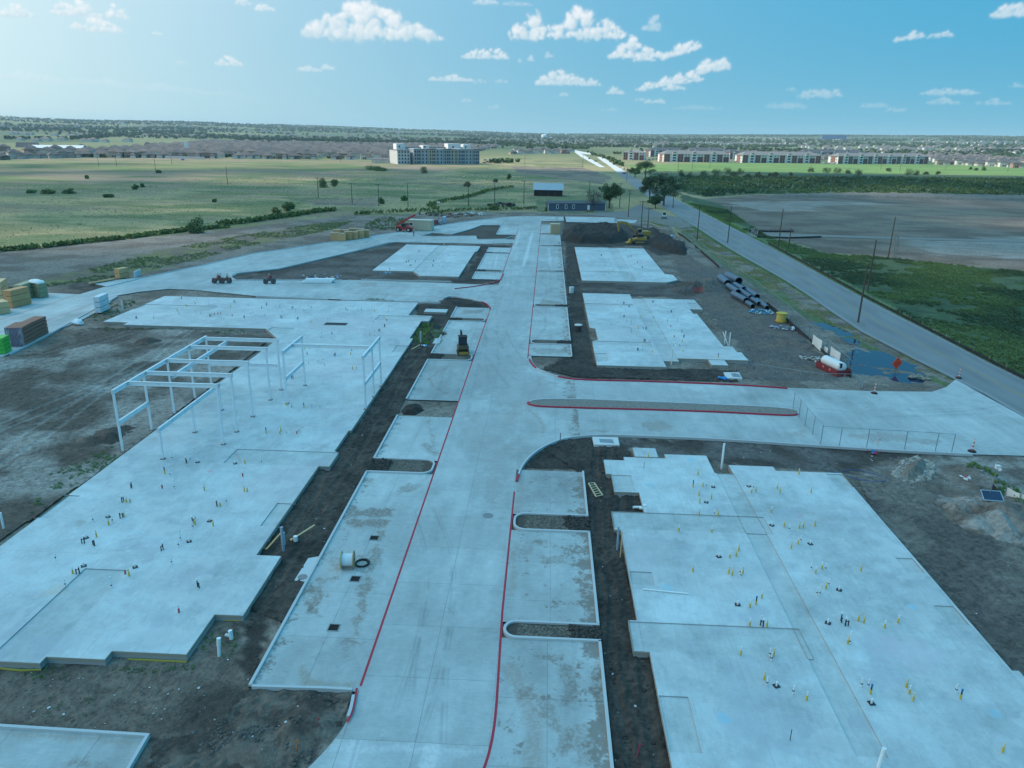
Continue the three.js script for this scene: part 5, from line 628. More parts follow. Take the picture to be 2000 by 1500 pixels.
{
  const clump = leaves(41, lobesOf(4, 4, .55, .9, 0), 26, .16), tuft = (() => { const r = rng(9), pos = []; for (let i = 0; i < 9; i++) { const a = r() * 6.28, d = r() * .35, x = Math.cos(a) * d, z = Math.sin(a) * d, h = .35 + .65 * r(), lx = (r() - .5) * .6, lz = (r() - .5) * .6, t = r() * 6.28, w = .09; pos.push(x - Math.cos(t) * w, 0, z - Math.sin(t) * w, x + Math.cos(t) * w, 0, z + Math.sin(t) * w, x + lx, h, z + lz); } const g = new THREE.BufferGeometry(); g.setAttribute('position', new THREE.Float32BufferAttribute(pos, 3)); g.setAttribute('uv', new THREE.Float32BufferAttribute(new Float32Array(54), 2)); g.computeVertexNormals(); return g; })();
  const r = rng(55), weed = leaves(43, lobesOf(6, 5, .6, .9, -.1), 64, .085);
  // scatter(n, polygon, fn) keeps points inside, thinned by noise
  const scatter = (n, P, f) => { let x0 = 1e9, x1 = -1e9, z0 = 1e9, z1 = -1e9; for (const p of P) { x0 = Math.min(x0, p[0]); x1 = Math.max(x1, p[0]); z0 = Math.min(z0, p[1]); z1 = Math.max(z1, p[1]); } const o = []; for (let i = 0; i < n * 6 && o.length < n; i++) { const x = mix(x0, x1, r()), z = mix(z0, z1, r()); if (!inside(P, x, z)) continue; const q = f(x, z); if (q) o.push(q); } return o; };
  const item = (x, z, s, h, c, k = .35) => { const v = 1 - k / 2 + k * r(); return [x, groundY(x, z) - .04, z, s * (.7 + .6 * r()), h * (.6 + .8 * r()), r() * 6.28, c[0] * v, c[1] * v, c[2] * v * (.9 + .2 * r())]; };
  // weeds over the green ground right of the road
  const weedsP = [[66.47,-361.67],[76.95,-328.33],[69.54,-238.62],[75.09,-204.23],[88.27,-199.98],[101.57,-189.63],[114.42,-181.84],[142.54,-137.73],[58.58,-50.28],[62.82,-94.73],[63.79,-145.93],[66.11,-226.18]];
  stuff('roadside_weeds', weed, whiteLeaf, scatter(16000, weedsP, (x, z) => fbm(x * .13, z * .13, 3) < .42 ? null : item(x, z, 1.0, .5, mix3([.055, .1, .04], [.13, .2, .06], sstep(.35, .65, fbm(x * .06 + 3, z * .06, 3))))));
  stuff('verge_grass', tuft, whiteLeaf, [...scatter(9000, [[66.25,-367.34],[68.81,-331.22],[64.21,-219.3],[62.78,-143.42],[62.91,-88.67],[59.65,-83.49],[61.5,-92.5],[61.41,-140.03],[62.42,-212.81]], (x, z) => item(x, z, .4, .24, [.17, .27, .075])), ...scatter(11000, [[33.2,-288.09],[43.07,-242.99],[43.9,-181.34],[45.85,-139.05],[48.06,-114.8],[51.26,-99.5],[52.21,-92.85],[54.39,-98.86],[52.32,-117.51],[50.99,-149.33],[49.83,-195.93],[48.62,-265.56],[42.48,-299.58]], (x, z) => fbm(x * .3, z * .3, 3) < .45 ? null : item(x, z, .38, .22, mix3([.17, .25, .07], [.4, .36, .16], r()))), ...scatter(5000, [[53.91,-301.95],[53.01,-215.39],[53.09,-161.22],[53.45,-132.64],[53.94,-105.32],[53.13,-102.64],[52.06,-130.06],[50.84,-159.16],[49.64,-206.86],[49.03,-278.74]], (x, z) => item(x, z, .38, .22, [.17, .27, .075]))]);
  stuff('green_belt_scrub', clump, whiteLeaf, scatter(9000, [[82.13,-566.86],[134.77,-621.7],[408.42,-678.19],[690.99,-757.22],[440.55,-478.87],[277.21,-456.67],[116.79,-430.07],[82.41,-399.56],[75.71,-438.72]], (x, z) => item(x, z, 2.3, 1.7, mix3([.05, .09, .034], [.11, .17, .05], sstep(.35, .65, fbm(x * .03 + 3, z * .03, 3))))));
  stuff('field_grass', tuft, whiteLeaf, [...scatter(9000, [[-318.53,-343.58],[-236.67,-447.08],[-72.37,-627.37],[-15.88,-567.49],[-6.28,-310.19],[-45.99,-293.12],[-72.9,-279.52],[-105.29,-236.62],[-129.2,-187.93],[-150.89,-158.17]], (x, z) => { const q = fbm(x * .05, z * .03, 3); return item(x, z, 1.3, .3, mix3(mix3([.8, .68, .4], [.6, .54, .28], sstep(.3, .55, q)), [.26, .34, .12], sstep(.57, .68, q)), .4); })]);
  // hedge of shrubs along the creek
  const hedge = []; for (const [P, h, w, n] of [[[[-137.58,-163.79],[-133.93,-175.49],[-128.3,-182.5],[-124.07,-190.7],[-118.16,-199.81],[-113.66,-210.57],[-107.22,-222.7],[-100.99,-230.44]], 1.1, 1.7, 900], [[[-104.98,-236.68],[-98.67,-249.95],[-93.06,-264.39],[-87.37,-282.31],[-83.41,-289.21]], 1.5, 2, 420], [[[-71.98,-275.93],[-64.04,-283.31],[-55.7,-291.05],[-44.94,-299.62],[-49.99,-318.95],[-44.76,-346.31],[-37.94,-372.16],[-31.22,-417.13],[-21.33,-445.52]], 1.4, 1.8, 420], [[[-46.1,-281.28],[-34.67,-299.71],[-14.62,-308.37],[-4.25,-315.12]], 1.2, 1.4, 160]]) { const c = new THREE.CatmullRomCurve3(P.map((p) => new THREE.Vector3(p[0], 0, p[1]))); for (let i = 0; i < n; i++) { const p = c.getPointAt(r()); hedge.push(item(p.x + (r() - .5) * w * 1.6, p.z + (r() - .5) * w * 1.6, w * .8, h, mix3([.1, .155, .05], [.24, .27, .085], r()))); } }
  stuff('creek_hedge', clump, whiteLeaf, hedge);
  // weeds on the bare ground of the site
  const wl = [...scatter(2600, [[-102.19,-131.89],[-102.6,-141.13],[-98.36,-158.81],[-97.88,-180.23],[-89.83,-211.23],[-76.54,-246.49],[-66.93,-256.14],[-66.58,-235.39],[-78.06,-196.23],[-81.89,-173.64],[-85.83,-152.77],[-89.31,-143.46],[-95.82,-135.69],[-94.96,-121.97]], (x, z) => fbm(x * .12, z * .12, 3) < .44 ? null : item(x, z, .6, .45, mix3([.15, .2, .07], [.3, .31, .13], r()))),
    ...scatter(260, [[-60.82,-260.6],[-57.31,-269.85],[-41.04,-261.18],[-48.61,-235.94],[-58.99,-231.39]], (x, z) => item(x, z, .9, .8, [0.144, 0.208, 0.064])), ...scatter(200, [[-43.27,-56.68],[-40.65,-64.31],[-38.53,-60.53],[-39.85,-53.54],[-39.8,-49.61]], (x, z) => fbm(x * .5, z * .5, 2) < .47 ? null : ((t) => (t[1] += .12, t))(item(x, z, .34, .24, [0.120, 0.208, 0.056]))), ...scatter(140, [[-19.07,-103.72],[-20.44,-114.79],[-17.58,-115.11],[-16.64,-101.75]], (x, z) => item(x, z, .55, .55, [0.144, 0.240, 0.056])), ...scatter(150, [[-67.37,-106.9],[-56.8,-107.43],[-45.71,-107.71],[-44.89,-105.64],[-66.03,-103.94]], (x, z) => item(x, z, .4, .3, [0.144, 0.208, 0.064])), ...scatter(90, [[-74.08,-114.67],[-74.67,-126.58],[-71.81,-124.78],[-69.19,-109.3],[-71.11,-110.43]], (x, z) => item(x, z, .5, .4, [0.160, 0.208, 0.072])), ...scatter(133, [[40.14,-65.14],[41.16,-63.57],[39.32,-55.74],[39.76,-52.52],[42.46,-56.85],[41.97,-62.57],[41.27,-66.37]], (x, z) => item(x, z, .5, .45, [0.128, 0.224, 0.056])), ...scatter(46, [[-20.29,-36.54],[-18.03,-37.19],[-17.6,-34.64],[-19.51,-35.18]], (x, z) => item(x, z, .22, .2, [0.112, 0.208, 0.056])), ...scatter(40, [[-31.27,-32.84],[-26.56,-33.37],[-25.8,-32.18],[-30.53,-31.86]], (x, z) => item(x, z, .22, .18, [0.112, 0.192, 0.056])), ...scatter(60, [[-23.98,-33.55],[-19.56,-34.28],[-19.17,-33.45],[-23.62,-32.94]], (x, z) => item(x, z, .2, .15, [0.128, 0.192, 0.056])), ...scatter(33, [[-26.38,-31.74],[-23.44,-31.15],[-22.65,-29.37],[-25.77,-29.17]], (x, z) => item(x, z, .18, .13, [0.128, 0.192, 0.064])), ...scatter(120, [[-33.86,-130.25],[-26.37,-130.29],[-24.38,-129.66],[-31.51,-132.31]], (x, z) => item(x, z, .5, .35, [0.144, 0.208, 0.064]))];
  stuff('site_weeds', weed, whiteLeaf, wl);
  // far woods and tree belts that read as masses
  const crown = leaves(77, lobesOf(8, 7, .62, 1.05, 0), 90, .16);
  const woods = [], tree = (x, z, h, c) => { const v = .75 + .5 * r(); woods.push([x, hills(x, z) - .4, z, h * (.75 + .4 * r()), h, r() * 6.28, c[0] * v, c[1] * v, c[2] * v]); };
  const GD = [.075, .115, .042], GL = [.12, .17, .055];
  for (const [P, w, n, h, c] of [[[[-1351.99,-1747.19],[-1191.52,-1801.65],[-1314.28,-2223.2],[-1499.08,-2993.17],[-979.34,-2417.23],[-845.66,-2278.65]], 60, 260, 11, GD], [[[-1965.42,-2543.82],[-1864.39,-3084.52],[-1715.46,-3790.83]], 120, 120, 13, GD], [[[-877.65,-2202.71],[-735.48,-2322.01],[-548.88,-2328.92],[-410.67,-2256.89],[-269.34,-2339.29],[-112.31,-2305.92]], 70, 330, 12, GD], [[[-317.82,-2760.64],[-254.81,-2878.36]], 30, 40, 15, [.03, .05, .02]], [[[-102.05,-2096.04],[64.25,-2102.32],[61.72,-1854.79]], 50, 160, 9, GL], [[[80.09,-2324.69],[253.25,-2319.51],[541.36,-2539.97],[998.57,-2922.96],[1500.6,-3201.82],[1829.45,-3077.27]], 90, 420, 10, GL], [[[68.49,-1558.72],[76.69,-911.12],[72.87,-788.7]], 8, 26, 6, GL], [[[1243.87,-2282.03],[1343.4,-2233.09]], 60, 50, 14, GD], [[[-493.65,-783.35],[-424.45,-808.12],[-369.65,-863.58],[-293.85,-850.05]], 8, 60, 5, GD], [[[-554.95,-725.52],[-500.46,-760.01]], 10, 24, 6, GL], [[[-254.34,-874.02],[-253.24,-1013.04],[-258.64,-1197.57]], 6, 60, 4, GD], [[[-59.14,-824.46],[-41.89,-865.9]], 20, 22, 6, GL], [[[98.66,-1402.14],[188.06,-1319.16]], 30, 20, 6, GL]]) { const cv = new THREE.CatmullRomCurve3(P.map((p) => new THREE.Vector3(p[0], 0, p[1]))); for (let i = 0; i < n; i++) { const p = cv.getPointAt(r()); tree(p.x + (r() - .5) * w, p.z + (r() - .5) * w, h, c); } }
  for (let i = 0; i < 24000; i++) { const az = (-43 + 92 * r()) * D2R, d = 1600 + 6400 * Math.pow(r(), .8), x = Math.sin(az - .0436) * d, z = -Math.cos(az - .0436) * d; const q = fbm(x * .0011 + 5, z * .0021, 3); if (q < .46 + .05 * sstep(-5, -25, az / D2R)) continue; tree(x, z, 8 + 5 * r(), mix3(GD, [.13, .17, .07], clamp((d - 2200) / 3500))); }  // crowns turn paler with distance: haze painted into their colour
  stuff('distant_woods', crown, whiteLeaf, woods);
}
console.log('green done');

// ------------------------------------------------------------------ buildings beyond the fields
const glassD = mat(.03, .04, .05, .12, 0), whiteP = mat(.72, .71, .68, .8), trimW = mat(.78, .77, .74, .75);
function hipRoof(w, d, h, y, over = .5, ridge) {       // ridge along x
  const a = w / 2 + over, b = d / 2 + over, r = ridge ?? Math.max(.3, w / 2 - d / 2); const P = [[-a, y, b], [a, y, b], [a, y, -b], [-a, y, -b], [-r, y + h, 0], [r, y + h, 0]];
  const T = [[0, 1, 5], [0, 5, 4], [1, 2, 5], [2, 3, 4], [2, 4, 5], [3, 0, 4], [0, 3, 2], [0, 2, 1]], pos = []; for (const t of T) for (const i of t) pos.push(...P[i]);
  const g = new THREE.BufferGeometry(); g.setAttribute('position', new THREE.Float32BufferAttribute(pos, 3)); g.computeVertexNormals(); return g;
}
function gableRoof(w, d, h, y, over = .4) { const g = extrude([[-d / 2 - over, y], [d / 2 + over, y], [0, y + h]], w + 2 * over); g.rotateY(Math.PI / 2); return g; }
// the four-storey building in the middle distance
{
  const A = [-134.25,-757.24], B = [-71.84,-788.19], dx = B[0] - A[0], dz = B[1] - A[1], L = Math.hypot(dx, dz), t = thing('apartment_building', 'four-storey grey and tan apartment building with a white rear wing', 'building', [(A[0] + B[0]) / 2, 0, (A[1] + B[1]) / 2], -Math.atan2(dz, dx));
  const H = 14, D = 16, tan = mat(.42, .36, .29, .9), grey = mat(.3, .31, .33, .9), pale = mat(.36, .385, .41, .85), roofG = mat(.16, .16, .165, .95);
  const nb = 9, bw = L / nb;
  for (let i = 0; i < nb; i++) {
    const out = i % 2 ? 0 : .9, m = [grey, pale, tan, pale, grey, tan, grey, pale, grey][i];
    part('wall_bay', box(bw - .02, H, D + out, -L / 2 + bw * (i + .5), H / 2, -D / 2 + out / 2 + .0), m, t);
    part('parapet', box(bw + .1, .7, D + out + .3, -L / 2 + bw * (i + .5), H + .35 + (i % 2 ? 0 : .25), -D / 2 + out / 2), i % 3 ? roofG : pale, t);
    for (let f = 0; f < 4; f++) for (const k of i % 2 ? [-.24, .24] : [-.27, .05, .3]) part('window', box(1.25, 1.9, .12, -L / 2 + bw * (i + .5 + k), 1.9 + f * 3.4, out + .02), glassD, t);
  }
  part('roof', box(L - .4, .2, D - .4, 0, H + .12, -D / 2), roofG, t);
  for (let f = 0; f < 4; f++) for (let k = 0; k < 5; k++) part('window', box(.12, 1.8, 1.3, L / 2 + .02, 1.9 + f * 3.4, -2 - k * 2.9), glassD, t);
  // rear wing, taller towers in white
  part('rear_wing', box(L * .9, 15.5, 14, -2, 7.75, -D - 26), mat(.46, .45, .43, .9), t); part('rear_roof', box(L * .9 + .5, .5, 14.5, -2, 15.8, -D - 26), roofG, t);
  for (const [x, w, h] of [[-L / 2 - 5, 9, 19], [-L / 2 + 22, 7, 17.5], [L / 2 - 17, 14, 19.5], [L / 2 - 3, 8, 19]]) { const tw = part('white_tower', box(w, h, 12, x, h / 2, -D - 18), whiteP, t); for (let f = 0; f < 5; f++) part('window', box(1.5, 1.8, .12, x + (f % 2 ? 1.4 : -1.4), 3 + f * 3.3, -D - 11.97), glassD, tw); }
  for (let f = 0; f < 2; f++) for (let k = 0; k < 12; k++) part('window', box(1.3, 1.5, .1, -L / 2 + 6 + k * 4.2, 10.5 + f * 3, -D - 18.96), glassD, t);
  part('side_wing', box(13, 13, 30, -L / 2 - 9, 6.5, -D - 2), mat(.5, .5, .49, .85), t); part('side_roof', box(13.4, .5, 30.4, -L / 2 - 9, 13.25, -D - 2), roofG, t);
  for (let f = 0; f < 4; f++) for (let k = 0; k < 4; k++) part('window', box(1.4, 1.7, .12, -L / 2 - 13.5 + k * 3, 1.9 + f * 3.2, -D + 13.03), glassD, t);
  // garage row in front of its left end
  const gx = [-180.83,-776.84], gg = thing('garage_row', 'long low grey garage building left of the four-storey building', 'garage', [-168.51,-783.27].length ? [[-168.51,-783.27][0], 0, [-168.51,-783.27][1]] : [], .12);
  part('wall', box(26, 3.4, 8, 0, 1.7, 0), mat(.48, .45, .42, .9), gg); part('roof', gableRoof(26, 8, 1.6, 3.4), mat(.13, .13, .135, .9), gg); for (let k = 0; k < 6; k++) part('garage_door', box(2.8, 2.3, .1, -10.5 + k * 4.2, 1.15, 4.02), mat(.56, .54, .5, .8), gg);
}
// three-storey apartment blocks on the right with brick and white bays
const brick = mat(.2, .085, .065, .9), brick2 = mat(.26, .13, .1, .9), roofS = mat(.21, .195, .18, .95), dark = mat(.09, .09, .095, .95);
function apartments(label, ax, az, bx3, bz, depth, roofM = roofS) {
  const dx = bx3 - ax, dz = bz - az, L = Math.hypot(dx, dz), t = thing('apartment_block', label, 'building', [(ax + bx3) / 2, 0, (az + bz) / 2], -Math.atan2(dz, dx)), H = 9.6, n = Math.max(4, Math.round(L / 9)), w = L / n;
  part('wall', box(L, H, depth, 0, H / 2, -depth / 2 - .4), whiteP, t);
  part('roof', hipRoof(L, depth, 4.2, H, .9).translate(0, 0, -depth / 2 - .4), roofM, t);
  for (let i = 0; i < n; i++) {
    const x = -L / 2 + w * (i + .5), porch = i % 3 === 1;
    if (porch) {
      part('balcony_bay', box(w * .62, H + 1.2, 1.3, x, (H + 1.2) / 2, .3), trimW, t); part('bay_gable', gableRoof(1.8, w * .66, 1.7, H + 1.2, .3).rotateY(Math.PI / 2).translate(x, 0, .2), roofM, t);
      for (let f = 0; f < 3; f++) part('balcony_shade_panel', box(w * .48, 2.1, .14, x, 1.7 + f * 3.2, .92), glassD, t);  // dark panel on the bay face, painted for a shaded balcony recess
    } else {
      part('brick_bay', box(w * .8, i % 2 ? 6.4 : H - .4, .5, x, i % 2 ? 3.2 : (H - .4) / 2, -.2), i % 2 ? brick : brick2, t);
      for (let f = 0; f < 3; f++) for (const k of [-.22, .22]) part('window', box(1.3, 1.6, .1, x + w * k, 1.8 + f * 3.2, .08), glassD, t);
    }
  }
  for (let f = 0; f < 3; f++) for (let k = 0; k < 3; k++) part('window', box(.1, 1.6, 1.4, -L / 2 - .02, 1.8 + f * 3.2, -3 - k * 4.6), glassD, t);
  part('end_bay', box(.5, H - .3, depth * .4, -L / 2 - .2, (H - .3) / 2, -depth * .5), brick2, t);
  return t;
}
apartments('three-storey brick and white apartment block nearest the divided street', 144.73,-983.98, 233.28,-1011.91, 17);
apartments('three-storey apartment block second from the divided street', 246.76,-999.8, 359.75,-1039.16, 17);
apartments('three-storey apartment block farthest from the divided street', 378.36,-1029.69, 530.57,-1106.41, 17);
apartments('short apartment block end beside the divided street', 98.36,-1041.3, 126.39,-1035.43, 26);
apartments('dark-roofed apartment block behind the street-end block', 160.18,-1236.02, 224.02,-1278.28, 16, dark);
apartments('dark-roofed apartment block behind the nearest brick block', 242.01,-1356.58, 311,-1369.28, 16, dark);
apartments('dark-roofed apartment block behind the second brick block', 436.76,-1353.25, 561,-1399.55, 16, dark);
apartments('low dark-roofed block between the first two brick blocks', 268.97,-1165.55, 288.41,-1177.1, 14, dark);
// houses
const wallT = [mat(.4, .34, .28, .9), mat(.52, .48, .42, .9), mat(.3, .22, .18, .9), mat(.6, .58, .54, .85)], roofT = [mat(.135, .112, .1, .95), mat(.16, .135, .12, .95), mat(.1, .097, .095, .95), mat(.12, .105, .097, .95)];
function protoHouse(i, far) {
  const g = new THREE.Group(), two = i % 2, w = 12 + (i % 3) * 1.6, d = 11 + (i % 2) * 2, h = two ? 5.6 : 3.1, r = rng(900 + i);
  const wallG = merged([box(w, h, d, 0, h / 2, 0), box(5.4, 3, 4, (i % 2 ? 1 : -1) * w * .27, 1.5, d / 2 + 1.6)]);
  const roofG = merged([hipRoof(w, d, 3.6, h, .6), hipRoof(5.4, 4.4, 2.2, 3, .5, .6).translate((i % 2 ? 1 : -1) * w * .27, 0, d / 2 + 1.5), two ? hipRoof(w * .45, d * .5, 2.4, h + .6, .4).translate(-w * .2, 0, d * .2) : hipRoof(w * .4, d * .5, 2, h + .5, .4).translate(w * .2, 0, d * .28)]);
  return { wallG, roofG, win: [box(1.5, 1.5, .12, -w * .22, 1.6, d / 2 + .02), box(1.5, 1.5, .12, -w * .05, 1.6, d / 2 + .02), two ? box(1.3, 1.3, .12, w * .2, 4.3, d / 2 + .02) : box(1.2, 1.3, .12, w * .1, 1.7, d / 2 + .02)], door: box(4.4, 2.3, .12, (i % 2 ? 1 : -1) * w * .27, 1.15, d / 2 + 3.62), wi: i % 4, ri: (i * 3 + 1) % 4 };
}
const protos = [0, 1, 2, 3, 4, 5, 6, 7].map((i) => protoHouse(i));
const hr = rng(4242); let houseCount = 0; const farHouses = [];
function house(x, z, turn, label, group, detail, ri, far = false) {
  const p = protos[(hr() * 8) | 0];
  if (far || houseCount >= 298) { farHouses.push([x, z, turn, p, ri]); return; }
  houseCount++;
  const t = thing('house', label, 'house', [x, groundY(x, z), z], turn, group);
  meshOf(p.wallG, 'wall', wallT[(hr() * 4) | 0], t); meshOf(p.roofG, 'roof', roofT[ri ?? (hr() * 4) | 0], t);
  if (detail) { for (const w of p.win) meshOf(w, 'window', glassD, t); meshOf(p.door, 'garage_door', wallT[3], t); }
}
{
  // subdivision on the left: front row follows the field, more rows behind it
  const A = [-487.75,-787.16], B = [-249.02,-1135], u = [B[0] - A[0], B[1] - A[1]], L = Math.hypot(...u); u[0] /= L; u[1] /= L; const nrm = [u[1] < 0 ? u[1] : -u[1], -Math.abs(u[0])];
  const front = [-487.75,-787.16], f2 = [-249.53,-857.35], d = [f2[0] - front[0], f2[1] - front[1]], DL = Math.hypot(...d); d[0] /= DL; d[1] /= DL; const back = [d[1], -d[0]]; if (back[1] > 0) { back[0] *= -1; back[1] *= -1; }
  const turn = -Math.atan2(d[1], d[0]);
  for (let row = 0; row < 34; row++) for (let k = -1; k < 24 + row * .6; k++) {
    const a = k * 15.2 + (row % 2) * 5 + hr() * 2.2, b = row * 30 + (row > 0 ? 8 : 0) + hr() * 3 + (row % 2 ? -4 : 0);
    if (row < 2 && (k === 9 || k === 16)) continue;
    house(front[0] + d[0] * a + back[0] * b, front[1] + d[1] * a + back[1] * b, turn + (row % 2 ? Math.PI : 0) + (hr() - .5) * .06, row === 0 ? 'brown-roofed house in the front row of the left subdivision' : 'brown-roofed house in the ' + ['', 'second', 'third', 'fourth', 'fifth', 'sixth', 'seventh', 'eighth'][Math.min(7, row)] + ' row back of the left subdivision', row === 0 ? 'front row of the left subdivision' : 'left subdivision, row ' + ['', 'two', 'three', 'four', 'five', 'six', 'seven', 'eight'][Math.min(7, row)], row === 0, undefined, row > 7);
  }
  // darker, larger houses at the far left
  for (const [i, p] of [[-537.39,-702.3],[-505.62,-689.4],[-512.99,-717.1],[-512.37,-734.57],[-503.23,-740.24],[-493.95,-745.99],[-492.85,-764.83],[-582.02,-806.65],[-577.29,-832.96],[-553,-827.28],[-670.5,-921.46],[-650.09,-939.06],[-615.78,-937.06],[-566.88,-890.78],[-600.34,-981.96],[-586.67,-993.75],[-668.4,-1260.37],[-698.27,-1124.07]].entries()) house(p[0], p[1], .5 + hr() * .3, 'charcoal-roofed house in the cluster at the far left edge', 'charcoal-roofed houses at the left edge', false, 2);
  // a few houses beyond the field in the middle
  for (const p of [[-58.78,-1245.07],[-45.9,-1254.71],[-35.47,-1299.08],[-20.16,-1310.84],[-2.83,-1324.15],[10.38,-1334.3],[25.58,-1345.99],[-58.84,-1403.02],[-37.24,-1467.54],[-13.14,-1488.33],[16.64,-1514.01],[42.21,-1536.06]]) house(p[0], p[1], hr() * .4, 'grey-roofed house left of the divided street', 'houses left of the divided street', false, 3);
  // right subdivision
  for (const p of [[529.76,-1067.55],[557.69,-1100.27],[563.2,-1083.85],[569.44,-1068.36],[573.71,-1052.48],[581.38,-1038.72],[587.97,-1024.92],[584.49,-991.25],[591.08,-1201.78],[625.76,-1243.84],[630.79,-1222.85],[652.21,-1234.21],[658.86,-1214.68],[666.36,-1196.31],[673.62,-1178.5],[679.64,-1160.73],[688.51,-1144.98]]) house(p[0], p[1], -.35 + hr() * .2, 'dark-roofed house in the front rows of the right subdivision', 'front rows of the right subdivision', true, 2);
  for (let row = 0; row < 9; row++) for (let k = 0; k < 30; k++) { const v = 312 - row * 2.1; const x0 = 150 + row * 6, x = x0 + k * 19 + row * 8, z = -1240 - row * 42 - hr() * 8; house(x * 1.0 + 60, z, -.2 + hr() * .3, 'grey roof in the ' + (row ? 'second' : 'first') + ' crowded row behind the apartment blocks', 'rear rows of the right subdivision, row ' + (row ? 'two' : 'one'), false, undefined, row > 1); }
  if (farHouses.length) {
    // beyond the ones told apart: the same houses as one mass of walls and roofs
    const o = new THREE.Group(); o.name = 'distant_houses'; o.userData.kind = 'stuff'; scene.add(o);
    protos.forEach((p, i) => { const l = farHouses.filter((f) => f[3] === p); if (!l.length) return; for (const [nm, g, mt] of [['walls', p.wallG, wallT[i % 4]], ['roofs', p.roofG, roofT[(i * 3) % 4]]]) { const im = new THREE.InstancedMesh(g, mt, l.length), M = new THREE.Matrix4(), q = new THREE.Quaternion(); l.forEach((f, k) => im.setMatrixAt(k, M.compose(new THREE.Vector3(f[0], groundY(f[0], f[1]), f[1]), q.setFromAxisAngle(new THREE.Vector3(0, 1, 0), f[2]), new THREE.Vector3(1, 1, 1)))); im.name = nm; im.castShadow = im.receiveShadow = true; o.add(im); } });
  }
  // scattered pale far buildings toward the horizon
  const pf = rng(17), wl = [], rl = []; for (let i = 0; i < 2600; i++) { const az = (-40 + 84 * pf()) * D2R - .0436, dd = 1900 + 4600 * pf(), x = Math.sin(az) * dd, z = -Math.cos(az) * dd; if (fbm(x * .0013 + 31, z * .0013, 2) < .5) continue; const y = hills(x, z), w = 10 + 9 * pf(), h = 3.5 + 3 * pf(); wl.push(box(w, h, 12, x, y + h / 2, z)); rl.push(hipRoof(w, 12, 4, 0, .5).translate(x, y + h, z)); }
  const o = new THREE.Group(); o.name = 'horizon_houses'; o.userData.kind = 'stuff'; scene.add(o); part('walls', wl, wallT[3], o); part('roofs', rl, roofT[1], o);
}
// clubhouse with a long pale roof, far left; tall white entry monument; wall with pond
{ const p = [-628.09,-958.03], t = thing('clubhouse', 'long low clubhouse with pale metal roof at the far left', 'building', [p[0], 0, p[1]], .35); part('wall', box(60, 4.5, 14, 0, 2.25, 0), wallT[1], t); part('roof', gableRoof(62, 15, 3.4, 4.5), mat(.62, .62, .6, .6), t); part('dark_roof', gableRoof(24, 12, 6, 4.6).translate(-34, 0, -8), dark, t); }
{ const p = [-435.55,-910.77], h = 15.85, t = thing('monument_tower', 'tall slim white monument tower in front of the left subdivision', 'monument', [p[0], 0, p[1]], .2); part('shaft', extrude([[-1.6, 0], [1.8, 0], [2.2, h * .6], [1.2, h], [-2.6, h * .98], [-2.2, h * .5]], 2, .1), whiteP, t); part('base', box(6, 1, 5, 0, .5, 0), wallT[1], t); }
single('retaining_wall', [bar([-407.28,-799.68].flatMap((v, i) => i ? [1.2, v] : [v]), [-360.8,-791.22].flatMap((v, i) => i ? [1.2, v] : [v]), .6, 2.4)], mat(.42, .44, .46, .9), 'low pale grey retaining wall before the left subdivision', 'wall');
// ground storage tanks and mast on the horizon
{ const p = [-56.44,-7720.43], z = -4200, x = p[0] * (z / p[1]), y = hills(x, z); const t = thing('water_tank', 'large white water tank on the horizon', 'tank', [x, y, z]); part('shell', cyl(17, 17, 16, 0, 0, 0, 28), whiteP, t); part('dome', (() => { const g = new THREE.SphereGeometry(17, 28, 8, 0, 6.283, 0, 1.5708); g.scale(1, .28, 1); g.translate(0, 16, 0); return g; })(), whiteP, t); const t2 = thing('water_tank', 'smaller white water tank right of the large one', 'tank', [x + 37, y - 4, z]); part('shell', cyl(9, 9, 9, 0, 0, 0, 20), whiteP, t2); part('dome', (() => { const g = new THREE.SphereGeometry(9, 20, 6, 0, 6.283, 0, 1.5708); g.scale(1, .3, 1); g.translate(0, 9, 0); return g; })(), whiteP, t2); const m = thing('radio_mast', 'thin radio mast beside the white water tanks', 'mast', [x + 28, y, z - 10]); part('mast', rod([0, 0, 0], [0, 48, 0], .8, .5, 6), mat(.4, .4, .4, .7, .3), m); part('base', box(3, 2, 3, 0, 1, 0), mat(.4, .4, .4, .8), m); }
{ const x = 1540, z = -4300, y = hills(x, z), t = thing('warehouse', 'long blue warehouse on the right horizon', 'building', [x, y, z], -.3); part('wall', box(120, 26, 50, 0, 13, 0), mat(.06, .14, .3, .8), t); part('roof', box(122, 1.5, 52, 0, 26.7, 0), mat(.3, .36, .42, .8), t); }
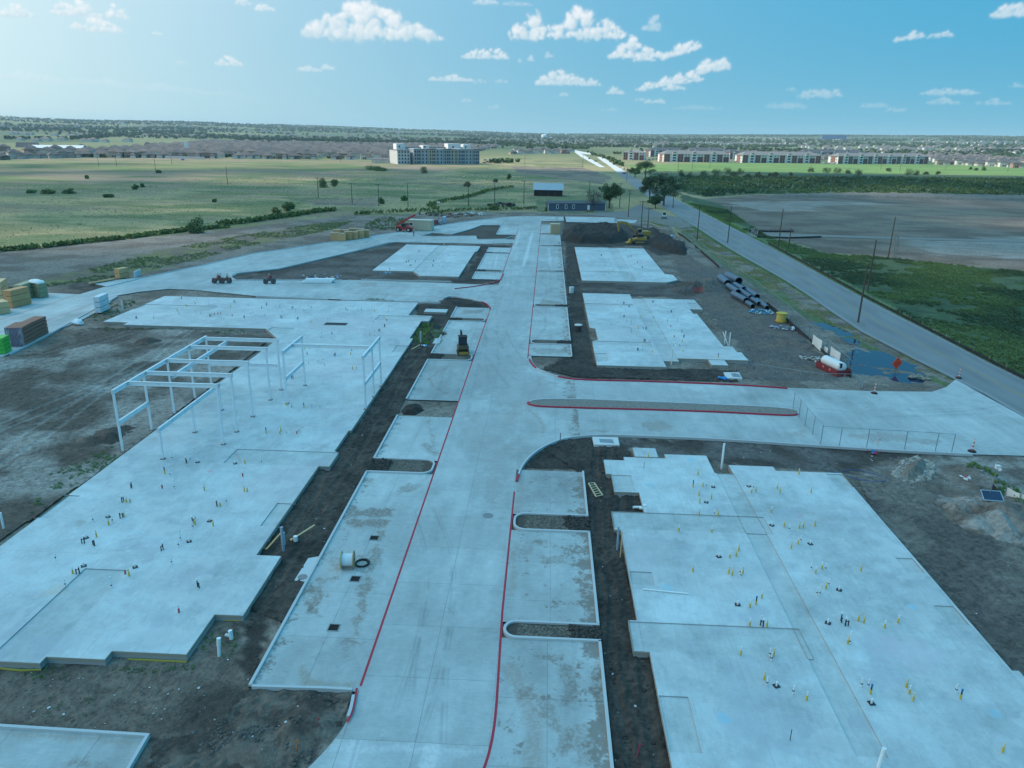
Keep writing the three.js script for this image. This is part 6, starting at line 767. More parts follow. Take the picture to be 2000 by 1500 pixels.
// barn and trailer house behind the site
{ const A = [-7.15,-383.35], B = [7.11,-387.03], w = B[0] - A[0], t = thing('barn', 'old dark barn with a pale metal roof in the field', 'barn', [(A[0] + B[0]) / 2, 0, (A[1] + B[1]) / 2 - 4], 0); part('wall', box(w, 3.2, 8, 0, 1.6, 0), mat(.035, .03, .028, .95), t); const rf = gableRoof(w, 8.6, 3.2, 3.0, .5); part('roof', rf, mat(.42, .44, .45, .55, .2), t); for (let k = 0; k < 9; k++) part('roof_seam', bar([-w / 2 + w * (k + .5) / 9, 3.12, 4.75], [-w / 2 + w * (k + .5) / 9, 6.28, .1], .06, .06), mat(.36, .38, .39, .6, .2), t); for (let k = 0; k < 5; k++) part('post', box(.22, 3.1, .22, -w / 2 + w * k / 4, 1.55, 4.15), mat(.1, .08, .065, .95), t); }
{ const A = [-0.37,-304.96], B = [23.07,-309.98], w = Math.hypot(B[0] - A[0], B[1] - A[1]), t = thing('trailer_house', 'long blue-grey trailer house with white trim behind the site', 'house', [(A[0] + B[0]) / 2, 0, (A[1] + B[1]) / 2 - 2.3], -Math.atan2(B[1] - A[1], B[0] - A[0])); part('wall', box(w, 3, 4.6, 0, 1.75, 0), mat(.085, .105, .15, .85), t); part('skirt', box(w - .1, .5, 4.5, 0, .2, 0), mat(.5, .5, .5, .85), t); part('roof', gableRoof(w, 4.6, .9, 3.2, .35), mat(.12, .12, .125, .95), t); for (const k of [-.34, -.19, -.06]) { const f = part('window', box(.95, 1.7, .08, w * k, 1.9, 2.32), trimW, t); part('pane', box(.6, 1.35, .05, w * k, 1.9, 2.37), glassD, f); } part('door', box(.95, 2.1, .08, w * .2, 1.5, 2.33), trimW, t); part('steps', [box(1.5, .35, 1.2, w * .2, .2, 3), box(1.4, .7, .6, w * .2, .35, 2.6)], mat(.25, .17, .1, .9), t); for (const s of [-1, 1]) part('corner_trim', box(.18, 3, .1, s * (w / 2 - .06), 1.75, 2.33), trimW, t); }
// utility poles
const poleM = mat(.1, .075, .055, .95), poleTops = [];
function pole(x, z, h, label, group, arms = 1, m = poleM) {
  const t = thing('utility_pole', label, 'pole', [x, groundY(x, z) - .1, z], .12, group); part('post', rod([0, 0, 0], [0, h, 0], .17, .11, 8), m, t);
  for (let a = 0; a < arms; a++) { part('crossarm', box(2.4, .12, .12, 0, h - .35 - a * .9, .1), m, t); for (const k of [-1, 0, 1]) part('insulator', cyl(.05, .035, .16, k, h - .29 - a * .9, .1, 6), mat(.5, .5, .5, .3), t); }
  poleTops.push([x, h, z]); return t;
}
const nearPoles = [[52.68,-123.54, 9.94, 'tall dark pole in the verge on the near side of the road', 0], [65.06,-150.6, 10.68, 'dark pole rising from the green weeds across the road', 0], [66.02,-215.42, 10.72, 'dark pole by the culvert entrance of the dirt lot', 0], [68.41,-213.77, 5.7, 'short dark pole beside the lot entrance pole', 0], [90.8,-201.24, 10.4, 'thin pole rising out of the dead tree', 0], [52.89,-220.68, 10.68, 'dark pole right of the pair by the construction fence', 0], [44.76,-224.9, 10.59, 'dark pole by the construction fence near the bulldozer', 0], [30.82,-289.48, 10.25, 'pole with two crossarms beside the gravel drive', 2], [31.49,-253.35, 9.21, 'brown pole behind the excavator cab', 1], [33.76,-253.77, 6.9, 'shorter brown pole right of the excavator', 1], [54.12,-330.35, 8.58, 'pole beside the road right of the tall broad tree', 0], [31.1,-330.02, 10.31, 'pole right of the round tree by the trailer house', 1], [18.53,-344.92, 10.33, 'pole rising behind the trailer house', 0], [59.92,-479.05, 7.07, 'pole at the road bend in front of the wide tree', 0], [54.58,-538.17, 9.63, 'pole beside the road at the edge of the sunlight', 0]];
for (const [x, z, h, l, a] of nearPoles) pole(x, z, h, l, undefined, a);
const fieldPoles = [[-106.86,-348.4, 9.43], [-83.92,-320.98, 8.71], [-70.88,-314.18, 9.15], [-58.2,-312.33, 9.7], [-33.75,-320.23, 10.1], [-23.31,-330.01, 10.6], [-10.72,-335.48, 10.31], [-180.19,-420.55, 9.95], [-267.7,-510.18, 10.36], [-361.14,-599.96, 10.6], [-349.49,-605.38, 8.32], [-330.78,-659.82, 8.16], [-212.62,-775.3, 11.95], [-167.52,-768.91, 10.85], [-23.93,-756.94, 11.56], [32.99,-757.82, 12.98]];
const ord = ['first', 'second', 'third', 'fourth', 'fifth', 'sixth', 'seventh']; fieldPoles.forEach(([x, z, h], i) => pole(x, z, h, i < 7 ? ord[i] + ' pole from the left in the line across the field' : 'distant field pole near the ' + ['brown field patch', 'green strip', 'left street', 'left street corner', 'white monument', 'garage row', 'garage row corner', 'sunlit meadow', 'divided street'][i - 7], undefined, i < 7 ? 1 : 0));
for (const [x, z, h] of [[117.19,-704.16, 11], [139.66,-756.82, 12], [163.44,-791.1, 11], [277.44,-828.21, 10], [359.19,-850.58, 12], [346,-774.81, 12], [429.79,-855.03, 11], [497.8,-858.34, 12]]) pole(x, z, h, 'thin pole in the sunlit strip before the apartment blocks', 'poles before the apartment blocks', 0);
// wires along the near line and over the gravel drive
function wire(a, b, sag) { const m = [(a[0] + b[0]) / 2, (a[1] + b[1]) / 2 - sag, (a[2] + b[2]) / 2]; single('overhead_wire', tube([a, m, b], .018, 12, 3), mat(.05, .05, .05, .8), 'thin overhead wire strung between utility poles', 'wire', 'overhead wires'); }
{ const T = poleTops; const w = (i, j) => { for (const k of [-1, 1]) wire([T[i][0] + k, T[i][1] - .2, T[i][2]], [T[j][0] + k, T[j][1] - .2, T[j][2]], 1); }; w(7, 11); w(7, 8); w(8, 9); w(11, 12); w(15, 16); w(16, 17); w(17, 18); w(19, 20); w(20, 21); w(18, 19); w(7, 10); w(13, 14); }
console.log('far done', houseCount, farHouses.length);

// ------------------------------------------------------------------ white steel frames
const steelW = mat(.74, .77, .78, .55, 0);
function ibeam(a, b, d = .4, w = .2) { return [bar([a[0], a[1] + d / 2 - .02, a[2]], [b[0], b[1] + d / 2 - .02, b[2]], w, .04), bar([a[0], a[1] - d / 2 + .02, a[2]], [b[0], b[1] - d / 2 + .02, b[2]], w, .04), bar(a, b, .05, d - .08)]; }
function frame(label, cols, beams) {
  const t = thing('steel_frame', label, 'steel frame');
  for (const [x, z, h] of cols) { const c = part('column', box(.17, h, .17, x, ST + h / 2, z), steelW, t); part('base_plate', box(.42, .03, .42, x, ST + .018, z), mat(.16, .1, .08, .8), c); }
  for (const [a, b, y, d] of beams) { const bm = part('beam', ibeam([a[0], ST + y, a[1]], [b[0], ST + y, b[1]], d), steelW, t), alongX = Math.abs(b[0] - a[0]) > Math.abs(b[1] - a[1]); for (const q of [a, b]) { part('connection_plate', box(alongX ? .03 : .26, .4, alongX ? .26 : .03, q[0], ST + y, q[1]), mat(.6, .62, .62, .5), bm); } const n = Math.max(1, Math.floor(Math.hypot(b[0] - a[0], b[1] - a[1]) / 2.2)); for (let k = 1; k < n; k++) part('web_stiffener', box(alongX ? .02 : .18, .36, alongX ? .18 : .02, mix(a[0], b[0], k / n), ST + y, mix(a[1], b[1], k / n)), steelW, bm); }
}
{
  const T = 5.9, M = 2.85;
  frame('large white two-storey steel frame on the left slab', [[-39, -61.5, 5.7], [-39, -66.8, 5.7], [-39, -71.5, 5.7], [-39, -76.3, 5.7], [-39, -80.6, 5.7], [-30.45, -63.9, 5.7], [-30.45, -67.1, 5.7], [-30.45, -71.3, 5.7], [-30.45, -76.5, 5.7], [-30.45, -80, 5.7], [-34.5, -60.2, 2.65], [-34.5, -66.6, 2.65], [-34.5, -72.9, 2.65]],
    [[[-39, -61.4], [-39, -80.7], T], [[-38.85, -63.9], [-30.3, -63.9], T + .03], [[-38.85, -67.1], [-30.3, -67.1], T + .03], [[-38.85, -71.3], [-30.3, -71.3], T + .03], [[-38.85, -76.5], [-30.3, -76.5], T + .03], [[-38.85, -80], [-30.3, -80], T + .03], [[-36.3, -67.25], [-36.3, -79.85], T - .3], [[-39, -61.6], [-39, -66.7], M], [[-34.5, -60.1], [-34.5, -73], M], [[-38.9, -80.3], [-30.55, -80.3], M]]);
  frame('smaller white steel frame at the right edge of the left slab', [[-28.2, -75.5, 5.7], [-28.2, -81.8, 5.7], [-19.2, -74.6, 5.7], [-19.2, -78.6, 5.7], [-19.2, -82.4, 5.7]], [[[-28.2, -75.4], [-28.2, -81.9], T], [[-19.2, -74.5], [-19.2, -82.5], T], [[-28.05, -78.4], [-19.35, -78.4], T - .02], [[-28.2, -75.6], [-28.2, -81.7], M], [[-19.2, -74.7], [-19.2, -82.3], M]]);
}

// ------------------------------------------------------------------ plumbing stubs in the slabs
const cream = mat(.7, .6, .36, .6), pvc = mat(.78, .8, .79, .45), yel = mat(.62, .43, .06, .6), blk = mat(.03, .03, .035, .6), blu = mat(.03, .17, .42, .5), redM = mat(.45, .05, .04, .6);
{
  const G0 = { up: cyl(.045, .045, .62, 0, 0, 0, 8), low: cyl(.062, .062, .34, 0, 0, 0, 8), ring: cyl(.068, .068, .06, 0, .2, 0, 8), cap: cyl(.065, .065, .1, 0, .6, 0, 8), tall: cyl(.05, .05, .95, 0, 0, 0, 8), tee: merged([cyl(.045, .045, .5, 0, 0, 0, 8), cyl(.04, .04, .42, .2, 0, .05, 8), hcyl(.03, .22, .1, .36, .02)]), tub: merged([box(.32, .02, .3, 0, .012, 0), box(.36, .04, .03, 0, .02, .16), box(.36, .04, .03, 0, .02, -.16), box(.03, .04, .3, .17, .02, 0), box(.03, .04, .3, -.17, .02, 0)]), thin: cyl(.022, .022, .75, 0, 0, 0, 6) };
  // kinds: 0 white on black, 1 yellow-wrapped, 2 blue-capped, 3 black pair, 4 red, 5 box-out with pipe (tub: flat black sheet painted as its dark hole), 6 thin rod, 7 tall white
  function stub(x, z, k, where, group, y = ST, s = 1) {
    const labels = ['white capped pipe', 'yellow-wrapped pipe', 'blue-capped pipe', 'black twin pipes', 'red-collared pipe', 'black box-out', 'thin dark rod', 'tall white pipe'].map((q) => q + ' in ' + where);
    const kinds = ['white pipes', 'yellow-wrapped pipes', 'blue-capped pipes', 'black pipes', 'red-collared pipes', 'box-outs', 'thin rods', 'tall white pipes'];
    const t = thing(k === 5 ? 'box_out' : 'plumbing_stub', labels[k], k === 5 ? 'box-out' : 'pipe', [x, y, z], (x * 37 + z * 11) % 6.28, kinds[k] + ' in ' + where); t.scale.setScalar(s);
    if (k === 0) { meshOf(G0.up, 'pipe', pvc, t); meshOf(G0.ring, 'collar', blk, t); } else if (k === 1) { meshOf(G0.low, 'sleeve', yel, t); meshOf(G0.up, 'pipe', (Math.abs(x * 7 + z * 3) % 2 < 1) ? pvc : cream, t); } else if (k === 2) { meshOf(G0.low, 'sleeve', yel, t); meshOf(G0.up, 'pipe', blk, t); meshOf(G0.cap, 'cap', blu, t); } else if (k === 3) { meshOf(G0.tee, 'pipe', blk, t); meshOf(G0.cap, 'cap', pvc, t); } else if (k === 4) { meshOf(G0.low, 'sleeve', redM, t); meshOf(G0.up, 'pipe', pvc, t); } else if (k === 5) { meshOf(G0.tub, 'tub', blk, t); meshOf(G0.low, 'pipe', pvc, t); } else if (k === 6) meshOf(G0.thin, 'rod', blk, t); else { meshOf(G0.tall, 'pipe', pvc, t); meshOf(G0.ring, 'collar', blk, t); }
  }
  const many = (L, where, s) => { for (let i = 0; i < L.length; i += 3) stub(L[i], L[i + 1], L[i + 2], where, '', ST, s); };
  many([-33.62,-60.12,0,-31.86,-59.99,0,-32.04,-59.56,3,-31.05,-59.72,5,-27.59,-59.73,5,-26.68,-59.73,1,-32.84,-57.22,2,-32.18,-56.81,0,-25.88,-57.22,4,
-34.26,-54.42,3,-33.61,-51.79,3,-33.27,-51.82,1,-32.98,-51.84,1,-31.66,-54.46,4,-30.63,-54.47,7,-28.02,-54.39,1,-24.62,-54.43,1,-24.39,-54.45,1,
-25.8,-51.75,3,-25.53,-51.77,1,-25.26,-52.34,0,-26.49,-49.41,0,-26.51,-49.01,3,-26.18,-48.74,1,-26.11,-48.22,0,-25.34,-49.36,5,-24.75,-48.69,1,
-33.37,-49.38,5,-32.34,-49.26,3,-32.21,-49.57,1,-32.59,-48.64,0,-32.66,-48.24,1,-34.11,-48.62,0,-32.54,-46.45,1,-33.2,-46.25,5,-32.88,-45.52,3,
-31.96,-45.24,3,-26.23,-46.47,7,-25.94,-45.57,0,-25.51,-46.31,5,-26.85,-45.13,3,-33.55,-43.25,0,-25.32,-43.32,0,-31.18,-42.65,5,-31.36,-41.71,1,
-30.93,-41.77,3,-27.62,-42.77,5,-27.84,-41.92,4,-27.46,-41.72,1,-30.94,-40.24,0,-27.86,-40.31,7,-22.33,-40.82,3,-22.25,-38.06,4], 'the near part of the left slab', .92);
  many([-28.97,-91.77,7,-29.37,-90.87,0,-28.12,-89.58,0,-30.43,-90.19,0,-24.23,-88.58,1,-23.74,-88.63,0,-30.41,-84.07,3,-29.31,-84.68,0,-28.03,-74.82,1,
-27.28,-74.28,1,-25.93,-74.29,2,-25.18,-74.68,0,-24.21,-74.44,0,-26,-66.9,1,-25.34,-66.96,0,-26.13,-67.56,1,-24.33,-67.05,4,-24.25,-67.39,0,
-27.41,-66.95,2,-25.24,-59.98,7,-28.04,-94.26,3,-31.95,-94.47,4,-26.15,-95.07,1,-33.18,-97.2,1,-32.48,-97.27,1,-26.54,-96.92,1,-25.67,-97.01,0], 'the middle of the left slab', .92);
  many([-48.11,-123.21,3,-48.07,-120.72,4,-45.4,-122.02,1,-40.66,-122.89,0,-39.99,-122.17,1,-42.81,-121.14,3,-41.83,-119.52,0,-40.31,-119.22,0,-36.85,-122.54,0,
-33.84,-121.42,1,-33.39,-120.7,4,-31.7,-121.19,0,-31.06,-121.26,1,-28.71,-120.57,1,-26.31,-120.57,0,-43.65,-118.16,0,-45.41,-114.93,0,-42.54,-114.38,3,
-42.43,-115.28,0,-39.53,-113.84,3,-36.87,-111.99,1,-36.36,-113.33,0,-34.77,-113.95,0,-34.43,-113.99,0,-27.99,-115.6,0,-26.14,-116.25,1,-25.33,-114.59,4,
-27.15,-113.09,0,-24.83,-110.45,3,-24.94,-107.66,3,-25.75,-107.57,0,-33.17,-105.24,0,-31.66,-105.4,4,-32.57,-102.73,0,-26.56,-104.84,0,-25.9,-105.28,1,
-25.08,-104.63,0], 'the far part of the left slab', .92);
  many([-64.77,-126.46,3,-61.99,-126.48,0,-60.55,-122.74,1,-61.1,-120.65,1,-57.55,-121.58,0,-57.08,-122.14,0,-61.05,-117.26,1,-59.46,-114.67,0,-57.54,-116.26,0,
-56.23,-115.5,0,-54.04,-113.94,3,-54.23,-115.09,0,-53.9,-115.31,4,-53.52,-115.81,4,-53.07,-115.86,4,-50.7,-114.77,4,-48.27,-113.72,3,-48.1,-115.98,0,
-48.15,-117.08,0,-64.73,-111.4,3,-62.12,-111.7,1,-54.44,-124.52,3,-53.63,-121.04,1,-51.08,-122.35,0], 'the far left wing of the left slab', .92);
  many([9.45,-61.62,6,10.18,-64.21,1,14.16,-60.8,1,13.27,-58.31,2,14.15,-58.5,1,14.44,-58.4,0,15.04,-58.45,5,13.49,-56.77,1,14.41,-56.19,1,
13.28,-55.37,1,13.87,-55.53,5,12.85,-53.27,1,14.07,-53.37,0,14.36,-53.29,1,10.79,-50.59,1,13.29,-50.59,1,18.18,-58.83,5,18.41,-58.35,0,
18.09,-57.61,1,18.49,-57.76,1,14.72,-48.03,1,13.84,-47.01,1,14.35,-47.26,1,13.09,-47.13,5,10.84,-45.02,1,13.31,-45.01,1,13.49,-44.78,1,
14.08,-44.99,0,14.29,-45.05,1,14.05,-44.59,0,14.82,-42.2,1,14.25,-41.46,2,13.79,-41.15,1,13.06,-41.37,5], 'the left half of the near right slab', .92);
  many([13.29,-39.22,1,14.06,-39.52,0,14.09,-39.17,3,14.33,-39.19,1,12.07,-36.45,1,12.87,-34.41,1,12.89,-33.96,0], 'the front left of the near right slab', .92);
  many([23.36,-61.68,1,20.53,-58.52,1,20.54,-57.8,1,23.23,-58.02,1,18.8,-54.16,1,18.25,-52.05,5,19.15,-51.92,1,19.37,-51.35,0,20.25,-51.71,1,
20.6,-51.83,1,21.61,-52.21,1,19.72,-49.67,0,19.42,-49.37,1,18.71,-48.68,1,20.35,-49.44,5,19.24,-45.92,0,19.39,-45.45,1,20.04,-46.06,1,
20.23,-45.91,0,22.71,-45.98,1,19.74,-43.94,0,19.47,-43.62,1,20.31,-43.53,5,18.59,-42.83,0,18.79,-42.84,7], 'the rear right of the near right slab', .92);
  many([18.28,-39.84,5,19.19,-40.14,3,19.26,-39.63,3,20.29,-40.22,1,20.56,-40.04,1,21.66,-39.61,1,22.73,-40.19,1,18.76,-37.89,1,18.88,-37.9,7,
13.74,-36.45,0,13.96,-36.45,1,13.72,-36.06,0,13.41,-33.94,5,14.15,-33.4,0,14.73,-32.96,1,18.11,-34.21,0,18.47,-34.18,0,18.4,-33.67,2,
20.61,-34.33,1,20.54,-33.83,1,20.5,-33.29,1,18.16,-32.95,5,23.17,-34.1,0,23.16,-33.61,2,23.34,-29.98,1,12.97,-30.05,6], 'the front right of the near right slab', .92);
  many([13.26,-133.8,0,14.28,-131.75,3,15.26,-135.16,0,13.39,-129.02,0,14.94,-129.2,3,14.01,-126.56,0,13.39,-121.24,3,13.45,-118.54,6,13.96,-116.44,6,
15.93,-121.07,1,13.35,-113.46,0,13.41,-111.08,6,14.77,-113.62,1,15.58,-113.71,4,15.9,-113.34,3,13.99,-109.22,0,19.75,-133.49,3,19.6,-130.28,0,
20.45,-129.86,0,19.72,-126.24,0,18.43,-125.6,0,21.82,-126,3,21.15,-125.92,0,21.81,-123.13,0,20.23,-119.31,1,21.88,-119.5,6,21.87,-116.06,0,
20.15,-115.45,4,18.19,-120.87,6,18.18,-117.34,0,18.26,-115.65,0,17.08,-115.52,0,21.39,-112.34,3,21.22,-109.25,3,19.69,-109.08,4,14.67,-105.99,1,
14.95,-106.02,3,15.62,-106.09,1,20.49,-106.61,1,19.6,-104.06,1,18.76,-103.97,1,20.63,-103.96,0,12.47,-103.31,0,13.27,-101.05,3,14.2,-103.15,0,
13.92,-100.79,0,15.24,-100.28,1,19.7,-101.39,1,24.04,-98.65,2], 'the mid-right slab', .92);
  many([13.85,-195.52,0,15.4,-195.76,0,13.79,-187.89,3,13.7,-180.8,0,15.21,-181.02,0,13.73,-172.42,6,13.72,-162.33,0,14.92,-165.73,1,15.34,-167.46,1,
15.15,-173.52,6,19.89,-196.46,0,20.91,-196.61,6,20.44,-186.81,3,21.36,-187.98,3,22.01,-190.19,0,18.72,-174.03,0,17.72,-181.39,0,20.89,-176.16,0,
21.87,-178.17,3,20.09,-168.12,0,21.34,-167.46,7,22.25,-170.99,3,20.17,-161.64,1,20.97,-162.53,7,22.33,-162.72,0,15.64,-160.24,0], 'the slab before the bulldozer', .95);
  many([-30.81,-191.95,0,-32.55,-188.31,3,-32.56,-185.49,0,-30.69,-180.15,0,-29.3,-178.35,1,-32.66,-171.17,3,-32.24,-172.15,3,-30.6,-171.47,3,-30.64,-166.09,3,
-31.12,-166.02,0,-26.61,-172.98,3,-25.68,-166.8,3,-24.38,-166.98,0,-23.43,-165.39,0,-24.21,-174.27,0,-25.73,-181.91,0,-24.17,-182.15,7,-24.15,-161.94,0,
-25.47,-155.42,0,-34.38,-160.51,3], 'the slab beside the dirt triangle', .95);
}

// ------------------------------------------------------------------ stacks of material
// a stack from three base corners: left front, near corner, right back; tiers with dunnage between
function stackAt(name, label, category, A, B, C, h, tiers, m, opt = {}) {
  const ux = A[0] - B[0], uz = A[1] - B[1], w = Math.hypot(ux, uz), d = Math.hypot(C[0] - B[0], C[1] - B[1]), turn = Math.atan2(uz, -ux), y = opt.y ?? PT;
  const cx = (A[0] + C[0]) / 2, cz = (A[1] + C[1]) / 2, t = thing(name, label, category, [cx, y, cz], turn, opt.group), th = h / tiers;
  for (let k = 0; k < tiers; k++) {
    const n = opt.split || 1; for (let s = 0; s < n; s++) part(opt.piece || 'bundle', box(w - .04, th - .09, d / n - .05, 0, .09 + k * th + (th - .09) / 2, -d / 2 + d / n * (s + .5)), opt.mats ? opt.mats[(k * n + s) % opt.mats.length] : m, t);
    for (const q of [-.4, 0, .4]) part('dunnage', box(w - .02, .085, .1, 0, k * th + .045, d * q), mat(.3, .22, .13, .9), t);
  }
  if (opt.lines) for (let k = 0; k < tiers; k++) for (let q = 1; q < opt.lines; q++) part('board_gap', box(w - .02, .012, d - .03, 0, .09 + k * th + (th - .09) * q / opt.lines, 0), mat(.16, .11, .06, .95), t);
  if (opt.face) part('printed_end', box(w - .06, h - .1, .02, 0, h / 2 + .04, d / 2), opt.face, t);
  return t;
}
const tanM = mat(.66, .4, .19, .85), tan2 = mat(.6, .35, .16, .85), tan3 = mat(.72, .47, .25, .85), kraft = mat(.6, .32, .145, .85), browB = mat(.33, .15, .1, .85);
function chevrons() { const c = document.createElement('canvas'); c.width = c.height = 256; const g = c.getContext('2d'); g.fillStyle = '#cfd6da'; g.fillRect(0, 0, 256, 256); for (let r = 0; r < 4; r++) for (let i = -2; i < 7; i++) for (const s of [-1, 1]) { g.lineWidth = 15; g.strokeStyle = i % 2 ? '#8c1230' : '#3f6c90'; g.beginPath(); const y = r * 64, x = 128 + s * (i * 34), e = s * (r % 2 ? -1 : 1); g.moveTo(x - e * 30, y); g.lineTo(x + e * 30, y + 62); g.stroke(); } const t = new THREE.CanvasTexture(c); t.colorSpace = THREE.SRGBColorSpace; return new THREE.MeshStandardMaterial({ map: t, roughness: .6 }); }
const chev = chevrons();
stackAt('panel_stack', 'tall stack of brown panels with a red and white chevron printed end', 'panels', [-74.11,-94.76], [-71.9,-95.25], [-72.56,-98.7], 2.7, 5, browB, { piece: 'panel_bundle', face: chev });
stackAt('panel_stack', 'brown panel stack behind the chevron-printed stack', 'panels', [-74.1,-98.54], [-72.49,-98.71], [-73.48,-102.37], 2.6, 5, browB, { piece: 'panel_bundle' });
stackAt('wrapped_stack', 'bright green wrapped stack at the left edge of the picture', 'stack', [-74.95,-90.65], [-71.81,-91.46], [-72.54,-93.38], 2.2, 4, mat(.06, .48, .06, .5), { piece: 'wrapped_bundle' });
stackAt('lumber_stack', 'pale tan lumber stack nearest the left edge', 'lumber', [-89.7,-111.28], [-88.25,-113.25], [-88.05,-115.88], 2.0, 2, tan3, { piece: 'lumber_bundle', lines: 5 });
stackAt('lumber_stack', 'upper tan lumber stack at the left edge', 'lumber', [-96.53,-120.4], [-93.9,-121.54], [-95.71,-125.62], 3.4, 3, tan3, { piece: 'lumber_bundle', lines: 5 });
stackAt('lumber_stack', 'tall orange-tan lumber stack second from the left edge', 'lumber', [-90.03,-117.18], [-88.55,-116.97], [-88.88,-120.91], 3.0, 3, kraft, { piece: 'lumber_bundle', mats: [kraft, tan2], lines: 5 });
stackAt('lumber_stack', 'greenish-tan lumber stack behind the tall orange-tan stack', 'lumber', [-91.74,-122.65], [-90.37,-122.81], [-92.26,-126.94], 2.8, 3, mat(.4, .38, .24, .85), { piece: 'lumber_bundle', lines: 5 });
{ const t = stackAt('lumber_stack', 'olive lumber stack under a white tarp at the paving edge', 'lumber', [-91.36,-123.97], [-90.71,-125.36], [-90.65,-128.97], 2.6, 3, mat(.33, .33, .2, .85), { piece: 'lumber_bundle', lines: 5 }); const g = new THREE.SphereGeometry(1, 20, 10, 0, 6.283, 0, 1.6); g.scale(1.05, .5, 1.85); const p = g.attributes.position; for (let i = 0; i < p.count; i++) p.setY(i, p.getY(i) + (noise(p.getX(i) * 3 + 9, p.getZ(i) * 3) - .5) * .22); g.computeVertexNormals(); g.translate(0, 2.6, 0); tag(part(numbered('white_tarp'), g.rotateY(t.rotation.y).translate(t.position.x, PT, t.position.z), mat(.7, .72, .72, .6)), 'white plastic tarp over the olive lumber stack', 'tarp'); }
stackAt('board_stack', 'pale blue-white stack of three wrapped board bundles on the side drive', 'boards', [-73.82,-115.29], [-72.85,-115.41], [-73.41,-118.76], 2.7, 3, mat(.62, .68, .72, .6), { piece: 'wrapped_bundle' });
stackAt('board_bundle', 'square tan board bundle by the side drive edge', 'boards', [-87.29,-144.77], [-86,-144.37], [-85.5,-146.73], 2.0, 2, tanM, { piece: 'lumber_bundle', lines: 5 });
stackAt('board_bundle', 'pale strapped bundle right of the square tan bundle', 'boards', [-84.8,-145.67], [-84.51,-145.71], [-83.16,-148.81], 1.3, 1, mat(.52, .56, .57, .7), { piece: 'wrapped_bundle' });
{ const A = [-89.55,-139.52], B = [-87.09,-144.79], t = thing('loose_boards', 'long loose tan boards lying beside the square tan bundle', 'boards', [A[0], PT, A[1]]); for (let i = 0; i < 6; i++) part('board', bar([i * .2, .08 + (i % 3) * .09, i * .35], [B[0] - A[0] + i * .1, .08 + (i % 3) * .09, B[1] - A[1] + i * .35], .25, .08), [tanM, tan2, tan3][i % 3], t); }
// crates on the curved drive
{ const P = [[-59.38,-206.62],[-57.56,-206.93],[-56.29,-209.3],[-55.01,-210.61],[-53.83,-213.04],[-52.92,-215.48],[-60.42,-213.05],[-58.56,-214.51],[-56.96,-217.1],[-55.05,-218.61]]; P.forEach(([x, z], i) => { const t = thing('shipping_crate', i < 6 ? ord2(i) + ' kraft crate from the left in the front row on the curved drive' : ord2(i - 6) + ' kraft crate from the left in the rear row on the curved drive', 'crate', [x, PT, z], .16 + (i % 3) * .05, 'kraft crates on the curved drive'); part('crate', box(2.15, 2.1 - (i % 2) * .2, 2.1, 0, 1.15 - (i % 2) * .1, 0), [kraft, mat(.64, .35, .165, .85), mat(.55, .29, .13, .85)][i % 3], t); part('lid', box(2.2, .06, 2.15, 0, 2.24 - (i % 2) * .2, 0), mat(.45, .33, .21, .85), t); part('pallet', box(2.1, .1, 2.05, 0, .05, 0), mat(.3, .22, .13, .9), t); }); }
function ord2(i) { return ['first', 'second', 'third', 'fourth', 'fifth', 'sixth'][i]; }
// white pipe bundle with rubbish on the side drive
{ const A = [-48.93,-144.85], B = [-43.1,-145.62], t = thing('pipe_bundle', 'bundle of long white plastic pipes on the side drive', 'pipes', [0, 0, 0]); for (let r = 0; r < 3; r++) for (let k = 0; k < 6 - r; k++) part('pipe', rod([A[0] + r * .3, PT + .16 + r * .26, A[1] - k * .31 - r * .15], [B[0] + r * .2, PT + .16 + r * .26, B[1] - k * .31 - r * .15], .15, .15, 10), pvc, t); }
function heap(name, label, x, z, n, s, spread, cols, seed, y = .05, cat = 'rubbish') { const r = rng(seed), t = thing(name, label, cat, [x, y, z]); n = Math.round(n * 2.2); s *= .62; for (let i = 0; i < n; i++) { const g = new THREE.IcosahedronGeometry(s * (.35 + .9 * r() * r() + .1), 1), p = g.attributes.position; const k = r() * 50; for (let j = 0; j < p.count; j++) { const v = .7 + .6 * noise(p.getX(j) * 6 / s + k, p.getY(j) * 6 / s + p.getZ(j) * 4 / s); p.setXYZ(j, p.getX(j) * v * 1.5, p.getY(j) * v * .55, p.getZ(j) * v * .9); } g.computeVertexNormals(); g.rotateZ((r() - .5) * .9); g.rotateY(r() * 6); const ra = Math.sqrt(r()), ta = r() * 6.283; g.translate(Math.cos(ta) * ra * spread * .5, s * .25 + r() * s * 1.1 * (1.1 - ra), Math.sin(ta) * ra * spread * .38); part('piece', g, cols[(r() * cols.length) | 0], t); } return t; }
const junk = [mat(.6, .62, .62, .6), mat(.06, .07, .09, .7), mat(.12, .2, .4, .6), mat(.45, .46, .46, .8), mat(.3, .2, .12, .9)];
heap('rubbish_heap', 'white, black and blue rubbish bags on the white pipe bundle', -46.43,-149.74, 20, .5, 9, junk, 31, .55);
heap('rubbish_heap', 'pale rubbish heap at the far end of the curved drive', -29.24,-286.69, 18, .9, 13, [mat(.55, .58, .6, .6), mat(.45, .5, .55, .6), mat(.3, .2, .13, .9)], 32);
heap('lumber_scrap_heap', 'brown heap of scrap lumber behind the telehandler', -37.37,-281.19, 22, .9, 18, [mat(.2, .12, .08, .9), mat(.26, .17, .11, .9), mat(.13, .09, .07, .9)], 33);
heap('cut_brush_heap', 'dark heap of cut brush by the field edge', -19.47,-325.91, 16, 1.5, 14, [mat(.07, .055, .045, .95), mat(.1, .08, .06, .95)], 34);
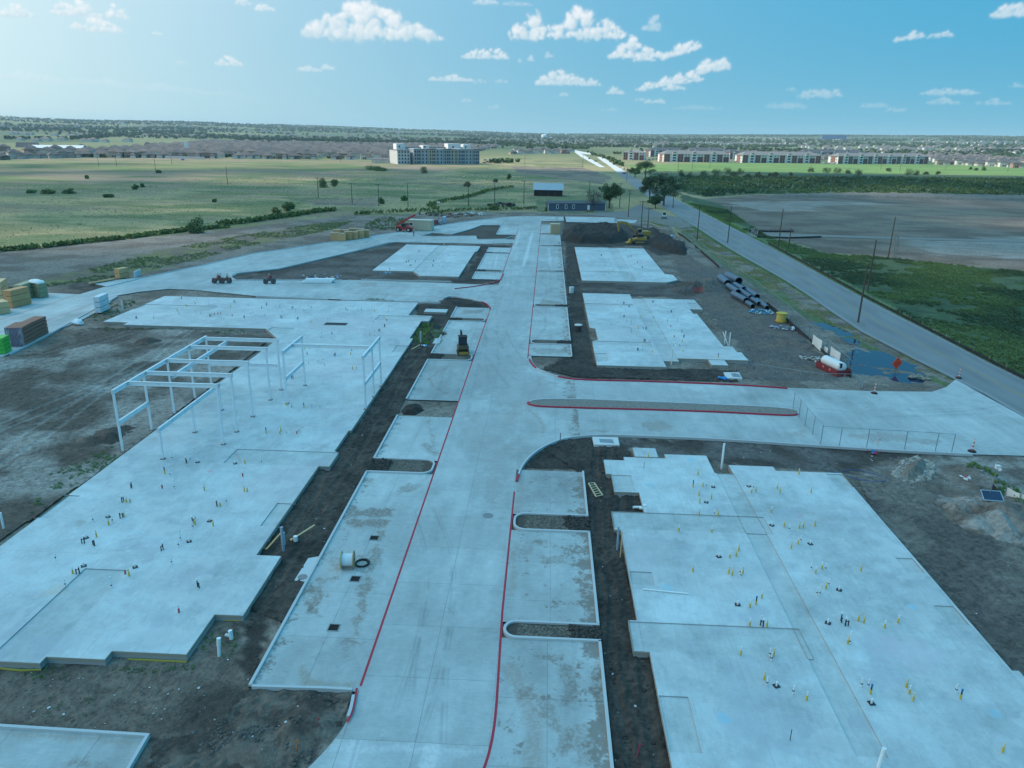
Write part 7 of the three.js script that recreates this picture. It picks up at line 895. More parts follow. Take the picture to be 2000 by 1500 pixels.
heap('rubbish_heap', 'grey and white rubbish heap below the yellow spool', 38.51,-117.97, 16, .42, 4.2, [mat(.5, .52, .55, .6), mat(.12, .13, .16, .7), mat(.3, .33, .4, .7)], 35);
heap('sandbag_heap', 'pale sandbags heaped behind the red fuel tank', 37.53,-100.31, 14, .38, 3.6, [mat(.42, .4, .36, .9), mat(.5, .48, .44, .9), mat(.36, .34, .31, .9)], 36);
heap('fittings_heap', 'bright cyan and white pipe fittings below the culvert pipes', 38.37,-129.66, 26, .38, 5, [mat(.08, .45, .62, .5), mat(.6, .68, .7, .5), mat(.05, .3, .5, .5), mat(.04, .1, .2, .6)], 37);
heap('sandbag_heap', 'mud-stained sandbags ringing the puddle', 48.76,-93.37, 9, .45, 2.6, [mat(.24, .21, .17, .95), mat(.3, .27, .22, .95)], 38);
heap('tarp_bundle', 'white plastic bundle on the paving edge left of the big slab', -72.28,-108.3, 3, .85, 1.2, [mat(.72, .73, .72, .7)], 39, .05, 'tarp');
heap('blue_sack', 'crumpled bright blue plastic sack beside the transformer pad', 22.83,-90.22, 5, .42, .9, [mat(.03, .25, .55, .5)], 40, .1, 'sack');
heap('rubbish_bits', 'blue and white plastic scraps on the dark strip', -17.15,-101.69, 5, .25, .9, [mat(.1, .35, .6, .5), mat(.65, .67, .67, .6)], 41);
heap('rubbish_bits', 'bright blue pipe bits beside the slab in the dirt triangle', -34.27,-159.26, 12, .3, 4, [mat(.05, .35, .6, .5), mat(.6, .65, .66, .6)], 42);
heap('clothes_bundle', 'red and white bundle beside the solar panel mast', 38.64,-62.62, 5, .3, .9, [mat(.4, .06, .1, .7), mat(.65, .63, .58, .8)], 43);
heap('rubble_heap', 'blue and red canvas bags by the chain-link fence', 32.69,-68.17, 4, .3, 1.5, [mat(.03, .2, .5, .6), mat(.35, .05, .08, .7)], 44);
// piles of earth and stone
function pile(name, label, P, h, m, seed, rough2 = .5, cat = 'soil pile') { let x0 = 1e9, x1 = -1e9, z0 = 1e9, z1 = -1e9; for (const p of P) { x0 = Math.min(x0, p[0]); x1 = Math.max(x1, p[0]); z0 = Math.min(z0, p[1]); z1 = Math.max(z1, p[1]); } const nx = 90, nz = 60, pos = [], uv = [], idx = []; for (let j = 0; j <= nz; j++) for (let i = 0; i <= nx; i++) { const x = mix(x0, x1, i / nx), z = mix(z0, z1, j / nz), d = (inside(P, x, z) ? 1 : -1) * distToPath(P, x, z, true), e = sstep(-.2, h * 1.7, d); pos.push(x, -.15 + e * h * (.65 + .7 * fbm(x * .28 + seed, z * .28, 3)) + e * (fbm(x * 1.1, z * 1.1 + seed, 3) - .5) * rough2 * h * .45, z); uv.push(x / 13, z / 13); } for (let j = 0; j < nz; j++) for (let i = 0; i < nx; i++) { const a = j * (nx + 1) + i; idx.push(a, a + nx + 1, a + 1, a + 1, a + nx + 1, a + nx + 2); } const g = new THREE.BufferGeometry(); g.setAttribute('position', new THREE.Float32BufferAttribute(pos, 3)); g.setAttribute('uv', new THREE.Float32BufferAttribute(uv, 2)); g.setIndex(idx); g.computeVertexNormals(); return single(name, g, m, label, cat); }
const blackSoil = soilMat.clone(); blackSoil.color.setRGB(.042, .032, .025);
pile('soil_pile', 'big black soil pile between the lane and the excavator', [[3.88,-218.08],[4.82,-240.18],[10.35,-248.06],[15.71,-253.37],[22.32,-250.24],[26.04,-239.98],[25.25,-221.64],[19.26,-213.06],[9.05,-212.44]], 2.3, blackSoil, 3, .8);
pile('soil_pile', 'low black soil windrow right of the bulldozer', [[29.39,-222.33],[34.27,-232.55],[38.37,-223.83],[39.5,-203.37],[36.2,-193.87],[31.6,-198.46],[28.67,-209.44]], 1.7, blackSoil, 5, 1);
pile('soil_pile', 'small black soil heap beside the weed patch', [[-18.03,-103.83],[-18.53,-111.67],[-17.19,-115.84],[-16.16,-113.24],[-16.28,-106.33],[-16.96,-102.82]], 1.1, soilMat, 7, 1);
pile('stone_heap', 'rough heap of pale stones and earth beside the near right slab', [[32.31,-62.85],[34.31,-65.8],[36.53,-67.52],[37.38,-66.05],[35.39,-62.56],[33.15,-61.65]], 1.5, dirtMat, 9, 1.2, 'stone heap');
pile('sand_pile', 'pale sandy mound under the solar panel mast', [[34.62,-55.37],[36.7,-57.75],[38.91,-57.92],[39.13,-54.05],[37.36,-50.47],[34.86,-51.39]], 1.5, Object.assign(dirtMat.clone(), { color: new THREE.Color(.34, .31, .27) }), 11, .7, 'sand pile');
pile('soil_pile', 'low grey soil ridge on the far dirt lot', [[109.68,-403.08],[152.46,-435.68],[214.77,-448.19],[269.35,-443.4],[352.92,-442.8],[328.33,-411.18],[252.65,-415.2],[172.64,-415.52]], 1.4, dirtMat, 13, 1.2);
pile('soil_pile', 'dark clod heap on the island left of the lane', [[-15.66,-75.38],[-15.43,-77.2],[-13.66,-77.7],[-12.78,-75.8],[-13.63,-74.14],[-15.14,-74.16]], .6, blackSoil, 15, 1.4);
// clods of dug earth scattered over the trench strips
{
  const g = new THREE.IcosahedronGeometry(1, 0); { const p = g.attributes.position; for (let i = 0; i < p.count; i++) { const v = .75 + .5 * noise(p.getX(i) * 2 + 5, p.getY(i) * 2 + p.getZ(i)); p.setXYZ(i, p.getX(i) * v, p.getY(i) * v * .75, p.getZ(i) * v); } g.computeVertexNormals(); }
  const r = rng(88), L = [], blocked = (x, z) => inside(outA, x, z) || inside(outE, x, z) || inside(outD, x, z) || inside(outC, x, z) || inside(outB, x, z) || inside(entry, x, z) || bayBox.some((b) => x > b[0] - .1 && x < b[1] + .1 && z > b[2] && z < b[3]) || (x > laneL && x < laneR);
  const sc = (P, n, s, c, thr) => { let x0 = 1e9, x1 = -1e9, z0 = 1e9, z1 = -1e9; for (const p of P) { x0 = Math.min(x0, p[0]); x1 = Math.max(x1, p[0]); z0 = Math.min(z0, p[1]); z1 = Math.max(z1, p[1]); } for (let i = 0; i < n; i++) { const x = mix(x0, x1, r()), z = mix(z0, z1, r()); if (!inside(P, x, z) || blocked(x, z) || fbm(x * .8, z * .8, 2) < thr) continue; const q = s * (.4 + 1.4 * r() * r()), v = .7 + .6 * r(); L.push([x, groundY(x, z) + q * .15, z, q, q, r() * 6, c[0] * v, c[1] * v, c[2] * v]); } };
  const soil = [.055, .042, .033];
  sc([[-1.52,-61.7],[0.62,-66.58],[2.78,-68.95],[6.37,-68.73],[9.08,-65.46],[6.04,-64.02],[5.97,-54.01],[6.34,-42.67],[6.04,-36.03],[7.24,-36.11],[6.7,-27.72],[3.76,-27.53],[4.05,-37.03],[4.09,-53.86],[4.02,-61.83]], 6500, .08, soil, .46);
  sc([[-15.78,-98.13],[-15.87,-82.76],[-15.55,-64.59],[-15.84,-48.31],[-17.09,-39.86],[-15.27,-32.48],[-16.76,-34.04],[-18.11,-38.19],[-18.14,-41.79],[-19.86,-56.08],[-19.29,-63.67],[-19.12,-68.81],[-19.41,-86.35],[-18.61,-97.84]], 2600, .07, [.085, .066, .05], .52);
  sc([[-18.14,-26.43],[-18.84,-28.26],[-16.23,-29.44],[-13.45,-32.21],[-9.96,-32.36],[-10.74,-27.21]], 2200, .09, [.12, .1, .085], .5);
  sc([[-31.68,-32.6],[-20.04,-34.03],[-18.22,-37.67],[-15.47,-32.27],[-19.18,-28.91],[-29.01,-29.13]], 1200, .05, [.16, .135, .115], .5);
  sc([[5.53,-218.35],[9.62,-208.4],[7.12,-100.49],[7.16,-95.08],[16.24,-94.14],[24.54,-89.56],[4.53,-88.66],[-0.03,-92.53],[3.65,-100.14],[4.24,-160.13]], 6000, .1, soil, .5);
  sc([[32.08,-62.83],[34.57,-66.4],[36.65,-67.77],[37.53,-66.06],[35.37,-62.25],[33.01,-61.33]], 1600, .16, [.34, .31, .27], .2);
  sc([[28.28,-62.52],[42.26,-68.24],[47.91,-62.02],[34.82,-37.55],[27.66,-35.36],[27.59,-47.32]], 1800, .04, [.24, .21, .18], .5);
  sc([[-71.66,-89.96],[-69.12,-105.13],[-41.03,-103.67],[-40.06,-69.07],[-40.78,-47.55]], 1500, .09, [.13, .11, .095], .6);
  sc([[32.14,-177.43],[41.44,-118.97],[38.11,-91.91],[26.12,-90.75],[26.78,-151.53]], 2500, .1, [.13, .11, .095], .56);
  { const isl = (s) => { const l = bayBox.filter((b) => b[4] === s).sort((a, b) => b[3] - a[3]); for (let i = 0; i < l.length - 1; i++) { const z0 = l[i][2], z1 = l[i + 1][3]; if (z0 - z1 < .5 || z0 - z1 > 4) continue; const xo = s === 'L' ? bayL : bayR, xi = s === 'L' ? laneL - 1.1 : laneR + 1.1; for (let k = 0; k < 420 * (z0 - z1); k++) { const t = r(), x = mix(xo, xi, t), z = mix(z0 - .2, z1 + .2, r()), dk = t < .32 + .12 * noise(z * 2, i), q = dk ? .05 + .14 * r() * r() : .015 + .05 * r() * r(), c = dk ? [.06, .048, .04] : mix3([.11, .088, .07], [.21, .175, .14], r()); L.push([x, .13 + (dk ? q * .5 : 0), z, q * (dk ? 1 : 2.4), q, r() * 6, ...c]); } } }; isl('L'); isl('R'); const md = medianP; for (let k = 0; k < 2200; k++) { const x = mix(-1, 30, r()), z = mix(-82, -76, r()); if (!inside(md, x, z) || distToPath(md, x, z, true) < .15) continue; const q = .015 + .05 * r() * r(), c = mix3([.16, .13, .11], [.36, .33, .28], r()); L.push([x, .2, z, q * 2.4, q, r() * 6, ...c]); } }
  stuff('soil_clods', g, mat(1, 1, 1, .97), L);
  const B = []; const bits = (P, n) => { let x0 = 1e9, x1 = -1e9, z0 = 1e9, z1 = -1e9; for (const p of P) { x0 = Math.min(x0, p[0]); x1 = Math.max(x1, p[0]); z0 = Math.min(z0, p[1]); z1 = Math.max(z1, p[1]); } for (let i = 0; i < n; i++) { const x = mix(x0, x1, r()), z = mix(z0, z1, r()); if (!inside(P, x, z) || blocked(x, z)) continue; const v = .3 + .3 * r(), q = .02 + .05 * r() * r(); B.push([x, groundY(x, z) + .04, z, q * 1.6, q * .5, r() * 6, v, v, v * .97]); } };
  bits([[-31.68,-32.6],[-20.04,-34.03],[-18.22,-37.67],[-15.47,-32.27],[-10.02,-32.05],[-11.72,-27.15],[-19.18,-28.91],[-29.01,-29.13]], 90); bits([[28.28,-62.52],[42.26,-68.24],[47.91,-62.02],[34.82,-37.55],[27.66,-35.36],[27.59,-47.32]], 170); bits([[-15.78,-98.13],[-15.84,-48.31],[-15.27,-32.48],[-18.11,-38.19],[-19.12,-68.81]], 90); bits([[-71.66,-89.96],[-41.03,-103.67],[-40.06,-69.07],[-40.78,-47.55]], 70); bits([[4.02,-61.83],[3.76,-27.53],[6.45,-27.71],[6.04,-64.02]], 60); bits([[32.14,-177.43],[38.11,-91.91],[26.12,-90.75]], 70); bits([[2.23,-67.35],[42.26,-68.24],[28.49,-63.07]], 70);
  stuff('litter_bits', g, mat(1, 1, 1, .8), B);
}
console.log('site done');

// ------------------------------------------------------------------ machines
const catY = mat(.42, .25, .05, .55), rubber = mat(.02, .02, .022, .9), steelD = mat(.09, .09, .09, .6, .4), glassT = mat(.03, .045, .06, .1), redP = mat(.42, .035, .03, .5);
function track(len, h, w, x, z, y = 0) { const pts = []; const r = h / 2; for (let i = 0; i <= 8; i++) { const a = -Math.PI / 2 + Math.PI * i / 8; pts.push([len / 2 - r + r * Math.cos(a), r + r * Math.sin(a)]); } for (let i = 0; i <= 8; i++) { const a = Math.PI / 2 + Math.PI * i / 8; pts.push([-len / 2 + r + r * Math.cos(a), r + r * Math.sin(a)]); } const g = extrude(pts, w, .02); g.translate(x, y, z); return g; }
function wheel(t, x, y, z, r, w) { const q = part('wheel', [hcyl(r, w, x, y, z, 'z', 18)], rubber, t); part('rim', hcyl(r * .55, w + .04, x, y, z, 'z', 14), mat(.4, .38, .33, .6), q); }
// 20 tonne excavator, boom to the left
{
  const t = thing('excavator', 'large yellow excavator with its arm bent down to the soil pile', 'excavator', [[28.24,-226.74][0], 0, [28.24,-226.74][1]], .25);
  for (const s of [-1, 1]) part('track', track(4.4, .9, .6, 0, s * 1.2), steelD, t);
  part('undercarriage', box(1.8, .4, 1.9, 0, .85, 0), steelD, t);
  const b = part('house', [extrude([[-1.5, 1.1], [2.5, 1.1], [2.7, 1.9], [2.3, 2.25], [-.2, 2.25], [-.3, 1.9], [-1.5, 1.8]], 2.6, .06)], catY, t); part('exhaust', cyl(.07, .07, .6, 1.2, 2.25, -.6), steelD, b); part('counterweight', box(.5, 1, 2.5, 2.6, 1.65, 0), mat(.42, .25, .03, .5), b); part('grille', box(.9, .5, .03, 1.4, 1.75, 1.34), steelD, b);
  const c = part('cab', extrude([[-1.6, 1.2], [-.25, 1.2], [-.2, 2.9], [-1.3, 2.95], [-1.65, 2.2]], 1.05, .03).translate(0, 0, .75), mat(.06, .06, .06, .6), t); part('cab_window', box(.9, .9, 1.12, -.85, 2.35, .75), glassT, c); part('cab_roof', box(1.25, .08, 1.1, -.75, 2.98, .75), catY, c);
  part('boom', extrude([[-1.2, 1.6], [-1.5, 2.1], [-4.6, 4.9], [-6.6, 5.1], [-7.4, 4.6], [-7.2, 4.35], [-6.4, 4.55], [-4.8, 4.2], [-1, 1.7]], .5, .03), catY, t);
  part('stick', extrude([[-7.6, 5.2], [-7.1, 5.1], [-6.8, 2.3], [-7.15, 2.2], [-7.6, 3.6]], .4, .03), catY, t);
  part('bucket', extrude([[-6.75, 2.4], [-7.3, 2.3], [-7.5, 1.5], [-7.0, .9], [-6.2, 1.1], [-6.4, 1.5]], 1.1, .02), steelD, t);
  part('boom_cylinder', [rod([-1.8, 1.5, .35], [-4.1, 3.6, .35], .08), rod([-1.8, 1.5, -.35], [-4.1, 3.6, -.35], .08)], mat(.4, .4, .4, .3, .8), t); part('stick_cylinder', rod([-4.6, 4.95, 0], [-7.3, 5.3, 0], .08), mat(.4, .4, .4, .3, .8), t);
}
{
  const t = thing('bulldozer', 'yellow track loader standing in front of the excavator', 'bulldozer', [[26.33,-215.26][0], .02, [26.33,-215.26][1]], .08);
  for (const s of [-1, 1]) { const k = part('track', track(3.6, 1.05, .55, .2, s * .95), steelD, t); part('track_frame', box(2.4, .35, .12, .2, .55, s * 1.25), catY, k); }
  part('hull', extrude([[-1.9, .7], [1.7, .7], [2.1, 1.2], [2.1, 1.9], [.6, 1.9], [-.2, 1.55], [-1.9, 1.5]], 1.4, .05), catY, t); part('grille', box(.05, .7, 1.2, -1.97, 1.1, 0), steelD, t);
  const c = part('canopy', [box(1.7, .1, 1.6, .5, 2.95, 0), box(.08, 1.3, .08, -.25, 2.3, .7), box(.08, 1.3, .08, -.25, 2.3, -.7), box(.08, 1.3, .08, 1.25, 2.3, .7), box(.08, 1.3, .08, 1.25, 2.3, -.7)], mat(.05, .05, .05, .6), t); part('cab_window', box(1.3, .9, 1.3, .5, 2.3, 0), glassT, c);
  part('loader_bucket', extrude([[-3.6, .15], [-2.5, .15], [-2.3, 1.25], [-2.6, 1.3], [-2.9, .5], [-3.6, .3]], 2.5, .02), mat(.4, .24, .03, .6), t); for (const s of [-1, 1]) part('lift_arm', bar([-2.5, .7, s * .8], [-.1, 1.7, s * .8], .14, .25), catY, t);
  part('ripper', [box(.7, .3, 1.6, 2.3, .9, 0), box(.12, .8, .12, 2.6, .6, .5), box(.12, .8, .12, 2.6, .6, -.5)], steelD, t);
}
// mini excavator in the bay, seen from behind
{
  const t = thing('mini_excavator', 'black and yellow mini excavator parked in the bay beside the lane', 'excavator', [[-11.19,-98.1][0], PT, [-11.19,-98.1][1]], -1.35);
  for (const s of [-1, 1]) part('track', track(1.9, .48, .34, 0, s * .6), rubber, t);
  part('undercarriage', box(1, .25, .9, 0, .5, 0), steelD, t); part('house', extrude([[-.9, .62], [.7, .62], [.95, .9], [.9, 1.25], [-.4, 1.3], [-.9, 1]], 1.35, .06), mat(.1, .075, .04, .6), t);
  const c = part('cab_frame', [box(.07, 1.35, .07, -.55, 1.75, .5), box(.07, 1.35, .07, -.55, 1.75, -.5), box(.07, 1.35, .07, .5, 1.75, .5), box(.07, 1.35, .07, .5, 1.75, -.5), box(1.3, .09, 1.2, -.02, 2.46, 0)], rubber, t); part('cab_window', box(.9, 1, .95, -.02, 1.85, 0), glassT, c); part('seat', [box(.5, .12, .5, .1, 1.4, 0), box(.12, .5, .5, .35, 1.65, 0)], rubber, c);
  part('boom', extrude([[-.8, .9], [-1, 1.2], [-1.7, 2.5], [-2.3, 2.6], [-2.2, 2.4], [-1.7, 2.2], [-.9, .9]], .22, .02), rubber, t); part('stick', extrude([[-2.35, 2.75], [-2.1, 2.6], [-1.9, 1.3], [-2.1, 1.25]], .18, .02), rubber, t); part('bucket', extrude([[-1.9, 1.35], [-2.3, 1.2], [-2.3, .8], [-1.9, .6], [-1.6, .85]], .45, .01), steelD, t); part('blade', box(.08, .4, 1.3, 1.15, .35, 0), catY, t);
}
// telehandler
{
  const t = thing('telehandler', 'red telehandler with its boom raised beside the tan site office', 'telehandler', [[-44.23,-230.12][0], PT, [-44.23,-230.12][1]], -.15);
  for (const x of [-1.7, 1.7]) for (const z of [-1, 1]) wheel(t, x, .68, z, .68, .5);
  part('chassis', extrude([[-2.6, .7], [2.5, .7], [2.7, 1.3], [1, 1.7], [-2.4, 1.7]], 1.5, .05), redP, t); const c = part('cab', extrude([[-.7, 1.3], [.7, 1.3], [.6, 2.5], [-.5, 2.55]], .9, .04).translate(0, 0, .5), mat(.06, .05, .05, .6), t); part('cab_window', box(.9, .7, .98, 0, 2.05, .5), glassT, c);
  part('boom', bar([-2.3, 2, -.3], [3.6, 5.2, -.3], .45, .5), redP, t); part('boom_extension', bar([3.2, 4.98, -.3], [4.9, 5.9, -.3], .32, .36), mat(.3, .3, .3, .5), t); part('fork_carriage', [box(.12, .9, 1.2, 5, 5.7, -.3), box(1.1, .07, .14, 5.5, 5.3, .05), box(1.1, .07, .14, 5.5, 5.3, -.65)], steelD, t);
}
// small compactors with their operators
function personAt(label, x, y, z, turn, shirt, pants, sit = false) {
  const J = sit ? { hip: [0, .55, 0], chest: [.03, .98, 0], neck: [.06, 1.16, 0], head: [.08, 1.33, 0], kneeL: [.4, .55, .12], footL: [.42, .1, .13], kneeR: [.4, .55, -.12], footR: [.42, .1, -.13], elL: [.16, .85, .24], haL: [.42, .88, .18], elR: [.16, .85, -.24], haR: [.42, .88, -.18] } : { hip: [0, .93, 0], chest: [0, 1.33, 0], neck: [0, 1.5, 0], head: [.02, 1.67, 0], kneeL: [.14, .5, .1], footL: [.02, .06, .12], kneeR: [.04, .5, -.1], footR: [-.22, .06, -.1], elL: [.02, 1.15, .26], haL: [.16, .93, .28], elR: [-.04, 1.15, -.26], haR: [.1, .93, -.28] };
  const B = [['hip', 'chest', .155, .17, 0], ['chest', 'neck', .15, .065, 0], ['neck', 'head', .06, .06, 2], ['head', 'head', .115, .115, 2], ['hip', 'kneeL', .1, .075, 1], ['kneeL', 'footL', .07, .05, 1], ['hip', 'kneeR', .1, .075, 1], ['kneeR', 'footR', .07, .05, 1], ['chest', 'elL', .08, .055, 0], ['elL', 'haL', .05, .04, 0], ['chest', 'elR', .08, .055, 0], ['elR', 'haR', .05, .04, 0]];
  const t = thing('person', label, 'person', [x, y, z], turn), all = [[], [], []];
  for (const [a, b, r0, r1, k] of B) { if (a === b) { const g = new THREE.SphereGeometry(r0, 10, 8); g.scale(.9, 1.15, .9); g.translate(...J[a]); all[k].push(g); } else all[k].push(rod(J[a], J[b], r0, r1, 9), (() => { const g = new THREE.SphereGeometry(r1, 8, 6); g.translate(...J[b]); return g; })()); }
  for (const f of ['footL', 'footR']) all[1].push(box(.27, .1, .11, J[f][0] + .06, J[f][1], J[f][2]));
  part('body', all[2], mat(.3, .19, .13, .8), t); part('shirt', all[0], shirt, t); part('trousers', all[1], pants, t); const hat = new THREE.SphereGeometry(.135, 12, 6, 0, 6.283, 0, 1.5); hat.translate(J.head[0], J.head[1] + .05, 0); part('hard_hat', hat, mat(.6, .58, .5, .6), t);
}
const hiV = mat(.55, .06, .04, .7), jean = mat(.05, .07, .12, .9);
{ const p = [-39.58,-220.1]; personAt('worker in a red shirt walking across the curved drive', p[0], PT, p[1], .8, hiV, jean); }

function buggy(label, u, col, withMan) { const t = thing('ride_on_roller', label, 'roller', [u[0], PT, u[1]], .1); for (const x of [-.75, .75]) part('drum', hcyl(.42, .95, x, .42, 0, 'z', 16), steelD, t); part('body', extrude([[-1.1, .6], [1.1, .6], [1, 1.05], [.2, 1.1], [-.2, .9], [-1, 1]], .85, .04), col, t); part('seat', [box(.4, .1, .45, .15, 1.05, 0), box(.1, .4, .45, .38, 1.28, 0)], rubber, t); part('roll_bar', [bar([.5, 1, .4], [.45, 1.9, .4], .05), bar([.5, 1, -.4], [.45, 1.9, -.4], .05), bar([.45, 1.9, .4], [.45, 1.9, -.4], .05)], steelD, t); if (withMan) personAt(withMan, u[0] + .1, PT + .5, u[1], Math.PI + .1, hiV, jean, true); }
{ const a = [-65.11,-142.73], b = [-63.73,-142.91], c = [-55.03,-143.51]; buggy('left roller of the pair on the side drive', a, mat(.12, .06, .05, .6), 'seated operator on the left roller of the pair'); buggy('right roller of the pair on the side drive', b, mat(.12, .06, .05, .6)); buggy('roller with a red-shirted rider beside the white pipes', c, mat(.08, .07, .07, .6), 'red-shirted rider on the roller beside the white pipes'); }
// skid steer on the gravel, cars on the road
{ const p = [44.01,-286.59], t = thing('skid_steer', 'small white and black skid steer on the gravel by the road', 'skid steer', [p[0], .1, p[1]], 1.4); for (const x of [-.6, .6]) for (const z of [-.75, .75]) wheel(t, x, .42, z, .42, .32); part('body', extrude([[-1.2, .4], [1.2, .4], [1.3, 1.2], [.4, 1.3], [-.9, 1.1]], 1.1, .05), mat(.6, .6, .58, .5), t); const c = part('cab', box(1.1, 1.1, 1.1, -.1, 1.75, 0), mat(.04, .04, .04, .5), t); part('cab_roof', box(1.3, .1, 1.2, -.1, 2.35, 0), mat(.6, .6, .58, .5), c); part('bucket', extrude([[-2.2, .1], [-1.4, .1], [-1.3, .8], [-1.5, .8]], 1.7, .02), steelD, t); for (const s of [-1, 1]) part('lift_arm', bar([1.1, 1.5, s * .7], [-1.5, .6, s * .7], .12, .2), mat(.6, .6, .58, .5), t); }
function car(name, label, x, z, turn, col, pickup = false, y = .1) {
  const t = thing(name, label, pickup ? 'pickup' : 'car', [x, y, z], turn), cm = mat(...col, .35);
  const prof = pickup ? [[-2.7, .45], [2.6, .45], [2.65, .95], [1.4, 1.1], [.8, 1.75], [-.7, 1.8], [-.85, 1.15], [-2.7, 1.15]] : [[-2.2, .4], [2.2, .4], [2.25, .8], [1.3, .98], [.6, 1.42], [-1.1, 1.45], [-1.9, 1.0], [-2.25, .95]];
  part('body', extrude(prof, 1.7, .06), cm, t); for (const wx of pickup ? [-1.7, 1.7] : [-1.35, 1.4]) for (const wz of [-.82, .82]) wheel(t, wx, .36, wz, .36, .22);
  for (const s of [-1, 1]) part('side_window', extrude(pickup ? [[-.6, 1.15], [1.1, 1.15], [.7, 1.65], [-.55, 1.68]] : [[-1.4, .98], [1, .98], [.5, 1.34], [-1, 1.36]], .03).translate(0, 0, s * .9), glassT, t);
  part('windscreen', bar(pickup ? [1.38, 1.14, 0] : [1.26, 1.0, 0], pickup ? [.84, 1.72, 0] : [.66, 1.4, 0], 1.4, .05), glassT, t); for (const s of [-1, 1]) { part('headlight', box(.06, .14, .3, pickup ? 2.68 : 2.28, .78, s * .62), mat(.7, .7, .66, .2), t); part('tail_light', box(.06, .14, .25, pickup ? -2.76 : -2.28, .85, s * .65), mat(.4, .02, .02, .3), t); }
}
{ const list = [[62.04,-635.79, .42, [.35, .03, .03], 0, 'red car coming down the road out of the sunlight'], [71.38,-695.66, .42, [.03, .03, .035], 1, 'black pickup at the start of the sunlit street'], [69.7,-726.95, .42, [.6, .62, .63], 0, 'pale car ahead of the black pickup on the street'], [55.89,-935.99, .5, [.06, .06, .07], 0, 'dark car on the left lane of the divided street'], [53.58,-1037.52, .5, [.05, .05, .06], 0, 'second dark car farther up the divided street'], [-433.45,-783.47, 1.5, [.65, .66, .66], 1, 'white van at the corner of the left street'], [-426.56,-806.79, 1.5, [.65, .66, .66], 1, 'white truck on the left street'], [-366.38,-753.87, 0, [.05, .16, .4], 0, 'blue car on the left street']]; for (const [x, z, tn, c, pk, l] of list) car('car', l, x, z, Math.PI / 2 - tn, c, !!pk); const pr = rng(61); for (const [i, p] of [[109.75,-1025.92],[129.31,-1037.09],[133.71,-1039.61],[142.03,-1066.74],[148.11,-1070.28],[154.22,-1073.84],[242.29,-1016.7],[246.83,-1019.11],[357.51,-1019.18],[363.08,-1021.99],[367.88,-1024.41],[373.51,-1027.25],[-69.71,-819.04],[-67.25,-836.07],[-64.13,-854.1],[-60.88,-872.9],[-74.92,-901.29],[-71.14,-922.57],[-67.18,-944.85],[-61.71,-948.03]].entries()) car('parked_car', i < 12 ? 'small parked car before the apartment blocks' : 'small vehicle in the lot beside the four-storey building', p[0], p[1], pr() * 3, [[.6, .6, .6], [.04, .04, .05], [.3, .04, .04], [.1, .15, .3], [.5, .52, .54]][(pr() * 5) | 0], pr() > .5); scene.children.filter((o) => o.name.startsWith('parked_car')).forEach((o) => { o.userData.group = o.userData.label.includes('apartment') ? 'cars parked before the apartment blocks' : 'vehicles beside the four-storey building'; }); }
// site office, containers, toilet, mast, dumpster
{ const p = [-40.21,-234.77], t = thing('site_office', 'tan flat-roofed site office box beside the telehandler', 'site office', [p[0], PT, p[1]], -.12); part('wall', box(8.5, 3, 3.4, 0, 1.6, 0), mat(.5, .45, .33, .8), t); part('roof', box(8.7, .15, 3.6, 0, 3.18, 0), mat(.58, .55, .46, .8), t); const w = part('window', box(1.1, .9, .06, -2.3, 2, 1.72), trimW, t); part('pane', box(.9, .7, .04, -2.3, 2, 1.76), glassD, w); part('door', box(.95, 2.1, .06, -3.5, 1.15, 1.72), mat(.12, .12, .12, .7), t); for (let k = 0; k < 5; k++) part('wall_rib', box(.08, 2.9, .04, -.6 + k * 1.1, 1.6, 1.72), mat(.46, .41, .3, .8), t); }
{ const p = [-39.5,-248.99], t = thing('dumpster', 'red steel dumpster behind the tan site office', 'dumpster', [p[0], PT, p[1]], -.1); part('shell', extrude([[-2.6, .2], [2.6, .2], [2.9, 1.7], [-2.9, 1.7]], 2.2, .03), mat(.3, .05, .05, .7), t); for (let k = 0; k < 5; k++) part('rib', box(.12, 1.4, .1, -2.2 + k * 1.1, .95, 1.16), mat(.26, .045, .045, .7), t); }
{ const p = [-35.07,-254.39], t = thing('portable_toilet', 'pale blue portable toilet at the far side of the curved drive', 'toilet', [p[0], PT, p[1]], .1); part('cabin', box(1.25, 2.1, 1.25, 0, 1.1, 0), mat(.25, .42, .55, .6), t); part('roof', (() => { const g = new THREE.SphereGeometry(.8, 12, 6, 0, 6.283, 0, 1.57); g.scale(.85, .35, .85); g.translate(0, 2.13, 0); return g; })(), mat(.6, .64, .66, .6), t); part('door', box(.8, 1.8, .04, 0, 1.05, .64), mat(.3, .48, .6, .6), t); }
{ const p = [-36.74,-252.53], t = thing('light_tower', 'tall light tower with a white lamp head beside the portable toilet', 'light tower', [p[0], PT, p[1]]); part('trailer', box(2, 1, 1.2, 0, .7, 0), mat(.35, .42, .48, .6), t); part('mast', rod([0, 1, 0], [0, 7, 0], .07, .05, 6), steelD, t); part('lamp_head', [box(1, .5, .4, 0, 7.1, 0)], whiteP, t); for (const s of [-1, 1]) wheel(t, 0, .3, s * .65, .3, .15); }
{ const p = [2.47,-232], t = thing('tan_crate', 'tall tan panelled crate at the edge of the lane', 'crate', [p[0], PT, p[1]], .05); part('box', box(2.9, 3, 2.6, 0, 1.6, 0), mat(.45, .34, .2, .8), t); for (let k = 0; k < 6; k++) part('batten', box(.1, 2.9, .05, -1.2 + k * .48, 1.6, 1.33), mat(.5, .39, .24, .8), t); part('lid', box(3, .1, 2.7, 0, 3.14, 0), mat(.55, .45, .3, .8), t); }
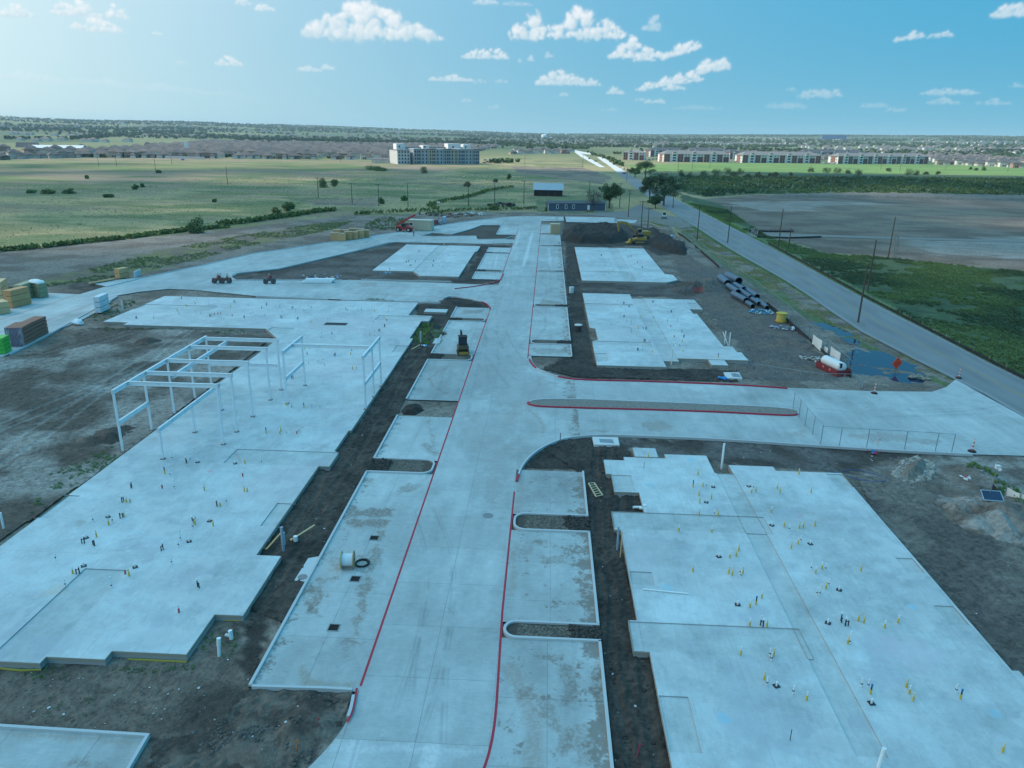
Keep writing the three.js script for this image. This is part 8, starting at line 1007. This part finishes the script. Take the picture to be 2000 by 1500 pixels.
// ------------------------------------------------------------------ right strip beside the road fence
const culv = mat(.06, .115, .175, .4);
[[37.25,-158.54, 37.36,-151.81, .8], [39.4,-161.8, 40.29,-154.93, .8], [37.12,-150.71, 37.62,-144.15, .6], [38.76,-151.99, 39.37,-146.85, .6], [36.25,-142.53, 37.23,-136.23, .6], [38.52,-146.24, 38.93,-139.57, .52], [40.04,-147.95, 40.37,-140.67, .52], [37.22,-135.79, 37.47,-132.41, .42], [39,-139.13, 39.18,-134.72, .42], [39.65,-138.3, 39.76,-131.44, .42]].forEach(([ax, az, bx4, bz, r], i) => { const d = [bx4 - ax, bz - az], l = Math.hypot(...d), t = thing('culvert_pipe', (r > .7 ? 'wide' : r > .55 ? 'medium' : r > .45 ? 'slim' : 'narrow') + ' dark blue culvert pipe, ' + ['far left end', 'far right end', 'left row, middle', 'centre row, middle', 'left row, near', 'centre row, near', 'right row, middle', 'left row, nearest', 'centre row, nearest', 'right row, nearest'][i] + ' of the pipe pile', 'pipe', [ax, .02, az]); part('barrel', rod([0, r, 0], [d[0], r, d[1]], r, r, 22, true), culv, t); part('bore', rod([0, r, 0], [d[0], r, d[1]], r * .9, r * .9, 20, true), mat(.02, .025, .03, .8), t); const u = [d[0] / l, d[1] / l]; part('bell', rod([d[0] - u[0] * .35, r, d[1] - u[1] * .35], [d[0], r, d[1]], r * 1.08, r * 1.08, 22, true), culv, t); part('rim', (() => { const g = new THREE.RingGeometry(r * .9, r * 1.08, 22); g.lookAt(new THREE.Vector3(u[0], 0, u[1])); g.translate(d[0], r, d[1]); return g; })(), mat(.1, .13, .16, .6), t); });
{ const p = [39.73,-122.98], t = thing('cable_spool', 'bright yellow spool standing by the road fence', 'spool', [p[0], .02, p[1]]); part('core', cyl(.75, .75, 1.3, 0, .1, 0, 18), yel, t); for (const y of [.02, 1.38]) part('flange', cyl(.95, .95, .1, 0, y, 0, 20), mat(.6, .4, .04, .6), t); for (let k = 0; k < 4; k++) part('wrap', cyl(.8, .8, .12, 0, .3 + k * .28, 0, 18), mat(.66, .5, .16, .6), t); }
// fuel tank: white cylinder in a red tray
{ const A = [37.81,-97.44], B = [39.05,-93.07], d = [B[0] - A[0], B[1] - A[1]], l = Math.hypot(...d), t = thing('fuel_tank', 'white fuel tank lying in a dark red tray beside the puddle', 'tank', [(A[0] + B[0]) / 2, 0, (A[1] + B[1]) / 2], -Math.atan2(d[1], d[0])); part('tray', [box(l, .08, 2, 0, .06, 0), box(l, .8, .08, 0, .42, 1), box(l, .8, .08, 0, .42, -1), box(.08, .8, 2, l / 2, .42, 0), box(.08, .8, 2, -l / 2, .42, 0)], mat(.22, .025, .03, .6), t); const c = part('tank', hcyl(.68, l * .78, -.1, .98, 0, 'x', 22), mat(.74, .75, .74, .45), t); for (const s of [-1, 1]) part('tank_end', (() => { const g = new THREE.SphereGeometry(.68, 16, 10); g.scale(.3, 1, 1); g.translate(-.1 + s * l * .39, .98, 0); return g; })(), mat(.74, .75, .74, .45), c); part('pump', box(.3, .6, .3, l * .38, 1.3, .3), blk, t); for (const s of [-.7, .7]) part('placard', box(.3, .3, .02, s, .5, 1.05), mat(.7, .2, .18, .6), t); }
// orange diamond sign standing in the water
{ const p = [46.73,-95.57], t = thing('road_sign', 'bright orange diamond road sign standing in the puddle', 'sign', [p[0], -.05, p[1]], .35); const g = box(1.2, 1.2, .03, 0, 0, 0, 0, 0, Math.PI / 4); g.translate(0, 1.3, 0); part('panel', g, mat(.95, .07, .02, .5), t); for (const [w2, y] of [[.55, 1.45], [.95, 1.25], [.6, 1.05]]) part('legend', box(w2, .07, .004, 0, y, .019), mat(.5, .03, .012, .7), t); part('stand', [rod([0, 0, 0], [0, .7, -.02], .03), rod([0, .6, 0], [.4, 0, .35], .02), rod([0, .6, 0], [-.4, 0, .35], .02), rod([0, .6, 0], [0, 0, -.5], .02)], steelD, t); }
// channelizer posts
for (const [x, z, l] of [[53.79,-93.43, 'striped orange channelizer post at the corner of the road'], [40.08,-86.15, 'striped orange channelizer post before the puddle'], [42.56,-69.01, 'striped orange channelizer post at the lower paving edge']]) { const t = thing('channelizer', l, 'traffic post', [x, PT, z]); part('base', (() => { const g = cyl(.42, .34, .1, 0, 0, 0, 8); return g; })(), rubber, t); for (let k = 0; k < 6; k++) part(k % 2 ? 'white_band' : 'orange_band', cyl(.085 - k * .004, .081 - k * .004, .19, 0, .1 + k * .19, 0, 12), k % 2 ? mat(.7, .7, .68, .5) : mat(.62, .08, .03, .5), t); part('handle', cyl(.03, .03, .12, 0, 1.24, 0, 8), mat(.62, .08, .03, .5), t); }
// chain-link fencing: posts, rails and a fine wire mesh
const galv = mat(.34, .38, .4, .45, .6);
function linkFence(label, P, h, y = 0, posts = true, step = 3, mesh = true) {
  const t = thing('chain_link_fence', label, 'fence', [0, 0, 0]);
  for (let i = 0; i < P.length - 1; i++) {
    const a = P[i], b = P[i + 1], l = Math.hypot(b[0] - a[0], b[1] - a[1]), n = Math.max(1, Math.round(l / step)), at = (s) => [a[0] + (b[0] - a[0]) * s, a[1] + (b[1] - a[1]) * s];
    for (let k = 0; k <= n; k++) if (k < n || i === P.length - 2) { const q = at(k / n); part('post', rod([q[0], y - .1, q[1]], [q[0], y + h, q[1]], .035, .035, 6), galv, t); }
    part('top_rail', rod([a[0], y + h - .02, a[1]], [b[0], y + h - .02, b[1]], .025, .025, 5), galv, t);
    if (mesh) { const w = [], sp = .3; for (let s = 0; s < l; s += sp) { const q = at(s / l), e = at(Math.min(1, (s + h * .9) / l)), f = at(Math.max(0, (s - h * .9) / l)); w.push(rod([q[0], y + .04, q[1]], [e[0], y + h * Math.min(1, (l - s) / (h * .9)) - .03, e[1]], .0045, .0045, 3, true), rod([q[0], y + .04, q[1]], [f[0], y + h * Math.min(1, s / (h * .9) + .01) - .03, f[1]], .0045, .0045, 3, true)); } part('wire_mesh', w, galv, t); }
  }
  return t;
}
linkFence('temporary chain-link gate panels across the entry drive', [[28.26,-79.31],[28.07,-74.49],[27.99,-69.52]], 2.1, PT, true, 2.4);
linkFence('chain-link fence along the lower edge of the entry drive', [[28.01,-69.56],[29.79,-69.33],[32.39,-69.16],[35.99,-68.96],[38.85,-68.7],[40.3,-68.46]], 2.1, 0, true, 9);
linkFence('chain-link fence between the mid-right slab and the entry drive', [[24.5,-91.01],[27.22,-91.28],[31.96,-88.86],[34.4,-87.91],[37.11,-88.16],[39.28,-87.98]], 1.9, 0, true, 8);
linkFence('long chain-link fence between the site and the road', [[41.28,-264.18],[42.35,-233.94],[42.2,-184.92],[42.63,-152.49],[42.48,-129.34],[41.38,-113.77],[40.83,-100.89],[40.3,-94.28]], 1.8, 0, true, 4);
// silt fences of black fabric
function silt(label, P, h = .6, every = 2.4) { const t = thing('silt_fence', label, 'silt fence'); P = P.map((p) => p); part('fabric', strip(P, .05, -.05, h), mat(.022, .025, .03, .8), t); for (let i = 0; i < P.length - 1; i++) { const a = P[i], b = P[i + 1], l = Math.hypot(b[0] - a[0], b[1] - a[1]), n = Math.round(l / every); for (let k = 0; k < n; k++) { const s = k / n, x = a[0] + (b[0] - a[0]) * s, z = a[1] + (b[1] - a[1]) * s; part('stake', box(.05, h + .5, .05, x, (h + .4) / 2, z), mat(.4, .38, .3, .9), t); } } }
silt('black silt fence along the site side of the road fence', [[40.72,-257.99],[41.99,-229.06],[40.94,-180.16],[40.73,-175.77]], .6, 3);
silt('black silt fence between the rubbish heaps and the puddle', [[40.86,-135.79],[40.69,-123.09],[40.15,-110.01],[39.66,-98.81],[39.75,-92.49]], .65, 4);
silt('black silt fence along the weeds across the road', [[64.83,-221.55],[63.71,-174.8],[62.58,-142.93],[62.45,-121.99],[62.36,-106.18],[62.29,-93.83],[61.98,-79.3]], .45, 4.2);
silt('short black silt fence behind the dirt lot entrance', [[66.67,-251.23],[72.96,-250.98],[81.79,-252.55]], .5, 4);
silt('short black silt fence before the dirt lot entrance', [[65.2,-235.41],[74.69,-234.6],[86.18,-238.98]], .5, 4);
silt('black silt fence behind the solar panel mast', [[39.9,-60.87],[39.35,-57.96],[39.64,-54.92],[40.17,-52.55]], .6, 2);
struct('gravel_drive', prism([[64.04,-245.36],[72.17,-248.13],[103.57,-244.46],[150.36,-242.51],[147.27,-237.3],[101.42,-239.12],[85.96,-240.18],[63.88,-235.18]], 0, .07), mat(.22, .2, .175, .95));
// white banners hung on the road fence, white boards by the solar mast
function banner(label, A, B, h, y0 = .25) { const t = thing('white_banner', label, 'banner'); const d = [B[0] - A[0], B[1] - A[1]], g = new THREE.PlaneGeometry(1, 1, 8, 6), p = g.attributes.position; for (let i = 0; i < p.count; i++) { const s = p.getX(i) + .5, v = p.getY(i) + .5, b = Math.sin(s * 6 + v * 3) * .05; p.setXYZ(i, A[0] + d[0] * s + b, y0 + v * h + Math.sin(s * 9) * .03, A[1] + d[1] * s - b); } g.computeVertexNormals(); part('sheet', g, mat(.8, .81, .8, .6), t); for (const q of [A, B]) part('post', rod([q[0], -.1, q[1]], [q[0], y0 + h + .1, q[1]], .03), galv, t); }
banner('larger white banner on the road fence, upper of the two', [39.95,-108.26], [39.89,-104.13], 1.5, .2); banner('small square white banner between the two large banners', [40.18,-103.9], [40.14,-102.34], .75, .4); banner('larger white banner on the road fence, nearest the fuel tank', [40.06,-101.31], [39.99,-97.42], 1.6, .2); banner('narrow white banner post at the edge of the entry drive', [39.37,-88.38], [39.57,-88.4], 1.5, .1);
banner('torn white banner leaning beyond the solar panel mast', [39.74,-58.64], [40.31,-56.86], 1.2, .1);
{ const p = [37.4,-57.17], t = thing('solar_camera_mast', 'camera mast with a tilted solar panel at the right edge', 'mast', [p[0], 0, p[1]], -.1); part('mast', rod([0, 0, 0], [.3, 3.6, -.2], .035), galv, t); const s = box(1.5, .05, .95, 0, 0, 0); s.rotateX(.5); s.translate(.2, 1.25, .2); const f = part('solar_panel', s, mat(.03, .035, .07, .2), t); const fr = [box(1.56, .06, .05, 0, 0, .5), box(1.56, .06, .05, 0, 0, -.5), box(.05, .06, 1, .76, 0, 0), box(.05, .06, 1, -.76, 0, 0)].map((g) => { g.rotateX(.5); g.translate(.2, 1.26, .2); return g; }); part('panel_frame', fr, mat(.55, .57, .58, .4, .5), f); part('camera', [box(.35, .3, .3, .3, 3.7, -.2), (() => { const g = new THREE.SphereGeometry(.16, 10, 8); g.translate(.45, 3.5, -.1); return g; })()], whiteP, t); part('guy_leg', [rod([0, .9, 0], [-.9, 0, .3], .02), rod([0, .9, 0], [.8, 0, .6], .02), rod([0, .9, 0], [.2, 0, -.9], .02)], galv, t); }
// barricades across the road
for (const [x, z, l] of [[66.61,-245.81, 'left red and white barricade at the dirt lot entrance'], [66.4,-240.59, 'right red and white barricade at the dirt lot entrance']]) { const t = thing('barricade', l, 'barricade', [x, .05, z], .5); for (const y of [.5, .95, 1.4]) for (let k = 0; k < 5; k++) part(k % 2 ? 'white_stripe' : 'red_stripe', box(.28, .22, .04, -.56 + k * .28, y, 0), k % 2 ? trimW : redP, t); for (const s of [-1, 1]) part('leg', box(.07, 1.6, .07, s * .62, .8, -.06), trimW, t); }
{ const p = [30.27,-145.7], t = thing('safety_net', 'red safety mesh panel beside the soil ridge', 'barrier', [p[0], .05, p[1]], .1); for (let k = 0; k < 6; k++) part('net_bar', box(1.7, .05, .03, 0, .2 + k * .16, 0), mat(.5, .06, .06, .7), t); for (let k = 0; k < 5; k++) part('net_post', box(.05, 1.15, .05, -.8 + k * .4, .55, 0), mat(.45, .05, .05, .7), t); }
// ------------------------------------------------------------------ small things about the lane and slabs
{ const p = [-13.21,-44.27], t = thing('cable_reel', 'wooden cable reel with white cable on its side in the bay', 'reel', [p[0], PT, p[1]], .12); const woodR = mat(.42, .27, .14, .8); for (const s of [-1, 1]) { const f = part('flange', hcyl(.62, .06, s * .42, .62, 0, 'x', 26), s > 0 ? woodR : mat(.5, .38, .2, .8), t); part('hub', hcyl(.07, .09, s * .44, .62, 0, 'x', 10), blk, f); } part('cable', hcyl(.43, .78, 0, .62, 0, 'x', 24), mat(.66, .7, .72, .5), t); }
{ const p = [-12.36,-44.79], g = []; for (let k = 0; k < 4; k++) { const a = new THREE.TorusGeometry(.4 + k * .035, .03, 6, 30); a.rotateX(Math.PI / 2); a.translate(p[0] + k * .015, PT + .04 + (k % 2) * .05, p[1]); g.push(a); } single('hose_coil', g, mat(.012, .012, .014, .6), 'coil of black hose beside the cable reel', 'hose'); }
for (const [x, z, l] of [[-12.28,-48.3, 'farthest square drain opening in the left bay'], [-12.35,-42.88, 'middle square drain opening in the left bay'], [-12.36,-37.62, 'nearest square drain opening in the left bay']]) { const t = thing('drain_opening', l, 'drain', [x, PT, z]); part('rim', [box(.72, .03, .06, 0, .018, .33), box(.72, .03, .06, 0, .018, -.33), box(.06, .03, .6, .33, .018, 0), box(.06, .03, .6, -.33, .018, 0)], mat(.3, .3, .3, .9), t); part('earth_shade_fill', box(.6, .012, .6, 0, .007, 0), blackSoil, t); }  // soil sheet above the paving, also painting the dark inside of the hole
{ const p = [-32.75,-111.45], t = thing('floor_pit', 'dark rectangular floor pit in the left slab', 'pit', [p[0], ST, p[1]]); part('pit_shade_sheet', box(3.4, .012, 1.5, 0, .008, 0), mat(.03, .035, .045, .9), t); part('pit_rim', [box(3.6, .04, .08, 0, .022, .78), box(3.6, .04, .08, 0, .022, -.78), box(.08, .04, 1.5, 1.76, .022, 0), box(.08, .04, 1.5, -1.76, .022, 0)], edgeM, t); }  // near-black sheet on the slab paints the shade inside the pit
single('manhole_cover', cyl(.42, .42, .02, ...(([x, z]) => [x, PT - .008, z])([-4.04,-52.41]), 24), mat(.22, .23, .235, .8), 'round manhole cover set in the main lane', 'manhole cover');
{ const t = thing('manhole_pad', 'white concrete pad with a round manhole lid beside the left kerb', 'pad'); part('pad', prism([[-16.44,-42.49],[-16.36,-45.26],[-15.37,-45.67],[-15.28,-42.39]], 0, .1), mat(.55, .57, .56, .85), t); const q = [-16.01,-42.89]; part('manhole_lid', cyl(.32, .32, .03, q[0], .1, q[1], 22), mat(.26, .24, .23, .8), t); }
for (const [P, I, l] of [[[[5.2,-69.23],[7.78,-69.32],[7.77,-67.37],[5.25,-67.28]], [[5.84,-68.76],[7.17,-68.74],[7.29,-67.71],[5.89,-67.85]], 'white transformer pad with a grey opening beside the entry kerb'], [[[23.44,-92.5],[25.46,-92.7],[25.29,-90.12],[23.37,-90.14]], [[24.28,-92.15],[25.23,-92.02],[25.26,-90.53],[24.19,-90.64]], 'white transformer pad beside the blue plastic sack']]) { const t = thing('transformer_pad', l, 'pad'); part('pad', prism(P, -.1, .25), mat(.62, .62, .59, .8), t); part('cable_opening', prism(I, .2, .262), mat(.25, .28, .31, .9), t); }
// wooden ladder lying in the trench strip
{ const a = [4.31,-58.81], b = [4.81,-58.95], c = [5.39,-56.66], d = [4.81,-56.33], t = thing('wooden_ladder', 'short wooden ladder lying on the dark trench strip', 'ladder'), wm2 = mat(.58, .48, .3, .8); const v = (p, y = .14) => [p[0], y, p[1]]; part('rail', bar(v(a), v(d), .09, .09), wm2, t); part('rail', bar(v(b), v(c), .09, .09), wm2, t); for (let k = 0; k <= 6; k++) { const s = k / 6; part('rung', bar(v([mix(a[0], d[0], s), mix(a[1], d[1], s)], .17), v([mix(b[0], c[0], s), mix(b[1], c[1], s)], .17), .07, .05), wm2, t); } }
const upr = (name, label, p, h, r, m, y = 0, lean = [0, 0]) => { const t = thing(name, label, 'pipe', [p[0], y, p[1]]); part('pipe', rod([0, -.1, 0], [lean[0], h, lean[1]], r, r, 10), m, t); part('rim', (() => { const g = new THREE.TorusGeometry(r, .012, 5, 12); g.rotateX(Math.PI / 2); g.translate(lean[0], h, lean[1]); return g; })(), m, t); };
upr('standpipe', 'tall white pipe standing in the notch of the near right slab', [16.82,-63.21], 2.5, .1, pvc); upr('standpipe', 'white pipe leaning out of the notch at the bottom edge', [16.71,-28.6], 1.5, .1, pvc, 0, [.15, -.1]); upr('standpipe', 'tall white pipe behind the mid-right slab front edge', [17.28,-96.1], 2.2, .08, pvc); upr('standpipe', 'white pipe standing before the slab of the bulldozer', [17.76,-156.54], 2.2, .1, pvc); upr('standpipe', 'left upright of the N-shaped white pipes', [26.91,-107.45], 2, .08, pvc); upr('standpipe', 'right upright of the N-shaped white pipes', [27.41,-106.65], 2, .08, pvc); upr('standpipe', 'slanted pipe of the N-shaped white pipes', [27.33,-106.65], 2, .08, pvc, 0, [-1, -.1]); upr('standpipe', 'white standpipe with a red top at the left edge', [-40.53,-47.64], 1.4, .09, pvc); upr('standpipe', 'white standpipe beside the far end of the left slab', [-71.22,-118.77], 1.6, .1, pvc); upr('standpipe', 'white standpipe behind the far part of the left slab', [-29.1,-130.83], 1.3, .09, pvc); upr('standpipe', 'white standpipe at the left of the dirt triangle slab', [-28.38,-204.28], 1.8, .1, pvc);
upr('electrical_conduit', 'grey electrical conduit beside the left slab steps', [-18.46,-46.16], 2.0, .11, mat(.3, .36, .42, .5)); upr('electrical_conduit', 'slim grey conduit beside the taller electrical conduit', [-18.65,-46.92], 1.1, .09, mat(.42, .46, .5, .5)); upr('electrical_conduit', 'blue-grey conduit standing by the near right slab', [5.88,-48.04], 2, .08, mat(.3, .37, .45, .5)); upr('electrical_conduit', 'dark conduit on the lane corner island', [1.94,-68.09], 1.0, .05, mat(.2, .21, .23, .6)); upr('electrical_conduit', 'grey post beside the weed patch', [-17.93,-103.27], 1.7, .12, mat(.4, .43, .45, .6));
const plank = (label, A, B, m, y = .12, y2 = y) => { const t = thing('wood_plank', label, 'plank'); part('board', bar([A[0], y, A[1]], [B[0], y2, B[1]], .12, .06), m, t); part('cleat', bar([A[0], y + .05, A[1]], [A[0] + (B[0] - A[0]) * .08, y + .05, A[1] + (B[1] - A[1]) * .08], .16, .05), m, t); };
plank('tan plank lying beside the grey conduit in the left trench', [-18.35,-47.38], [-17.21,-49.58], tan3, .2, .3); plank('plank propped against the left slab steps', [-19.72,-46.06], [-19.22,-47.9], tan2, .15, .5); plank('upright wooden stake beside the blue-grey conduit', [6,-46.94], [6.03,-47.01], tanM, 0, 2.1); plank('pair of planks by the small soil heap', [-18.53,-99.41], [-17.81,-101.62], tan3, .15, .2);
single('white_tub', cyl(.16, .16, .4, ...(([x, z]) => [x, .15, z])([-17.97,-47.41]), 14), pvc, 'small white tub beside the tan plank', 'tub');
{ const A = [7.12,-42.61], B = [10.05,-42.3]; single('loose_pipe', rod([A[0], ST + .06, A[1]], [B[0], ST + .06, B[1]], .055, .055, 10), pvc, 'long white pipe lying on the near right slab', 'pipe'); }
{ const p = [8.27,-54.54], t = thing('pipe_fittings', 'cluster of white pipe fittings in the slab recess', 'fittings', [p[0], .05, p[1]], .1); part('elbow', hcyl(.11, .7, -.2, .2, 0), pvc, t); part('tee', [hcyl(.12, .6, .25, .18, .15), cyl(.1, .1, .35, .3, .1, .1)], pvc, t); part('coupling', hcyl(.13, .3, .5, .25, -.1, 'z'), pvc, t); }
{ const p = [-18.36,-34.85], t = thing('pvc_tee', 'white tee pipe standing in the weeds beside the left slab', 'pipe', [p[0], 0, p[1]]); part('riser', rod([0, -.1, 0], [.05, 1.05, -.1], .1, .1, 12), pvc, t); part('hub', rod([.03, .62, -.06], [.06, 1.1, -.1], .125, .125, 12), pvc, t); const q = [-18.27,-36.39], u = thing('pvc_wye', 'white wye pipe standing near the left slab corner', 'pipe', [q[0], 0, q[1]]); part('riser', rod([0, -.1, 0], [-.05, .5, -.05], .13, .13, 12), pvc, u); part('branch', rod([0, .1, 0], [-.3, .3, .1], .09, .09, 10), pvc, u); }
{ const p = [5.34,-113], t = thing('manhole_riser', 'dark round manhole riser with a white lid in the trench strip', 'manhole', [p[0], 0, p[1]]); part('riser', cyl(.5, .48, .9, 0, 0, 0, 20), mat(.04, .04, .045, .8), t); part('lid', cyl(.62, .62, .1, 0, .9, 0, 22), mat(.6, .58, .52, .8), t); }
{ const p = [5.1,-142.53], t = thing('white_drum', 'pale plastic drum standing at the end of the far right trench', 'drum', [p[0], 0, p[1]]); part('drum', cyl(.45, .5, 1.1, 0, 0, 0, 16), mat(.62, .66, .68, .6), t); part('lid', cyl(.52, .52, .06, 0, 1.1, 0, 16), mat(.5, .53, .55, .6), t); }
{ const c = [29.32,-62.6]; single('blue_hose', tube([[-1.6, 0, -.6], [-.2, 0, -.9], [1.4, 0, -.3], [1.9, 0, .6], [.6, 0, .9], [-.8, 0, .5], [-1.8, 0, -.2], [-2.6, 0, -.5]].map((p) => [c[0] + p[0], .07, c[1] + p[2] * 1.3]), .03, 48, 6), mat(.04, .09, .3, .5), 'loop of blue hose on the ground beside the near right slab', 'hose'); }
for (const [p, m, l] of [[[-11.56,-28.02], mat(.55, .2, .05, .8), 'short orange survey stake in the near dirt'], [[-10.99,-29.51], mat(.45, .08, .08, .8), 'short red survey stake at the lane corner'], [[5.19,-28.85], mat(.5, .06, .1, .8), 'pink survey stake in the near trench strip'], [[33.7,-69.77], tan3, 'pale wooden stake by the lower chain-link fence'], [[14.75,-46.38], tan3, 'tiny survey stake on the near right slab']].slice(0, 4)) { const t = thing('survey_stake', l, 'stake', [p[0], 0, p[1]]); part('stake', rod([0, -.1, 0], [.12, .85, -.05], .03, .025, 5), m, t); part('flag', box(.16, .12, .01, .14, .75, -.05), m, t); }
{ const p = [36.19,-223.47], t = thing('pale_pipe', 'short pale blue pipe section on the black windrow', 'pipe', [p[0], .8, p[1]], .6); part('barrel', rod([-1.2, .4, 0], [1.2, .4, 0], .4, .4, 18, true), mat(.45, .55, .6, .5), t); part('bell', rod([1, .4, 0], [1.25, .4, 0], .45, .45, 18, true), mat(.45, .55, .6, .5), t); }
// edge posts of rebar and form stakes beside the side drive
console.log('things done');

// ------------------------------------------------------------------ things that look alike are told apart by their order from the left
{
  const one = ['', 'first', 'second', 'third', 'fourth', 'fifth', 'sixth', 'seventh', 'eighth', 'ninth', 'tenth', 'eleventh', 'twelfth', 'thirteenth', 'fourteenth', 'fifteenth', 'sixteenth', 'seventeenth', 'eighteenth', 'nineteenth', 'twentieth'];
  const ordinal = (n) => n <= 20 ? one[n] : n === 30 ? 'thirtieth' : n === 40 ? 'fortieth' : (n < 30 ? 'twenty-' : n < 40 ? 'thirty-' : 'forty-') + one[n % 10], same = new Map();
  for (const o of scene.children) if (o.userData.label && o.userData.group && o.isGroup) { const k = o.userData.label; if (!same.has(k)) same.set(k, []); same.get(k).push(o); }
  for (const [k, l] of same) if (l.length > 1 && l.length < 49) l.sort((a, b) => Math.atan2(a.position.x, -a.position.z) - Math.atan2(b.position.x, -b.position.z)).forEach((o, i) => { const t = k + ', ' + ordinal(i + 1) + ' from the left'; if (t.split(' ').length <= 16) o.userData.label = t; });
}

// ------------------------------------------------------------------ air
scene.fog = new THREE.FogExp2(new THREE.Color(.62, .82, .95), .00007);

// ------------------------------------------------------------------ draw
renderer.render(scene, camera);
